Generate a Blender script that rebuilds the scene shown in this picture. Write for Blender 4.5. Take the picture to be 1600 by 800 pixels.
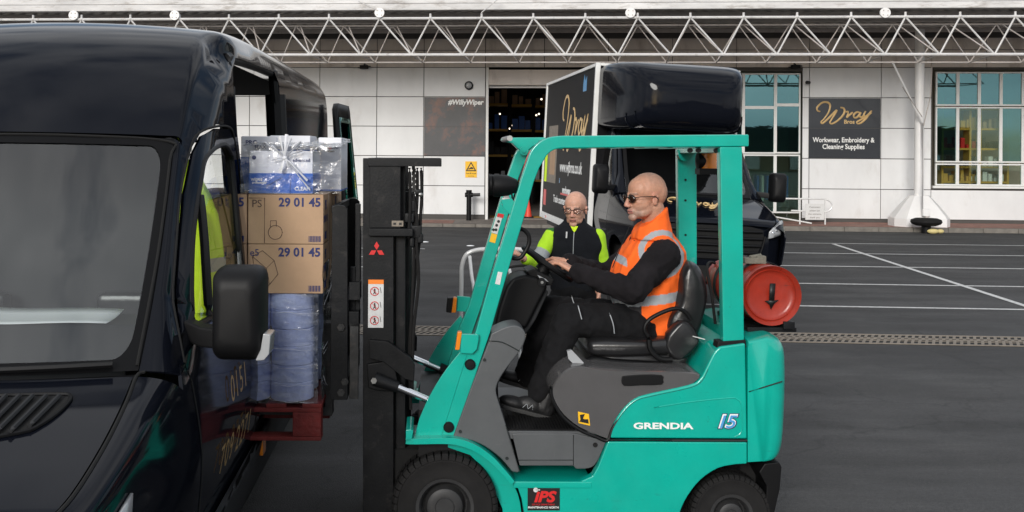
import bpy, bmesh, math, random
from mathutils import Vector, Matrix, noise
from mathutils.geometry import delaunay_2d_cdt
R = math.radians
random.seed(7)
scene = bpy.context.scene
for o in list(bpy.data.objects): bpy.data.objects.remove(o)
COL = scene.collection

# ------------------------------------------------------------------ camera
FPX, H, ROLL, CX, CY = 1515.0, 2.045, .0063, 690.0, 242.5      # focal length in photo pixels, eye height, roll, principal point
c_, s_ = math.cos(ROLL), math.sin(ROLL)
cam_d = bpy.data.cameras.new('camera'); cam = bpy.data.objects.new('camera', cam_d); COL.objects.link(cam)
scene.camera = cam
cam_d.sensor_width = 36; cam_d.lens = 36*FPX/1600
cam_d.shift_x = (800-CX)/1600; cam_d.shift_y = -(400-CY)/1600
cam_d.clip_start = .05; cam_d.clip_end = 1500
cam.matrix_world = Matrix(((c_, -s_, 0, 0), (0, 0, -1, 0), (s_, c_, 0, H), (0, 0, 0, 1)))

# ------------------------------------------------------------------ world and sun
SUN_EL, SUN_AZ = 20, -160            # azimuth measured from +Y towards +X: behind the camera, slightly left
world = bpy.data.worlds.new('World'); scene.world = world; world.use_nodes = True
wn, wl = world.node_tree.nodes, world.node_tree.links
wn.clear()
wo = wn.new('ShaderNodeOutputWorld'); bg = wn.new('ShaderNodeBackground'); sky = wn.new('ShaderNodeTexSky')
sky.sky_type = 'NISHITA'; sky.sun_disc = False; sky.sun_elevation = R(SUN_EL); sky.sun_rotation = R(SUN_AZ)
sky.air_density = 1.0; sky.dust_density = 1.5
tc = wn.new('ShaderNodeTexCoord'); mp = wn.new('ShaderNodeMapping'); mp.inputs['Scale'].default_value = (1.2, 1.2, 3.4)
nz = wn.new('ShaderNodeTexNoise'); nz.inputs['Scale'].default_value = 1.7; nz.inputs['Detail'].default_value = 7; nz.inputs['Roughness'].default_value = .58
cr = wn.new('ShaderNodeValToRGB'); cr.color_ramp.elements[0].position = .36; cr.color_ramp.elements[1].position = .52
nz2 = wn.new('ShaderNodeTexNoise'); nz2.inputs['Scale'].default_value = 2.6; nz2.inputs['Detail'].default_value = 6
cc = wn.new('ShaderNodeValToRGB'); cc.color_ramp.elements[0].position = .3; cc.color_ramp.elements[1].position = .7
cc.color_ramp.elements[0].color = (4.2, 4.5, 5.0, 1); cc.color_ramp.elements[1].color = (10.5, 10.6, 10.8, 1)
mx = wn.new('ShaderNodeMix'); mx.data_type = 'RGBA'
wl.new(tc.outputs['Generated'], mp.inputs['Vector']); wl.new(mp.outputs[0], nz.inputs['Vector']); wl.new(mp.outputs[0], nz2.inputs['Vector'])
wl.new(nz.outputs['Fac'], cr.inputs[0]); wl.new(nz2.outputs['Fac'], cc.inputs[0])
wl.new(cr.outputs[0], mx.inputs['Factor']); wl.new(sky.outputs[0], mx.inputs['A']); wl.new(cc.outputs[0], mx.inputs['B'])
wl.new(mx.outputs['Result'], bg.inputs['Color']); wl.new(bg.outputs[0], wo.inputs[0])
bg.inputs['Strength'].default_value = .1
sd = bpy.data.lights.new('sun', 'SUN'); sd.energy = 2.2; sd.angle = R(20); sd.color = (1, .975, .94)
sun = bpy.data.objects.new('sun', sd); COL.objects.link(sun)
sdir = Vector((math.sin(R(SUN_AZ))*math.cos(R(SUN_EL)), math.cos(R(SUN_AZ))*math.cos(R(SUN_EL)), math.sin(R(SUN_EL))))
sun.rotation_euler = sdir.to_track_quat('Z', 'Y').to_euler(); sun.location = sdir*60
scene.view_settings.view_transform = 'Standard'; scene.view_settings.look = 'None'
scene.view_settings.exposure = .25; scene.view_settings.gamma = 1
scene.render.engine = 'CYCLES'
scene.cycles.max_bounces = 7; scene.cycles.transparent_max_bounces = 16

# ------------------------------------------------------------------ frames: a photo pixel at a known depth becomes a real point
def ray(px, py):
    u = (px-CX)/FPX; v = (py-CY)/FPX
    return Vector((u*c_+v*s_, 1.0, u*s_-v*c_))
class Frame:
    def __init__(s, o, yaw=0, roll=0, pitch=0):
        s.m = Matrix.Translation(Vector(o)) @ Matrix.Rotation(yaw, 4, 'Z') @ Matrix.Rotation(roll, 4, 'Y') @ Matrix.Rotation(pitch, 4, 'X')
        s.i = s.m.inverted()
    def at(s, px, py, ax, val):
        a = s.i @ Vector((0, 0, H)); b = s.i @ (Vector((0, 0, H))+ray(px, py))
        d = b-a; t = (val-a[ax])/d[ax]
        return a+d*t
WORLD = Frame((0, 0, 0))
def on_ray(px, d): return (px-CX)/FPX*d
WALL = Frame((on_ray(800, 29.7), 29.7, 0), -math.atan(.068))
th = R(.5)
FK = Frame((on_ray(695, 4.887)-.53*math.sin(th), 4.887+.53*math.cos(th), 0), th)
va = math.atan(.0106)
VAN = Frame((on_ray(255.6, 3.2)+.006-math.cos(va), 2.62-math.sin(va), 0), va)
TR = Frame((2.0, 13.5, .0), R(3.0), R(2.6), R(.4))

# ------------------------------------------------------------------ materials
M = {}
def mat(name, col, rough=.5, metal=0, var=0, vscale=6, bump=0, bscale=60, coat=0, spec=.5, dirt=None, rvar=0, emit=None, attr=False, stretch=None, bdist=.01):
    m = bpy.data.materials.new(name); m.use_nodes = True; n, l = m.node_tree.nodes, m.node_tree.links
    b = n['Principled BSDF']; b.inputs['Roughness'].default_value = rough; b.inputs['Metallic'].default_value = metal
    b.inputs['Coat Weight'].default_value = coat; b.inputs['Coat Roughness'].default_value = .04; b.inputs['Specular IOR Level'].default_value = spec
    b.inputs['Base Color'].default_value = (*col, 1)
    t = n.new('ShaderNodeTexCoord'); vec = t.outputs['Object']
    if stretch:
        mpn = n.new('ShaderNodeMapping'); mpn.inputs['Scale'].default_value = stretch; l.new(vec, mpn.inputs[0]); vec = mpn.outputs[0]
    src = None
    if attr:
        a = n.new('ShaderNodeAttribute'); a.attribute_name = 'Col'; src = a.outputs['Color']
    if var or dirt:
        z = n.new('ShaderNodeTexNoise'); z.inputs['Scale'].default_value = vscale; z.inputs['Detail'].default_value = 8; z.inputs['Roughness'].default_value = .62
        l.new(vec, z.inputs['Vector'])
        r = n.new('ShaderNodeMapRange'); r.inputs[1].default_value = .3; r.inputs[2].default_value = .7
        r.inputs[3].default_value = 1-var; r.inputs[4].default_value = 1+var; l.new(z.outputs['Fac'], r.inputs[0])
        mm = n.new('ShaderNodeMix'); mm.data_type = 'RGBA'; mm.blend_type = 'MULTIPLY'; mm.inputs['Factor'].default_value = 1
        if src is not None: l.new(src, mm.inputs['A'])
        else: mm.inputs['A'].default_value = (*col, 1)
        l.new(r.outputs[0], mm.inputs['B']); src = mm.outputs['Result']
        if dirt:   # dirt = (colour, scale, threshold, strength)
            z2 = n.new('ShaderNodeTexNoise'); z2.inputs['Scale'].default_value = dirt[1]; z2.inputs['Detail'].default_value = 10; z2.inputs['Roughness'].default_value = .7
            l.new(vec, z2.inputs['Vector'])
            r2 = n.new('ShaderNodeMapRange'); r2.inputs[1].default_value = dirt[2]; r2.inputs[2].default_value = dirt[2]+.16
            r2.inputs[4].default_value = dirt[3]; l.new(z2.outputs['Fac'], r2.inputs[0])
            m2 = n.new('ShaderNodeMix'); m2.data_type = 'RGBA'; l.new(r2.outputs[0], m2.inputs['Factor'])
            l.new(src, m2.inputs['A']); m2.inputs['B'].default_value = (*dirt[0], 1); src = m2.outputs['Result']
    if src is not None: l.new(src, b.inputs['Base Color'])
    if rvar:
        z3 = n.new('ShaderNodeTexNoise'); z3.inputs['Scale'].default_value = vscale*1.7; z3.inputs['Detail'].default_value = 7; l.new(vec, z3.inputs['Vector'])
        r3 = n.new('ShaderNodeMapRange'); r3.inputs[1].default_value = .3; r3.inputs[2].default_value = .7
        r3.inputs[3].default_value = max(.02, rough-rvar); r3.inputs[4].default_value = rough+rvar; l.new(z3.outputs['Fac'], r3.inputs[0]); l.new(r3.outputs[0], b.inputs['Roughness'])
    if bump:
        z4 = n.new('ShaderNodeTexNoise'); z4.inputs['Scale'].default_value = bscale; z4.inputs['Detail'].default_value = 5; l.new(vec, z4.inputs['Vector'])
        bp = n.new('ShaderNodeBump'); bp.inputs['Strength'].default_value = bump; bp.inputs['Distance'].default_value = bdist
        l.new(z4.outputs['Fac'], bp.inputs['Height']); l.new(bp.outputs[0], b.inputs['Normal'])
    if emit: b.inputs['Emission Color'].default_value = (*emit[0], 1); b.inputs['Emission Strength'].default_value = emit[1]
    M[name] = m; return m
def glass(name, tint, refl, rtint=(1, 1, 1), rough=.01, bump=0, bscale=8):
    m = bpy.data.materials.new(name); m.use_nodes = True; n, l = m.node_tree.nodes, m.node_tree.links
    n.clear(); o = n.new('ShaderNodeOutputMaterial'); mix = n.new('ShaderNodeMixShader')
    tr = n.new('ShaderNodeBsdfTransparent'); tr.inputs[0].default_value = (*tint, 1)
    g = n.new('ShaderNodeBsdfGlossy'); g.inputs[0].default_value = (*rtint, 1); g.inputs['Roughness'].default_value = rough
    lw = n.new('ShaderNodeFresnel'); lw.inputs[0].default_value = 1.5
    r = n.new('ShaderNodeMapRange'); r.inputs[1].default_value = .04; r.inputs[2].default_value = 1; r.inputs[3].default_value = refl; r.inputs[4].default_value = 1
    l.new(lw.outputs[0], r.inputs[0]); l.new(r.outputs[0], mix.inputs[0]); l.new(tr.outputs[0], mix.inputs[1]); l.new(g.outputs[0], mix.inputs[2]); l.new(mix.outputs[0], o.inputs[0])
    if bump:
        t = n.new('ShaderNodeTexCoord'); z = n.new('ShaderNodeTexNoise'); z.inputs['Scale'].default_value = bscale; z.inputs['Detail'].default_value = 4; z.inputs['Distortion'].default_value = .8; bp = n.new('ShaderNodeBump')
        bp.inputs['Strength'].default_value = bump; bp.inputs['Distance'].default_value = .02
        l.new(t.outputs['Object'], z.inputs['Vector']); l.new(z.outputs['Fac'], bp.inputs['Height']); l.new(bp.outputs[0], g.inputs['Normal']); l.new(bp.outputs[0], lw.inputs['Normal'])
    M[name] = m; return m

mat('asphalt', (.0455, .045, .0455), .85, var=.22, vscale=.55, bump=.7, bscale=110, dirt=((.09, .088, .085), .35, .52, .35), rvar=.1)
def asphalt_nodes():
    m = M['asphalt']; n, l = m.node_tree.nodes, m.node_tree.links; b = n['Principled BSDF']; src = b.inputs['Base Color'].links[0].from_socket
    t = n.new('ShaderNodeTexCoord')
    def noise_(sc, det, lo, hi, a, c, mp=None):
        z = n.new('ShaderNodeTexNoise'); z.inputs['Scale'].default_value = sc; z.inputs['Detail'].default_value = det; z.inputs['Roughness'].default_value = .65
        v = t.outputs['Object']
        if mp: q = n.new('ShaderNodeMapping'); q.inputs['Scale'].default_value = mp; l.new(v, q.inputs[0]); v = q.outputs[0]
        l.new(v, z.inputs['Vector']); r = n.new('ShaderNodeMapRange'); r.inputs[1].default_value = lo; r.inputs[2].default_value = hi; r.inputs[3].default_value = a; r.inputs[4].default_value = c; l.new(z.outputs['Fac'], r.inputs[0]); return r.outputs[0]
    def mul(a, f):
        k = n.new('ShaderNodeMix'); k.data_type = 'RGBA'; k.blend_type = 'MULTIPLY'; k.inputs['Factor'].default_value = 1; l.new(a, k.inputs['A']); l.new(f, k.inputs['B']); return k.outputs['Result']
    src = mul(src, noise_(150, 3, .35, .68, .62, 1.5)); src = mul(src, noise_(38, 5, .4, .62, .86, 1.14)); src = mul(src, noise_(.9, 5, .42, .6, .78, 1.2, (.35, 1.6, 1)))
    src = mul(src, noise_(1.7, 9, .60, .66, 1, .78))
    v = n.new('ShaderNodeTexVoronoi'); v.feature = 'DISTANCE_TO_EDGE'; v.inputs['Scale'].default_value = .33
    zz_ = n.new('ShaderNodeTexNoise'); zz_.inputs['Scale'].default_value = 2.2; zz_.inputs['Detail'].default_value = 8; vm = n.new('ShaderNodeVectorMath'); vm.operation = 'MULTIPLY_ADD'; vm.inputs[1].default_value = (.9, .9, 0); l.new(t.outputs['Object'], zz_.inputs['Vector']); l.new(zz_.outputs['Color'], vm.inputs[0]); l.new(t.outputs['Object'], vm.inputs[2]); l.new(vm.outputs[0], v.inputs['Vector'])
    r = n.new('ShaderNodeMapRange'); r.inputs[1].default_value = .0; r.inputs[2].default_value = .006; r.inputs[3].default_value = .72; r.inputs[4].default_value = 1; l.new(v.outputs['Distance'], r.inputs[0]); src = mul(src, r.outputs[0])
    l.new(src, b.inputs['Base Color'])
asphalt_nodes()
mat('paint_line', (.58, .58, .57), .7, var=.25, vscale=14, dirt=((.08, .08, .08), 24, .56, .85))
mat('brick_paving', (.26, .125, .095), .85, var=.3, vscale=3, bump=.4, bscale=40, dirt=((.2, .17, .15), 1.2, .5, .5))
mat('kerb_stone', (.17, .155, .135), .85, var=.25, vscale=5, bump=.4, bscale=50)
mat('slab', (.2, .175, .155), .85, var=.2, vscale=2.5, bump=.3, bscale=50)
mat('grate_metal', (.24, .205, .165), .6, .3, var=.25, vscale=20)
mat('black', (.004, .004, .004), .9)
mat('wall_panel', (.72, .725, .725), .45, var=.09, vscale=.7, dirt=((.46, .43, .40), 1.1, .56, .45), stretch=(1, 1, .45), bump=.03, bscale=3)
mat('wall_shade_beige', (.68, .62, .57), .6, var=.14, vscale=.8, dirt=((.3, .24, .2), 1.1, .52, .6), stretch=(1, 1, .35))  # brownish canopy shade of the upper wall put into the colour, with blotches
mat('joint', (.08, .075, .07), .9)
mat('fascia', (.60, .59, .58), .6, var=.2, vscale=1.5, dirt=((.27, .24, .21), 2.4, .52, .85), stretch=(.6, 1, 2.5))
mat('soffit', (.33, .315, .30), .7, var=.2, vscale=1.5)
mat('truss_white', (.56, .55, .54), .5, var=.14, vscale=2, dirt=((.22, .19, .17), 7, .56, .75))
mat('truss_aged', (.5, .46, .43), .55, var=.12, vscale=2, dirt=((.22, .17, .14), 7, .55, .7))
mat('column_white', (.76, .75, .74), .4, var=.06, vscale=2, dirt=((.45, .4, .36), 3, .66, .5))
mat('frame_white', (.72, .72, .70), .4, var=.06, vscale=4)
glass('window_glass', (.38, .56, .54), .26, (.36, .66, .69), .015, .03, 1.2)
glass('window_lower', (.62, .72, .66), .16, (.5, .7, .68), .015)
glass('car_glass', (.78, .82, .82), .085, (1, 1, 1), .008)
glass('side_glass', (.93, .96, .94), .05, (1, 1, 1), .008)
glass('film', (.95, .96, .98), .06, (1, 1, 1), .14, .55, 14)
def hazy_film():
    m = M['film']; n, l = m.node_tree.nodes, m.node_tree.links; o = n['Material Output']; src = o.inputs[0].links[0].from_socket
    d = n.new('ShaderNodeBsdfDiffuse'); d.inputs[0].default_value = (.8, .83, .88, 1); x = n.new('ShaderNodeMixShader'); t = n.new('ShaderNodeTexCoord'); q = n.new('ShaderNodeMapping'); q.inputs['Scale'].default_value = (5, 5, 22); q.inputs['Rotation'].default_value = (0, .25, 0)
    z = n.new('ShaderNodeTexNoise'); z.inputs['Scale'].default_value = 1; z.inputs['Detail'].default_value = 6; z.inputs['Distortion'].default_value = 1.5; r = n.new('ShaderNodeMapRange'); r.inputs[1].default_value = .42; r.inputs[2].default_value = .72; r.inputs[3].default_value = .0; r.inputs[4].default_value = .15
    l.new(t.outputs['Object'], q.inputs[0]); l.new(q.outputs[0], z.inputs['Vector']); l.new(z.outputs['Fac'], r.inputs[0]); l.new(r.outputs[0], x.inputs[0]); l.new(src, x.inputs[1]); l.new(d.outputs[0], x.inputs[2]); l.new(x.outputs[0], o.inputs[0])
hazy_film()
glass('green_glass', (.3, .55, .5), .15, (.6, .9, .85), .01)
mat('van_paint', (.0045, .0055, .009), .08, coat=0, var=.06, vscale=3, spec=.17)
mat('frit', (.003, .003, .0035), .35, spec=.15)
mat('van_black', (.004, .004, .0045), .5, spec=.3)
mat('plastic_black', (.0045, .0045, .005), .5, spec=.22, var=.12, vscale=9, bump=.12, bscale=220, bdist=.002)
mat('rubber', (.011, .0105, .0105), .8, spec=.25, var=.22, vscale=14, bump=.25, bscale=90, bdist=.003)
mat('rim_grey', (.03, .03, .031), .55, .2, var=.2, vscale=12)
mat('dark_trim', (.02, .021, .023), .6, spec=.3, var=.1, vscale=8)
mat('teal', (.0, .375, .29), .32, coat=.5, var=.07, vscale=5, dirt=((.02, .22, .18), 9, .62, .5), rvar=.06)
def scuffs(name, col, amount=.5, scale=1.0):
    m = M[name]; n, l = m.node_tree.nodes, m.node_tree.links; b = n['Principled BSDF']; src = b.inputs['Base Color'].links[0].from_socket; t = n.new('ShaderNodeTexCoord')
    for mp, th, k in (((3, 3, 40), .69, 1.0), ((45, 3, 4), .70, 1.0), ((16, 16, 16), .71, .8)):
        q = n.new('ShaderNodeMapping'); q.inputs['Scale'].default_value = tuple(c*scale for c in mp); q.inputs['Rotation'].default_value = (.3, .2, .4); l.new(t.outputs['Object'], q.inputs[0])
        z = n.new('ShaderNodeTexNoise'); z.inputs['Scale'].default_value = 1; z.inputs['Detail'].default_value = 6; z.inputs['Roughness'].default_value = .7; l.new(q.outputs[0], z.inputs['Vector'])
        r = n.new('ShaderNodeMapRange'); r.inputs[1].default_value = th-.03; r.inputs[2].default_value = th+.02; r.inputs[4].default_value = amount*k; l.new(z.outputs['Fac'], r.inputs[0])
        x = n.new('ShaderNodeMix'); x.data_type = 'RGBA'; l.new(r.outputs[0], x.inputs['Factor']); l.new(src, x.inputs['A']); x.inputs['B'].default_value = (*col, 1); src = x.outputs['Result']
    l.new(src, b.inputs['Base Color'])
scuffs('teal', (.02, .13, .105), .7)
mat('grey_plastic', (.085, .09, .094), .42, var=.1, vscale=7, bump=.1, bscale=260, bdist=.002, dirt=((.14, .14, .14), 12, .6, .3))
mat('grey_gloss', (.085, .083, .084), .2, var=.08, vscale=6, coat=.3, rvar=.06)
mat('seam', (.008, .012, .012), .7)
mat('mast', (.0065, .007, .008), .5, .0, spec=.25, var=.3, vscale=7, bump=.08, bscale=80, dirt=((.045, .04, .037), 14, .57, .55), rvar=.12)
mat('mast_worn', (.05, .05, .05), .4, .5, var=.4, vscale=18, dirt=((.12, .1, .09), 20, .55, .6))
scuffs('mast', (.06, .057, .053), .45); scuffs('grey_plastic', (.17, .17, .165), .4)
mat('chrome', (.75, .77, .8), .14, 1)
mat('steel', (.45, .45, .44), .35, .9, var=.2, vscale=20)
mat('seat_vinyl', (.014, .014, .015), .3, var=.15, vscale=9, bump=.25, bscale=14, bdist=.01)
mat('red_cyl', (.32, .026, .012), .38, var=.18, vscale=9, dirt=((.12, .03, .02), 13, .56, .75), bump=.12, bscale=30, rvar=.12)
scuffs('red_cyl', (.05, .02, .018), .75, 1.6)
mat('strap', (.16, .15, .12), .8, var=.25, vscale=30, bump=.3, bscale=150)
mat('amber', (.75, .22, .01), .25, coat=.5)
mat('red_lens', (.6, .02, .02), .25, coat=.5)
mat('lamp_glass', (.36, .37, .38), .12, coat=.6)
mat('cardboard', (.42, .275, .17), .8, var=.08, vscale=5, bump=.1, bscale=30, dirt=((.34, .21, .13), 8, .6, .4))
mat('tape', (.45, .31, .2), .35)
mat('ink_blue', (.012, .022, .12), .6)
mat('ink_dark', (.09, .06, .05), .7)
mat('carton_white', (.7, .71, .75), .5, var=.05, vscale=6)
mat('carton_blue', (.012, .11, .47), .45, var=.1, vscale=5)
mat('roll_blue', (.47, .54, .80), .75, var=.08, vscale=20, bump=.3, bscale=60)
mat('roll_line', (.16, .2, .42), .8)
mat('pallet_red', (.13, .010, .008), .65, var=.3, vscale=12, bump=.4, bscale=50, dirt=((.08, .02, .015), 16, .55, .7))
mat('sign_dark', (.035, .038, .044), .22, var=.1, vscale=1, coat=.3)
mat('livery_black', (.005, .005, .006), .5, spec=.1, var=.1, vscale=2)
mat('gold', (.75, .52, .24), .35, .3)
mat('white_ink', (.82, .82, .80), .5)
mat('poster', (.07, .072, .078), .35, dirt=((.34, .12, .06), 1.3, .5, .55), var=.25, vscale=1.2)
mat('yellow_sign', (.85, .48, .01), .45)
mat('black_ink', (.006, .006, .006), .5)
mat('red_ink', (.62, .02, .02), .4)
mat('orange_ink', (.85, .22, .02), .45)
mat('sticker_white', (.62, .62, .61), .4, var=.08, vscale=30)
mat('white_tube', (.68, .68, .67), .3, coat=.3, var=.06, vscale=10)
mat('blue_ink', (.08, .32, .62), .3, coat=.3)
mat('shelf_yellow', (.62, .36, .06), .6)
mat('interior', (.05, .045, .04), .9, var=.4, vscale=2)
mat('lamp_on', (1, 1, 1), .5, emit=((1, .93, .8), 4))
mat('interior_lamp', (1, 1, 1), .5, emit=((1, .85, .65), 2.2))
mat('hivis', (.72, .98, .02), .7, var=.06, vscale=12, bump=.25, bscale=26, bdist=.02)
mat('reflective', (.36, .38, .4), .4, var=.05, vscale=20)
mat('cloth', (.5, .5, .5), .85, attr=True, var=.05, vscale=25, bump=.3, bscale=16, bdist=.016)
mat('cloth_dark', (.5, .5, .5), .95, spec=.2, attr=True, var=.12, vscale=30, bump=.35, bscale=15, bdist=.02)
m_ = mat('skin', (.5, .3, .22), .52, attr=True, var=.13, vscale=55, bump=.16, bscale=150, bdist=.003)
m_.node_tree.nodes['Principled BSDF'].inputs['Subsurface Weight'].default_value = .12
m_.node_tree.nodes['Principled BSDF'].inputs['Subsurface Radius'].default_value = (.012, .005, .003)
mat('lens_dark', (.03, .012, .008), .08, coat=.8)
mat('clear_lens', (.4, .4, .4), .1)
M['clear_lens'] = glass('clear_lens', (.95, .95, .96), .02, (1, 1, 1), .02)
mat('eye_white', (.7, .66, .62), .2)
mat('shoe', (.012, .012, .013), .55, var=.2, vscale=20)
mat('sole', (.03, .03, .03), .7)
mat('paper', (.8, .82, .84), .6)
mat('cone_red', (.7, .06, .03), .5)
mat('shop_interior', (.42, .37, .3), .8)
glass('window_clear', (.85, .9, .84), .10, (.5, .7, .68), .015)
mat('brick_wall', (.2, .1, .07), .85, var=.3, vscale=2)

# ------------------------------------------------------------------ object helpers
BASE = {}
def setp(o, label=None, cat=None, group=None, kind=None):
    if label: o['label'] = label
    if cat: o['category'] = cat
    if group: o['group'] = group
    if kind: o['kind'] = kind
    return o
def thing(name, frame, base, label, cat, group=None, kind=None):
    o = bpy.data.objects.new(name, None); COL.objects.link(o); o.empty_display_size = .1
    b = Vector(base); o.matrix_world = frame.m @ Matrix.Translation(b); BASE[o] = b
    return setp(o, label, cat, group, kind)
def axes(d, up=Vector((0, 0, 1))):
    d = Vector(d).normalized()
    if abs(d.dot(up)) > .98: up = Vector((1, 0, 0))
    u = d.cross(up).normalized(); v = u.cross(d).normalized()
    return d, u, v
def catmull(p, n=6, closed=False):
    p = [Vector(q) for q in p]; out = []; k = len(p)
    for i in range(k if closed else k-1):
        g = (lambda j: p[j % k]) if closed else (lambda j: p[max(0, min(k-1, j))])
        a, b, c, d = g(i-1), g(i), g(i+1), g(i+2)
        for j in range(n):
            t = j/n; out.append(.5*((2*b)+(c-a)*t+(2*a-5*b+4*c-d)*t*t+(3*b-a-3*c+d)*t**3))
    if not closed: out.append(p[-1])
    return out
class MB:
    def __init__(s): s.b = bmesh.new()
    def face(s, vs):
        try: return s.b.faces.new(vs)
        except ValueError: return None
    def box(s, x0, x1, y0, y1, z0, z1):
        v = [s.b.verts.new((x, y, z)) for z in (z0, z1) for y in (y0, y1) for x in (x0, x1)]
        for f in ((0, 2, 3, 1), (4, 5, 7, 6), (0, 1, 5, 4), (2, 6, 7, 3), (0, 4, 6, 2), (1, 3, 7, 5)): s.face([v[i] for i in f])
        return s
    def bar(s, p0, p1, w, h, up=Vector((0, 0, 1))):
        p0, p1 = Vector(p0), Vector(p1); d, u, v = axes(p1-p0, up)
        r = [[s.b.verts.new(p+u*a*w/2+v*b*h/2) for a, b in ((-1, -1), (1, -1), (1, 1), (-1, 1))] for p in (p0, p1)]
        for i in range(4): s.face([r[0][i], r[0][(i+1) % 4], r[1][(i+1) % 4], r[1][i]])
        s.face(r[0][::-1]); s.face(r[1]); return s
    def rings(s, rr, cap=True, closed=False):
        V = [[s.b.verts.new(p) for p in r] for r in rr]; n = len(V[0])
        for a, b in zip(V, V[1:] + ([V[0]] if closed else [])):
            for i in range(n): s.face([a[i], a[(i+1) % n], b[(i+1) % n], b[i]])
        if cap and not closed: s.face(V[0][::-1]); s.face(V[-1])
        return s
    def cyl(s, p0, p1, r0, r1=None, n=16, cap=True):
        p0, p1 = Vector(p0), Vector(p1); r1 = r0 if r1 is None else r1; d, u, v = axes(p1-p0)
        return s.rings([[p+(u*math.cos(2*math.pi*i/n)+v*math.sin(2*math.pi*i/n))*r for i in range(n)] for p, r in ((p0, r0), (p1, r1))], cap)
    def tube(s, pts, r, n=8, smooth=6, closed=False, flat=1):
        p = catmull(pts, smooth, closed) if smooth > 1 else [Vector(q) for q in pts]
        k = len(p); rr = []; pu = None
        for i, q in enumerate(p):
            t = (p[(i+1) % k]-p[i-1]) if closed else (p[min(k-1, i+1)]-p[max(0, i-1)])
            t.normalize()
            if pu is None: _, u, v = axes(t)
            else: u = (pu-t*pu.dot(t)).normalized(); v = t.cross(u)
            pu = u; rad = r(i/(k-1)) if callable(r) else r
            rr.append([q+(u*math.cos(2*math.pi*j/n)+v*math.sin(2*math.pi*j/n)*flat)*rad for j in range(n)])
        return s.rings(rr, True, closed)
    def lathe(s, prof, o, d, n=32, cap=False):
        o = Vector(o); d, u, v = axes(d)
        return s.rings([[o+d*h+(u*math.cos(2*math.pi*i/n)+v*math.sin(2*math.pi*i/n))*max(r, 1e-4) for i in range(n)] for r, h in prof], cap)
    def prism(s, poly, ax, t0, t1):   # poly: points of the two other axes in order
        def P(q, t): q = list(q); q.insert(ax, t); return Vector(q)
        a = [s.b.verts.new(P(q, t0)) for q in poly]; b = [s.b.verts.new(P(q, t1)) for q in poly]; n = len(a)
        for i in range(n): s.face([a[i], a[(i+1) % n], b[(i+1) % n], b[i]])
        s.face(a[::-1]); s.face(b); return s
    def sphere(s, c, r, nu=16, nv=10, mtx=None):
        if not hasattr(r, '__len__'): r = (r, r, r)
        c = Vector(c); mm = mtx or Matrix.Identity(3); rr = []
        for j in range(nv+1):
            a = math.pi*j/nv; rr.append([c+mm @ Vector((r[0]*max(1e-3, math.sin(a))*math.cos(2*math.pi*i/nu), r[1]*max(1e-3, math.sin(a))*math.sin(2*math.pi*i/nu), r[2]*math.cos(a))) for i in range(nu)])
        return s.rings(rr[::-1], True)
    def cap(s, p0, r0, p1, r1, n=14):
        s.cyl(p0, p1, r0, r1, n); s.sphere(p0, r0, n, 8); s.sphere(p1, r1, n, 8); return s
    def grid(s, f, nu, nv):
        V = [[s.b.verts.new(f(i/nu, j/nv)) for i in range(nu+1)] for j in range(nv+1)]
        for j in range(nv):
            for i in range(nu): s.face([V[j][i], V[j][i+1], V[j+1][i+1], V[j+1][i]])
        return s
    def panel(s, outer, holes, f, step=.06, thick=None):   # flat outline with holes, mapped on a curved skin
        def seg(p):
            q = []
            for a, b in zip(p, p[1:]+p[:1]):
                a, b = Vector(a), Vector(b); k = max(1, int((b-a).length/step))
                q += [a+(b-a)*i/k for i in range(k)]
            return q
        def inside(pt, poly):
            c = False; x, y = pt
            for i in range(len(poly)):
                x1, y1 = poly[i]; x2, y2 = poly[i-1]
                if (y1 > y) != (y2 > y) and x < (x2-x1)*(y-y1)/(y2-y1)+x1: c = not c
            return c
        loops = [seg([tuple(q) for q in outer])]+[seg([tuple(q) for q in h]) for h in holes]
        pts = []; ed = []
        for L in loops:
            b0 = len(pts); pts += L; ed += [(b0+i, b0+(i+1) % len(L)) for i in range(len(L))]
        xs = [p[0] for p in loops[0]]; ys = [p[1] for p in loops[0]]
        bd = [tuple(p) for p in pts]
        x = min(xs)+step/2
        while x < max(xs):
            y = min(ys)+step/2
            while y < max(ys):
                if inside((x, y), loops[0]) and not any(inside((x, y), h) for h in loops[1:]) and min((x-a)**2+(y-b)**2 for a, b in bd) > (step*.45)**2: pts.append(Vector((x, y)))
                y += step
            x += step
        vs, _, fs, *_ = delaunay_2d_cdt(pts, ed, [], 0, 1e-6)
        L0 = [tuple(p) for p in loops[0]]; LH = [[tuple(p) for p in h] for h in loops[1:]]
        V = [s.b.verts.new(f(v[0], v[1])) for v in vs]
        for t in fs:
            c = sum((vs[i] for i in t), Vector((0, 0)))/len(t)
            if inside(c, L0) and not any(inside(c, h) for h in LH): s.face([V[i] for i in t])
        return s
    def build(s, name, m, parent=None, frame=None, base=None, bevel=0, seg=2, ang=35, thick=0, label=None, sub=0, recalc=True, keep=False):
        b = s.b
        for v in [v for v in b.verts if not v.link_faces]: b.verts.remove(v)
        if recalc: bmesh.ops.recalc_face_normals(b, faces=b.faces)
        if bevel:
            es = [e for e in b.edges if len(e.link_faces) == 2 and e.calc_face_angle(0) > R(28)]
            if es: bmesh.ops.bevel(b, geom=es, offset=bevel, segments=seg, profile=.5, affect='EDGES', clamp_overlap=True)
        if parent is not None and base is None: base = BASE.get(parent, Vector((0, 0, 0)))
        base = Vector(base or (0, 0, 0))
        if base.length: bmesh.ops.translate(b, verts=b.verts, vec=-base)
        me = bpy.data.meshes.new(name); b.to_mesh(me)
        if not keep: b.free()
        me.materials.append(M[m] if isinstance(m, str) else m)
        for p in me.polygons: p.use_smooth = True
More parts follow.
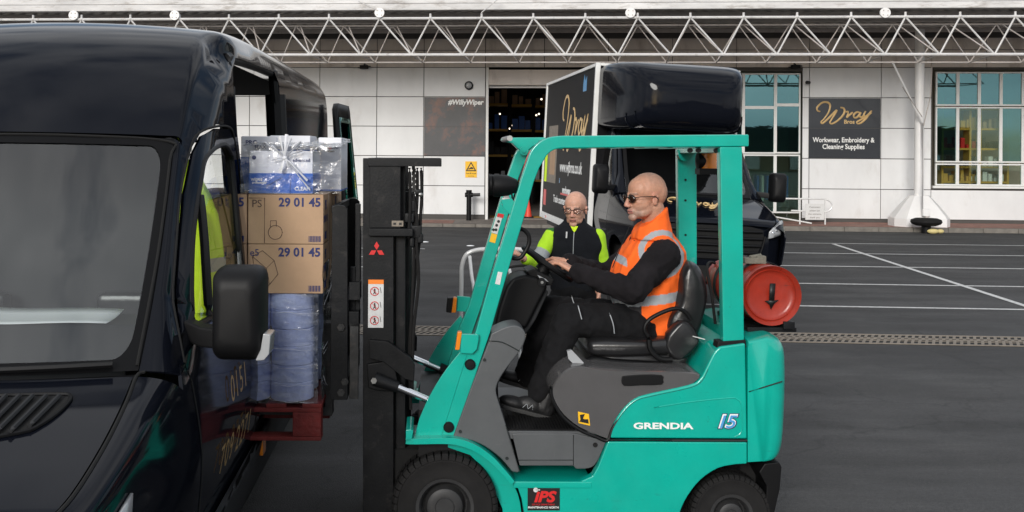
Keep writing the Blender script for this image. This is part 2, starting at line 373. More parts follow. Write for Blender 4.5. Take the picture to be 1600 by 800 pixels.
        me.set_sharp_from_angle(angle=R(ang))
        o = bpy.data.objects.new(name, me); COL.objects.link(o); BASE[o] = base
        if parent is not None: o.parent = parent
        elif frame is not None: o.matrix_world = frame.m @ Matrix.Translation(base)
        if thick: md = o.modifiers.new('thickness', 'SOLIDIFY'); md.thickness = thick; md.offset = 0
        if sub: md = o.modifiers.new('sub', 'SUBSURF'); md.levels = md.render_levels = sub
        if bevel: o.modifiers.new('wn', 'WEIGHTED_NORMAL').keep_sharp = True
        if label: o['label'] = label
        return o
def copy_tree(o, mtx=None, label=None):
    ch = list(o.children); c = o.copy(); COL.objects.link(c); BASE[c] = BASE[o]
    if mtx is not None: c.matrix_world = mtx
    if label: c['label'] = label
    for k in ch: kk = copy_tree(k); kk.parent = c
    return c
FACE_FRONT = Matrix.Rotation(R(90), 4, 'X')                     # text standing up, read by someone looking along +Y
FACE_SIDE = Matrix(((0, 0, 1, 0), (1, 0, 0, 0), (0, 1, 0, 0), (0, 0, 0, 1)))   # on a +X side
FACE_LEFT = Matrix(((0, 0, -1, 0), (-1, 0, 0, 0), (0, 1, 0, 0), (0, 0, 0, 1)))  # on a -X side
def text(name, body, size, m, parent, pos, rot=FACE_FRONT, ext=.001, sx=1, bold=0, shear=0, align='CENTER', spacing=1, tilt=0, wrapf=None):
    cu = bpy.data.curves.new('t', 'FONT'); cu.body = body; cu.size = size; cu.extrude = ext; cu.offset = bold; cu.shear = shear
    cu.align_x = align; cu.align_y = 'CENTER'; cu.space_character = spacing; cu.resolution_u = 3
    to = bpy.data.objects.new('t', cu); COL.objects.link(to)
    dg = bpy.context.evaluated_depsgraph_get(); dg.update()
    me = bpy.data.meshes.new_from_object(to.evaluated_get(dg)); bpy.data.objects.remove(to)
    me.transform(Matrix.Diagonal((sx, 1, 1, 1))); me.transform(Matrix.Rotation(tilt, 4, 'Z')); me.transform(rot); me.transform(Matrix.Translation(Vector(pos)))
    if wrapf:
        for v in me.vertices: v.co = wrapf(v.co)
    me.transform(Matrix.Translation(-BASE.get(parent, Vector((0, 0, 0)))))
    me.name = name; me.materials.clear(); me.materials.append(M[m]); o = bpy.data.objects.new(name, me); COL.objects.link(o); o.parent = parent; return o
def xz(fr, pts, y): return [(p.x, p.z) for p in (fr.at(a, b, 1, y) for a, b in pts)]
def yz(fr, pts, x): return [(p.y, p.z) for p in (fr.at(a, b, 0, x) for a, b in pts)]
def script_wray(parent, cx, cz, w, y, m, rad, rot=None, wrapf=None, only=None):
    """the flowing 'Wray' lettering as drawn strokes; w is its width"""
    strokes = [
        [(290, 232), (262, 222), (258, 190), (300, 145), (350, 135), (386, 162), (376, 230), (332, 300), (300, 335), (310, 352), (345, 325), (400, 270), (450, 218), (436, 255), (400, 315), (386, 345), (408, 355), (460, 325), (510, 275), (531, 230), (520, 197), (490, 190)],
        [(545, 238), (562, 232), (566, 255), (556, 290), (585, 262), (612, 238)],
        [(690, 245), (655, 236), (624, 262), (628, 292), (662, 284), (694, 240), (682, 275), (702, 288), (728, 262)],
        [(742, 224), (724, 262), (738, 282), (772, 255), (800, 222), (772, 262), (740, 305), (700, 342), (664, 354), (655, 337), (690, 315), (745, 285), (798, 240)]]
    strokes = [[((x-528)/540+.5, (245-y)/540/.62+.25) for x, y in st] for st in strokes]
    mb = MB()
    for st in strokes[:only]:
        pts = [Vector((cx+(a-.5)*w, y, cz+(b-.25)*w*.62)) for a, b in st]
        k = len(pts)
        mb.tube(pts, (lambda t: rad*(.75+.5*abs(math.sin(t*9)))), 6, 6)
    if wrapf:
        for v in mb.b.verts: v.co = wrapf(v.co)
    return mb.build('script_lettering', m, parent)

# ================================================================== SETTING
W0 = lambda px, py, yo=0: WALL.at(px, py, 1, yo)
PAVE = .12
mb = MB(); mb.box(-150, 150, -120, 200, -.5, 0)
g = mb.build('ground', 'asphalt'); setp(g, kind='structure')
# ground relief of the tarmac material: fine aggregate plus broad patches is in the material
KY = -2.05           # kerb line in front of the facade, wall frame
mb = MB(); mb.box(1.2, 30, KY, .1, -.02, PAVE); setp(mb.build('pavement', 'brick_paving', frame=WALL, base=(0, 0, 0)), kind='structure')
mb = MB(); mb.box(-30, 1.2, KY, .1, -.02, PAVE-.035); o = mb.build('path', 'slab', frame=WALL, base=(0, 0, 0)); setp(o, kind='structure')
mb = MB()
for i in range(60):
    x = -28+i*.93
    top = PAVE+.006 if x > 1.2 else PAVE-.028
    mb.box(x, x+.92, KY-.15, KY-.003, -.02, top)
setp(mb.build('kerb', 'kerb_stone', frame=WALL, base=(0, 0, 0), bevel=.012), kind='structure')
mb = MB(); mb.box(-3.6, -1.7, KY+.01, -.6, PAVE-.04, PAVE-.031); setp(mb.build('brick_apron', 'brick_paving', frame=WALL, base=(0, 0, 0)), kind='structure')
# painted lines, laid 4 mm proud of the tarmac
def ground_pt(px, py):
    r = ray(px, py); t = -H/r.z; return Vector((r.x*t, r.y*t, 0))
def strip(name, a, b, w, m='paint_line', z=.004):
    a, b = a.copy(), b.copy(); d = (b-a).normalized(); n = Vector((-d.y, d.x, 0))*w/2
    mb = MB(); k = max(2, int((b-a).length/.5)); L = []
    for i in range(k+1):
        p = a.lerp(b, i/k); L.append((mb.b.verts.new((p-n).to_tuple()[:2]+(z,)), mb.b.verts.new((p+n).to_tuple()[:2]+(z,))))
    for p, q in zip(L, L[1:]): mb.face([p[0], q[0], q[1], p[1]])
    return setp(mb.build(name, m), kind='structure')
wx = WALL.m.to_3x3() @ Vector((1, 0, 0))
for px, py, x0, x1 in ((1450, 382.2, -9, 12), (1450, 398, .35, 11), (1450, 418.3, .35, 10), (1450, 446, .35, 9), (1450, 481.5, .35, 8)):
    p = ground_pt(px, py); s0 = -x0 if x0 < 0 else 0
    a = p - wx*((p.x-(3.2 if x0 > 0 else 3.6))/wx.x); strip('parking_line', a, p+wx*x1, .095)
strip('parking_line', ground_pt(1302, 381.5), ground_pt(1640, 491), .1, z=.008)
for py, ax, bx in ((389, 560, 664), (402, 540, 641), (418, 540, 642)):
    strip('parking_line', ground_pt(ax, py-1), ground_pt(bx, py), .09)
# drain channel with a slotted cover
p0 = ground_pt(1400, 531); dy = Vector((-wx.y, wx.x, 0))
a = p0-wx*10.5; 
DR = Frame((a.x, a.y, 0), -math.atan(.068))
mb = MB(); mb.box(0, 22, -.29, .29, .001, .004); setp(mb.build('drain_channel', 'black', frame=DR, base=(0, 0, 0)), kind='structure')
mb = MB(); mb.box(0, 22, -.29, -.25, .004, .011); mb.box(0, 22, .25, .29, .004, .011); mb.box(0, 22, -.018, .018, .0045, .0105)
for i in range(290):
    x = .06+i*.075
    for (y0, y1) in ((-.25, -.1), (-.085, -.018), (.018, .085), (.1, .25)):
        k_ = (y1-y0)*.45; v = [mb.b.verts.new(q) for q in ((x, y0, .0095), (x+.034, y0, .0095), (x+.034+k_, y1, .0095), (x+k_, y1, .0095))]; mb.face(v)
mb.box(0, 22, -.1, -.085, .0045, .010); mb.box(0, 22, .085, .1, .0045, .010)
setp(mb.build('drain_grating', 'grate_metal', frame=DR, base=(0, 0, 0)), kind='structure')

# ================================================================== WAREHOUSE
wh = thing('warehouse', WALL, (0, 0, 0), 'white panelled warehouse with a deep canopy, dark open loading door and tall glazing', 'building')
rows_px = [337.0, 291, 244.5, 198, 151.5, 105.5]
zr = [PAVE+.1]+[W0(800, r).z for r in rows_px[1:]]
cols_px = [-60, 30, 120, 210, 300, 390, 499.5, 588.7, 662, 758]
X = lambda px, py=200: W0(px, py).x
DOOR = (X(760), X(1045)); DZ = W0(800, 133).z
GL = (X(1062), X(1252)); GZ = W0(1200, 113).z
WN = (X(1459), X(1640)); WZ0, WZ1 = W0(1500, 292).z, W0(1500, 110.5).z
mbk = MB(); mbp = MB()
def cell(x0, x1, z0, z1, m=mbp):
    gp = .011
    if x1-x0 > .05 and z1-z0 > .05: m.box(x0+gp, x1-gp, -.03, .02, z0+gp, z1-gp)
xc = [X(p) for p in cols_px]
for i in range(len(xc)-1):
    for j in range(5): cell(xc[i], xc[i+1], zr[j], zr[j+1])
mbp.build('wall', 'wall_panel', wh); mbp = MB()
for j in range(5): cell(GL[1]+.02, X(1264), zr[j], zr[j+1], mbp)
for a, b in ((1264, 1376), (1376, 1454.5)):
    for j in range(5): cell(X(a), X(b), zr[j], zr[j+1], mbp)
for j in range(5):
    if zr[j+1] <= WZ0+.1: cell(X(1454.5), X(1700), zr[j], min(zr[j+1], WZ0-.05), mbp)
mbp.build('wall', 'wall_panel', wh); mbp = MB(); cell(DOOR[1], GL[0], zr[0], zr[5], mbp); mbp.build('wall', 'wall_panel', wh)
zt = W0(800, 56).z
mb = MB(); top_cols = [-60, 60, 180, 300, 499.5, 588.7, 662, 758, 850, 950, 1050, 1150, 1264, 1376, 1454.5, 1540, 1620, 1700]
for a, b in zip(top_cols, top_cols[1:]):
    mb.box(X(a)+.012, X(b)-.012, -.03, .02, zr[5]+.012, W0(800, 79).z); mb.box(X(a)+.012, X(b)-.012, -.03, .02, W0(800, 79).z+.02, zt)
mb.build('upper_wall', 'wall_shade_beige', wh)
mb = MB(); mb.box(X(-80), DOOR[0]-.001, .021, .06, 0, zt+1); mb.box(DOOR[1]+.02, GL[0]-.02, .021, .06, 0, zt+1); mb.box(GL[1]+.03, WN[0]-.03, .021, .06, 0, zt+1)
mb.box(DOOR[0]+.001, DOOR[1]+.02, .022, .06, zr[5], zt+.99); mb.box(GL[0]-.02, GL[1]+.03, .022, .06, GZ+.03, zt+.99); mb.box(WN[0]-.03, X(1720), .022, .06, WZ1+.03, zt+.99); mb.box(WN[0]-.03, X(1720), .0215, .06, 0, WZ0-.05)
mb.build('wall_backing', 'joint', wh)
mb = MB(); mb.box(DOOR[0]-.02, DOOR[0]+.06, -.05, .3, 0, zr[5]); mb.build('door_jamb', 'frame_white', wh, bevel=.006); mb = MB(); mb.box(DOOR[1]-.03, DOOR[1]+.05, -.05, .3, 0, zr[5]); mb.build('door_jamb', 'frame_white', wh, bevel=.006)
mb = MB(); mb.box(DOOR[0]+.061, DOOR[1]-.031, -.06, .3, DZ, W0(800, 109).z); mb.build('shutter_box', 'wall_shade_beige', wh, bevel=.01)
mb = MB()
for i in range(5): mb.box(DOOR[0]+.07, DOOR[1]-.04, .1, .14, DZ-.02+i*.02-.06, DZ-.004+i*.02-.06)
mb.build('roller_shutter', 'frame_white', wh)
# interior hall behind the loading door
xi0, xi1 = DOOR[0]-6, DOOR[1]-.2
mb = MB(); mb.box(xi0, xi1, .35, 16, -.02, .1); mb.build('interior_floor', 'slab', wh)
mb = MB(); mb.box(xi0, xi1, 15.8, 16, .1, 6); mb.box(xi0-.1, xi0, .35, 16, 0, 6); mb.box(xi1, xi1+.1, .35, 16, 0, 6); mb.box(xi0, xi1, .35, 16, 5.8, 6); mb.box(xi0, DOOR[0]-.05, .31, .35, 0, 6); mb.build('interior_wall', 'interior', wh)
rnd = random.Random(4)
for k in range(4):
    t = thing('storage_rack', WALL, (DOOR[0]-.2+k*.95, 8+k*.7, .1), ['tall storage rack just inside the left jamb of the loading door', 'storage rack second from the left in the dark hall', 'storage rack third from the left in the dark hall', 'storage rack deepest in the dark hall beside the truck'][k], 'rack', 'storage racks inside the hall')
    b = BASE[t]; mb = MB()
    for dx in (0, .85):
        for dy_ in (0, .8): mb.box(b.x+dx, b.x+dx+.05, b.y+dy_, b.y+dy_+.05, .1, 4.3)
    mb.build('upright', 'mast', t)
    for z in (1.0, 2.0, 3.0, 4.0):
        mb = MB(); mb.box(b.x+.052, b.x+.848, b.y-.005, b.y+.84, z, z+.08); mb.build('shelf', 'shelf_yellow', t)
        mb = MB()
        for q in range(3):
            w = rnd.uniform(.15, .24); x = b.x+.08+q*.26; mb.box(x, x+w, b.y+.1, b.y+.6, z+.082, z+.082+rnd.uniform(.2, .6))
        mb.build('stored_goods', ['cardboard', 'carton_white', 'dark_trim', 'carton_blue'][int(z) % 4], t)
for i, (px, py, dd) in enumerate(((781, 178, 9), (790, 186, 9.5), (796, 201, 10), (801, 196, 12), (846, 155, 5), (842, 178, 7), (838, 180, 8))):
    p = WALL.at(px, py, 1, dd); mb = MB(); mb.sphere(p, .035, 10, 6)
    o = mb.build('hall_lamp', 'interior_lamp', frame=WALL, base=p); setp(o, 'small lit lamp hanging in the dark warehouse hall', 'lamp', 'lit lamps inside the hall')
for i, (px, py) in enumerate(((839, 327),)):
    p = WALL.at(825, 334, 1, .9); b = Vector((p.x, .9, .1)); t = thing('traffic_cone', WALL, b, 'red traffic cone standing just inside the loading door', 'cone')
    mb = MB(); mb.lathe([(.13, 0), (.12, .05), (.03, .62), (.0, .625)], b, (0, 0, 1), 16); mb.build('cone_body', 'cone_red', t)
    mb = MB(); mb.box(b.x-.17, b.x+.17, b.y-.17, b.y+.17, .101, .13); mb.build('cone_foot', 'rubber', t)
mb = MB(); mb.box(DOOR[0]+.1, DOOR[1]-.1, .8, 1.6, .1, .104); mb.build('floor_marking', 'shelf_yellow', wh)
# glazing
def glazing(name, x0, x1, z0, z1, verts, horis, panes, fw=.07):
    fr = None
    for (a, b, c, d, gm) in panes:
        fo = MB(); w = .045
        fo.box(a, b, -.045, .03, c, c+w); fo.box(a, b, -.045, .03, d-w, d); fo.box(a, a+w, -.0445, .0295, c+w, d-w); fo.box(b-w, b, -.0445, .0295, c+w, d-w)
        f_ = fo.build('window_frame', 'frame_white', wh, bevel=.004)
        po = MB(); po.box(a+w, b-w, -.012, -.004, c+w, d-w); po.build('pane', gm, f_)
zz = lambda px, py: W0(px, py).z
cx_ = [X(1062), X(1112), X(1161), X(1211), X(1250)]
P = []
for i in range(4):
    a, b = cx_[i], cx_[i+1]
    if i < 3:
        P += [(a, b, zz(1161, 168), zz(1161, 114.5), 'window_glass'), (a, b, zz(1161, 240), zz(1161, 168), 'window_glass')]
    else: P += [(a, b, zz(1230, 164), zz(1230, 114.5), 'window_glass'), (a, b, zz(1230, 240), zz(1230, 164), 'window_glass')]
    P += [(a, b, zz(1230, 333), zz(1230, 241.5), 'window_lower')]
glazing('g', 0, 0, 0, 0, 0, 0, P)
v_ = [1461, 1495.5, 1529, 1563, 1597.5, 1632]; P = []
for a, b in zip(v_, v_[1:]):
    P += [(X(a), X(b), zz(1500, 165.5), zz(1500, 112.5), 'window_glass'), (X(a), X(b), zz(1500, 254), zz(1500, 167), 'window_clear' if 1490 < a < 1560 else 'window_glass'), (X(a), X(b), zz(1500, 290), zz(1500, 255.5), 'window_clear')]
glazing('g', 0, 0, 0, 0, 0, 0, P)
mb = MB(); mb.box(WN[0]-.05, X(1640), -.12, .02, WZ0-.045, WZ0+.03); mb.build('window_sill', 'frame_white', wh, bevel=.01)
# rooms behind the glass
for (a, b, z0) in ((GL[0], X(1300), .1), (X(1440), X(1720), .1)):
    mb = MB(); mb.box(a, b, 4.5, 4.6, z0, 5.2); mb.box(a, b, .07, 4.6, 5.2, 5.3); mb.box(a-.1, a, .07, 4.6, 0, 5.3); mb.box(b, b+.1, .07, 4.6, 0, 5.3); mb.box(a, b, .07, 4.6, 0, z0); mb.build('interior_wall', 'shop_interior', wh)
for k, (px, lab) in enumerate(((1512, 'yellow shop shelf seen through the left part of the right-hand window'), (1556, 'yellow shop shelf seen through the right part of the right-hand window'))):
    b = Vector((X(px)-.55, .45, .1)); t = thing('shop_shelf', WALL, b, lab, 'shelf', 'shop shelves behind the window'); mb = MB()
    for dx in (0, 1.1): mb.box(b.x+dx, b.x+dx+.06, b.y, b.y+.4, .1, 3.9)
    mb.build('upright', 'shelf_yellow', t)
    for z in (.9, 1.3, 1.75, 2.3, 2.9, 3.5):
        mb = MB(); mb.box(b.x+.061, b.x+1.099, b.y+.005, b.y+.4, z, z+.06); mb.build('shelf_board', 'shelf_yellow', t)
        mb = MB()
        for q in range(6):
            x = b.x+.09+q*.165; mb.box(x, x+rnd.uniform(.07, .14), b.y+.05, b.y+.3, z+.062, z+.062+rnd.uniform(.1, .34))
        mb.build('stock', rnd.choice(['cardboard', 'dark_trim', 'carton_white', 'shelf_yellow', 'red_ink']), t)
b = Vector((X(1228), 1.6, .1)); t = thing('clothes_rail', WALL, b, 'rail of dark and red workwear inside the glazed entrance', 'clothes rail'); mb = MB()
mb.tube([(b.x-.6, b.y, .1), (b.x-.6, b.y, 1.5), (b.x+.5, b.y, 1.5), (b.x+.5, b.y, .1)], .02, 8, 1); mb.build('rail', 'chrome', t)
for q in range(7):
    mb = MB(); x = b.x-.5+q*.15; mb.box(x, x+.08, b.y-.22, b.y+.22, .55+rnd.uniform(0, .2), 1.47); mb.build('garment', rnd.choice(['red_ink', 'dark_trim', 'carton_blue', 'carton_white']), t, bevel=.02)
# canopy
SZ = W0(800, 55).z+.02; FY = -5.0
fz0 = WALL.at(800, 16, 1, FY).z; fz1 = WALL.at(800, 6, 1, FY).z
xa, xb = X(-150)-2, X(1760)+2
mb = MB()
n = 130
V = []
for i in range(n*4+1):
    x = xa+(xb-xa)*i/(n*4); dz = (0, 0, .035, .035)[i % 4]
    V.append((mb.b.verts.new((x, FY+.05, fz0+.06+dz)), mb.b.verts.new((x, .02, SZ+.06+dz))))
for p, q in zip(V, V[1:]): mb.face([p[0], q[0], q[1], p[1]])
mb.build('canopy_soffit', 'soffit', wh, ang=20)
mb = MB()
for y in (-4.1, -3.0, -1.9, -.8):
    z = SZ+(fz0-SZ)*(-y/5)+.0; mb.box(xa, xb, y-.04, y+.04, z-.05, z+.055)
mb.build('canopy_purlin', 'truss_aged', wh)
mb = MB(); mb.box(xa, xb, -.25, -.1, SZ-.14, SZ-.0); mb.build('dark_gap_strip', 'joint', wh)  # solid dark strip standing in for the black gap between soffit and wall
mb = MB(); mb.box(xa, xb, FY-.12, FY+.05, fz0, fz1); mb.build('fascia', 'fascia', wh, bevel=.015)
mb = MB(); mb.box(xa, xb, FY-.02, FY+.1, fz1+.02, fz1+.3); mb.build('upper_fascia', 'fascia', wh, bevel=.01)
mb = MB(); mb.box(xa, xb, FY-.06, FY+.12, fz1+.001, fz1+.019); mb.build('fascia_joint', 'joint', wh)
mb = MB(); mb.box(xa, xb, FY+.11, 18, fz1+.2, fz1+.28); mb.box(xa, xb, -.1, 18, SZ+.1, fz1+.19); mb.build('roof', 'fascia', wh)

# ------------------------------------------------------------------ roof trusses (white tube space frame)
YT = -5.35; zT = WALL.at(800, 28.3, 1, YT).z; zB = WALL.at(800, 85.5, 1, YT).z
bay = WALL.at(670, 28, 1, YT).x-WALL.at(590.5, 28, 1, YT).x
xn = WALL.at(593, 28, 1, YT).x
ks = range(-9, 15)
tr = thing('roof_truss', WALL, (xn, YT, zB), 'front white tubular truss hung under the canopy edge', 'truss')
mb = MB(); mb.cyl((xn-9.6*bay, YT, zT), (xn+14.6*bay, YT, zT), .035, n=8); mb.build('top_chord', 'truss_white', tr)
mb = MB(); mb.cyl((xn-9.6*bay, YT, zB), (xn+14.6*bay, YT, zB), .038, n=8); mb.build('bottom_chord', 'truss_white', tr)
YT2 = YT+1.25; zB2 = WALL.at(800, 97.5, 1, YT2+.35).z
for k in ks:
    xt = xn+k*bay; xb0, xb1 = xt-bay*.5+.13*bay, xt+bay*.5+.0*bay
    for q in (xt-bay*.37, xt+bay*.63):
        mb = MB(); mb.cyl((xt, YT, zT), (q, YT, zB), .023, n=6); mb.build('brace', 'truss_white', tr)
    mb = MB(); mb.sphere((xt, YT, zT+.01), .048, 10, 6); mb.cyl((xt, YT, zT), (xt, YT, zT+.12), .028, n=8); mb.build('node', 'truss_white', tr)
tr2 = thing('roof_truss', WALL, (xn, YT2, zB2), 'rear weathered tubular truss behind the white front one', 'truss')
mb = MB(); mb.cyl((xn-9.6*bay, YT2, zT-.02), (xn+14.6*bay, YT2, zT-.02), .024, n=8); mb.build('top_chord', 'truss_aged', tr2)
mb = MB(); mb.cyl((xn-9.6*bay, YT2+.35, zB2), (xn+14.6*bay, YT2+.35, zB2), .02, n=8); mb.build('bottom_chord', 'truss_aged', tr2)
for k in ks:
    xt = xn+k*bay+bay*.13; bx = xt+bay*.5
    for q in (xt-bay*.42, xt+bay*.58):
        mb = MB(); mb.cyl((xt, YT2, zT-.02), (q+.05, YT2+.35, zB2), .016, n=6); mb.build('brace', 'truss_aged', tr2)
    mb = MB(); mb.cyl((xn+k*bay+bay*.63, YT+.03, zB), (xt+bay*.1, YT2, zT-.02), .018, n=6)
    mb.cyl((xn+k*bay+bay*.63, YT+.03, zB), (xt+bay*.62, YT2+.35, zB2), .016, n=6); mb.build('cross_brace', 'truss_aged', tr2)
disc_lab = {115: 'round white truss plate above the dark van roof, nearer the left end', 273: 'round white truss plate above the right end of the van roof', 593: 'round white truss plate above the hooded doorway wall, left of the poster', 985: 'round white truss plate above the box truck', 1383: 'round white truss plate beside the white column top'}
for px, lb in disc_lab.items():
    p = WALL.at(px, 20 if px > 300 else 24, 1, YT-.06); t = thing('connector_plate', WALL, p, lb, 'truss plate', 'round plates on the truss')
    mb = MB(); mb.cyl(p-Vector((0, .03, 0)), p+Vector((0, .03, 0)), .125, n=24); mb.build('plate', 'column_white', t, bevel=.006)
    for a in range(4):
        q = p+Vector((math.cos(a*1.57+.7)*.075, -.03, math.sin(a*1.57+.7)*.075)); mb = MB(); mb.cyl(q, q-Vector((0, .018, 0)), .014, n=8); mb.build('bolt', 'truss_aged', t)
# tie rods above
for i, (a, b, lb) in enumerate((((560, 2), (590, 16), 'thin white tie rod rising left from the plate above the grey wall'), ((780, -3), (752, 20), 'thin white tie rod leaning over the truss near the poster'))):
    pa, pb = WALL.at(*a, 1, YT-.1), WALL.at(*b, 1, YT-.1); mb = MB(); mb.cyl(pa, pb, .014, n=6); o = mb.build('tie_rod', 'truss_white', frame=WALL, base=pb); setp(o, lb, 'rod')
# column with plinth
YC = -1.35
pc = WALL.at(1435.5, 340, 1, YC); cxx = pc.x
t = thing('canopy_column', WALL, (cxx, YC, PAVE), 'tall round white column on a faceted pyramid plinth', 'column')
zt_c = fz0+.05
mb = MB(); mb.cyl((cxx, YC, .9), (cxx, YC, SZ-.05), .125, n=24); mb.build('shaft', 'column_white', t)
mb = MB()
def rect(hw, hd, z, ch=.0): return [Vector((cxx+a*hw, YC+b*hd, z)) for a, b in ((-1, -1), (1, -1), (1, 1), (-1, 1))]
def octo(hw, hd, z, c): 
    o_ = []
    for a, b in ((-1, -1), (1, -1), (1, 1), (-1, 1)):
        if a*b > 0: o_ += [Vector((cxx+a*hw, YC+b*(hd-c), z)), Vector((cxx+a*(hw-c), YC+b*hd, z))]
        else: o_ += [Vector((cxx+a*(hw-c), YC+b*hd, z)), Vector((cxx+a*hw, YC+b*(hd-c), z))]
    return o_
zp0, zp1, zp2 = PAVE, WALL.at(1435, 342, 1, YC-.55).z, WALL.at(1435, 306, 1, YC-.3).z
hw = (WALL.at(1478, 350, 1, YC-.5).x-WALL.at(1390, 350, 1, YC-.5).x)/2
def ring8(h, z, c=.28): return [Vector((cxx+a*h, YC+b*h*.7, z)) for a, b in ((-1, -1+c*2), (-1+c, -1), (1-c, -1), (1, -1+c*2), (1, 1-c*2), (1-c, 1), (-1+c, 1), (-1, 1-c*2))]
mb.rings([ring8(hw, zp0), ring8(hw, zp1), ring8(hw*.66, (zp1+zp2)/2+.03), ring8(hw*.34, zp2)]); mb.build('plinth', 'column_white', t, ang=12)
mb = MB(); mb.rings([ring8(hw*.835, zp1+(zp2-zp1)*.26), ring8(hw*.825, zp1+(zp2-zp1)*.275)]) ; mb.b.free()
ps = [WALL.at(1441, 330, 1, YC-.5), WALL.at(1441, 192, 1, YC-.25), WALL.at(1394, 96, 1, YC-1.0)]
o_t = thing('drain_pipe', WALL, ps[0], 'slim white forked pipe strapped in front of the white column', 'pipe')
mb = MB(); mb.tube(ps, .028, 8, 1); mb.build('pipe', 'column_white', o_t)
mb = MB(); mb.tube([WALL.at(1443, 196, 1, YC-.25), WALL.at(1454, 150, 1, YC-.1), WALL.at(1456, 105, 1, YC+.2)], .016, 8, 1); mb.tube([WALL.at(1441, 183, 1, YC-.3), WALL.at(1410, 136, 1, YC-.8)], .012, 8, 1); mb.build('branch', 'truss_aged', o_t)
mb = MB(); q = WALL.at(1446, 331, 1, YC-.55); mb.box(q.x-.1, q.x+.1, q.y-.1, q.y+.03, q.z-.12, q.z+.08); mb.build('shoe_box', 'column_white', o_t, bevel=.02)
mb = MB(); mb.cyl(q+Vector((.02, -.04, -.12)), q+Vector((-.03, -.1, -.42)), .05, .035, 12); mb.build('spout', 'truss_aged', o_t)
# mooring-like black bollard by the kerb
p = WALL.at(1447, 370, 1, KY-.45); b = Vector((p.x, KY-.45, 0)); t = thing('bollard', WALL, b, 'squat black bollard with a fat round head at the kerb', 'bollard')
mb = MB(); mb.lathe([(.12, 0), (.12, .25), (.16, .3)], b, (0, 0, 1), 20, True); mb.build('post', 'plastic_black', t)
mb = MB(); mb.lathe([(.0, .2), (.26, .21), (.36, .25), (.4, .31), (.38, .37), (.28, .41), (0, .42)], b, (0, 0, 1), 28); mb.build('head', 'rubber', t)
mb = MB(); q = b+Vector((.1, -.2, .0)); mb.sphere(q+Vector((0, 0, .07)), (.16, .08, .07), 12, 8); mb.sphere(q+Vector((.2, .03, .07)), (.1, .07, .06), 12, 8); o = mb.build('crumpled_wrapper', 'yellow_sign', frame=WALL, base=q); setp(o, 'crumpled pale yellow wrapper lying at the foot of the black bollard', 'litter')
mat('wrapper', (.6, .5, .22), .6); o.data.materials[0] = M['wrapper']
# ------------------------------------------------------------------ signs and fittings on the facade
def board(name, px0, py0, px1, py1, m, label, cat, th=.03, y=-.035, bev=.003):
    a, b = WALL.at(px0, py0, 1, y-th), WALL.at(px1, py1, 1, y-th)
    c = Vector(((a.x+b.x)/2, y, b.z)); t = thing(name, WALL, c, label, cat)
    mb = MB(); mb.box(a.x, b.x, y-th, y, b.z, a.z); mb.build('board', m, t, bevel=bev); return t, a, b
t, a, b = board('shop_sign', 1264, 153.5, 1375.5, 247.5, 'sign_dark', 'dark grey company sign with gold script between the two glazed fronts', 'sign')
yy = -.068; q = WALL.at(1319, 176.5, 1, yy); script_wray(t, q.x, q.z, 1.58, yy, 'gold', .026)
q = WALL.at(1327, 190.5, 1, yy); text('small_lettering', 'Bros', .165, 'gold', t, q, bold=.004)
for s_t, yp in (('Workwear, Embroidery &', 219), ('Cleaning Supplies', 229.5)):
    q = WALL.at(1318, yp, 1, yy); text('white_lettering', s_t, .205, 'white_ink', t, q, bold=.004, sx=.82 if 'W' in s_t else .86)
mb = MB(); zj = WALL.at(1320, 200.5, 1, -.066).z; mb.box(a.x+.01, b.x-.01, -.0665, -.06, zj-.005, zj+.005); mb.build('panel_joint', 'joint', t)
t, a, b = board('poster', 663, 152, 758, 243.5, 'poster', 'dark grey and rust poster with white hashtag lettering left of the loading door', 'poster')
q = WALL.at(727.5, 160, 1, yy); text('white_lettering', '#WillyWiper', .215, 'white_ink', t, q, bold=.008, shear=.15, sx=.93)
mb = MB(); zj = WALL.at(700, 198, 1, -.066).z; mb.box(a.x+.01, b.x-.01, -.0665, -.06, zj-.005, zj+.005); mb.build('panel_joint', 'joint', t)
t, a, b = board('warning_sign', 727, 252, 745, 277.5, 'yellow_sign', 'small yellow sign with black hazard triangle on the white wall', 'sign', th=.008)
yy2 = -.0455
q1, q2, q3 = [WALL.at(u, v, 1, yy2) for u, v in ((736, 252.5), (727.5, 267.5), (744.5, 267.5))]
mb = MB(); mb.prism([(q1.x, q1.z), (q2.x, q2.z), (q3.x, q3.z)], 1, yy2, yy2+.002); mb.build('triangle', 'black_ink', t)
cc_ = Vector(((q1.x+q2.x+q3.x)/3, 0, (q1.z+q2.z+q3.z)/3)); mb = MB(); mb.prism([(cc_.x+(q.x-cc_.x)*.68, cc_.z+(q.z-cc_.z)*.68) for q in (q1, q2, q3)], 1, yy2-.003, yy2-.001); mb.build('triangle_inside', 'yellow_sign', t)
mb = MB(); mb.cyl((cc_.x-.06, yy2-.004, cc_.z-.03), (cc_.x-.06, yy2-.007, cc_.z-.03), .022, n=10); mb.prism([(cc_.x-.07, cc_.z-.035), (cc_.x+.08, cc_.z-.03), (cc_.x+.05, cc_.z+.02), (cc_.x, cc_.z+.035)], 1, yy2-.007, yy2-.004); mb.build('pictogram', 'black_ink', t)
q = WALL.at(736, 271, 1, yy2); text('lettering', 'Fork lift trucks', .062, 'black_ink', t, q, bold=.001, sx=.85)
q = WALL.at(736, 275, 1, yy2); text('lettering', 'operating', .05, 'black_ink', t, q, bold=.0)
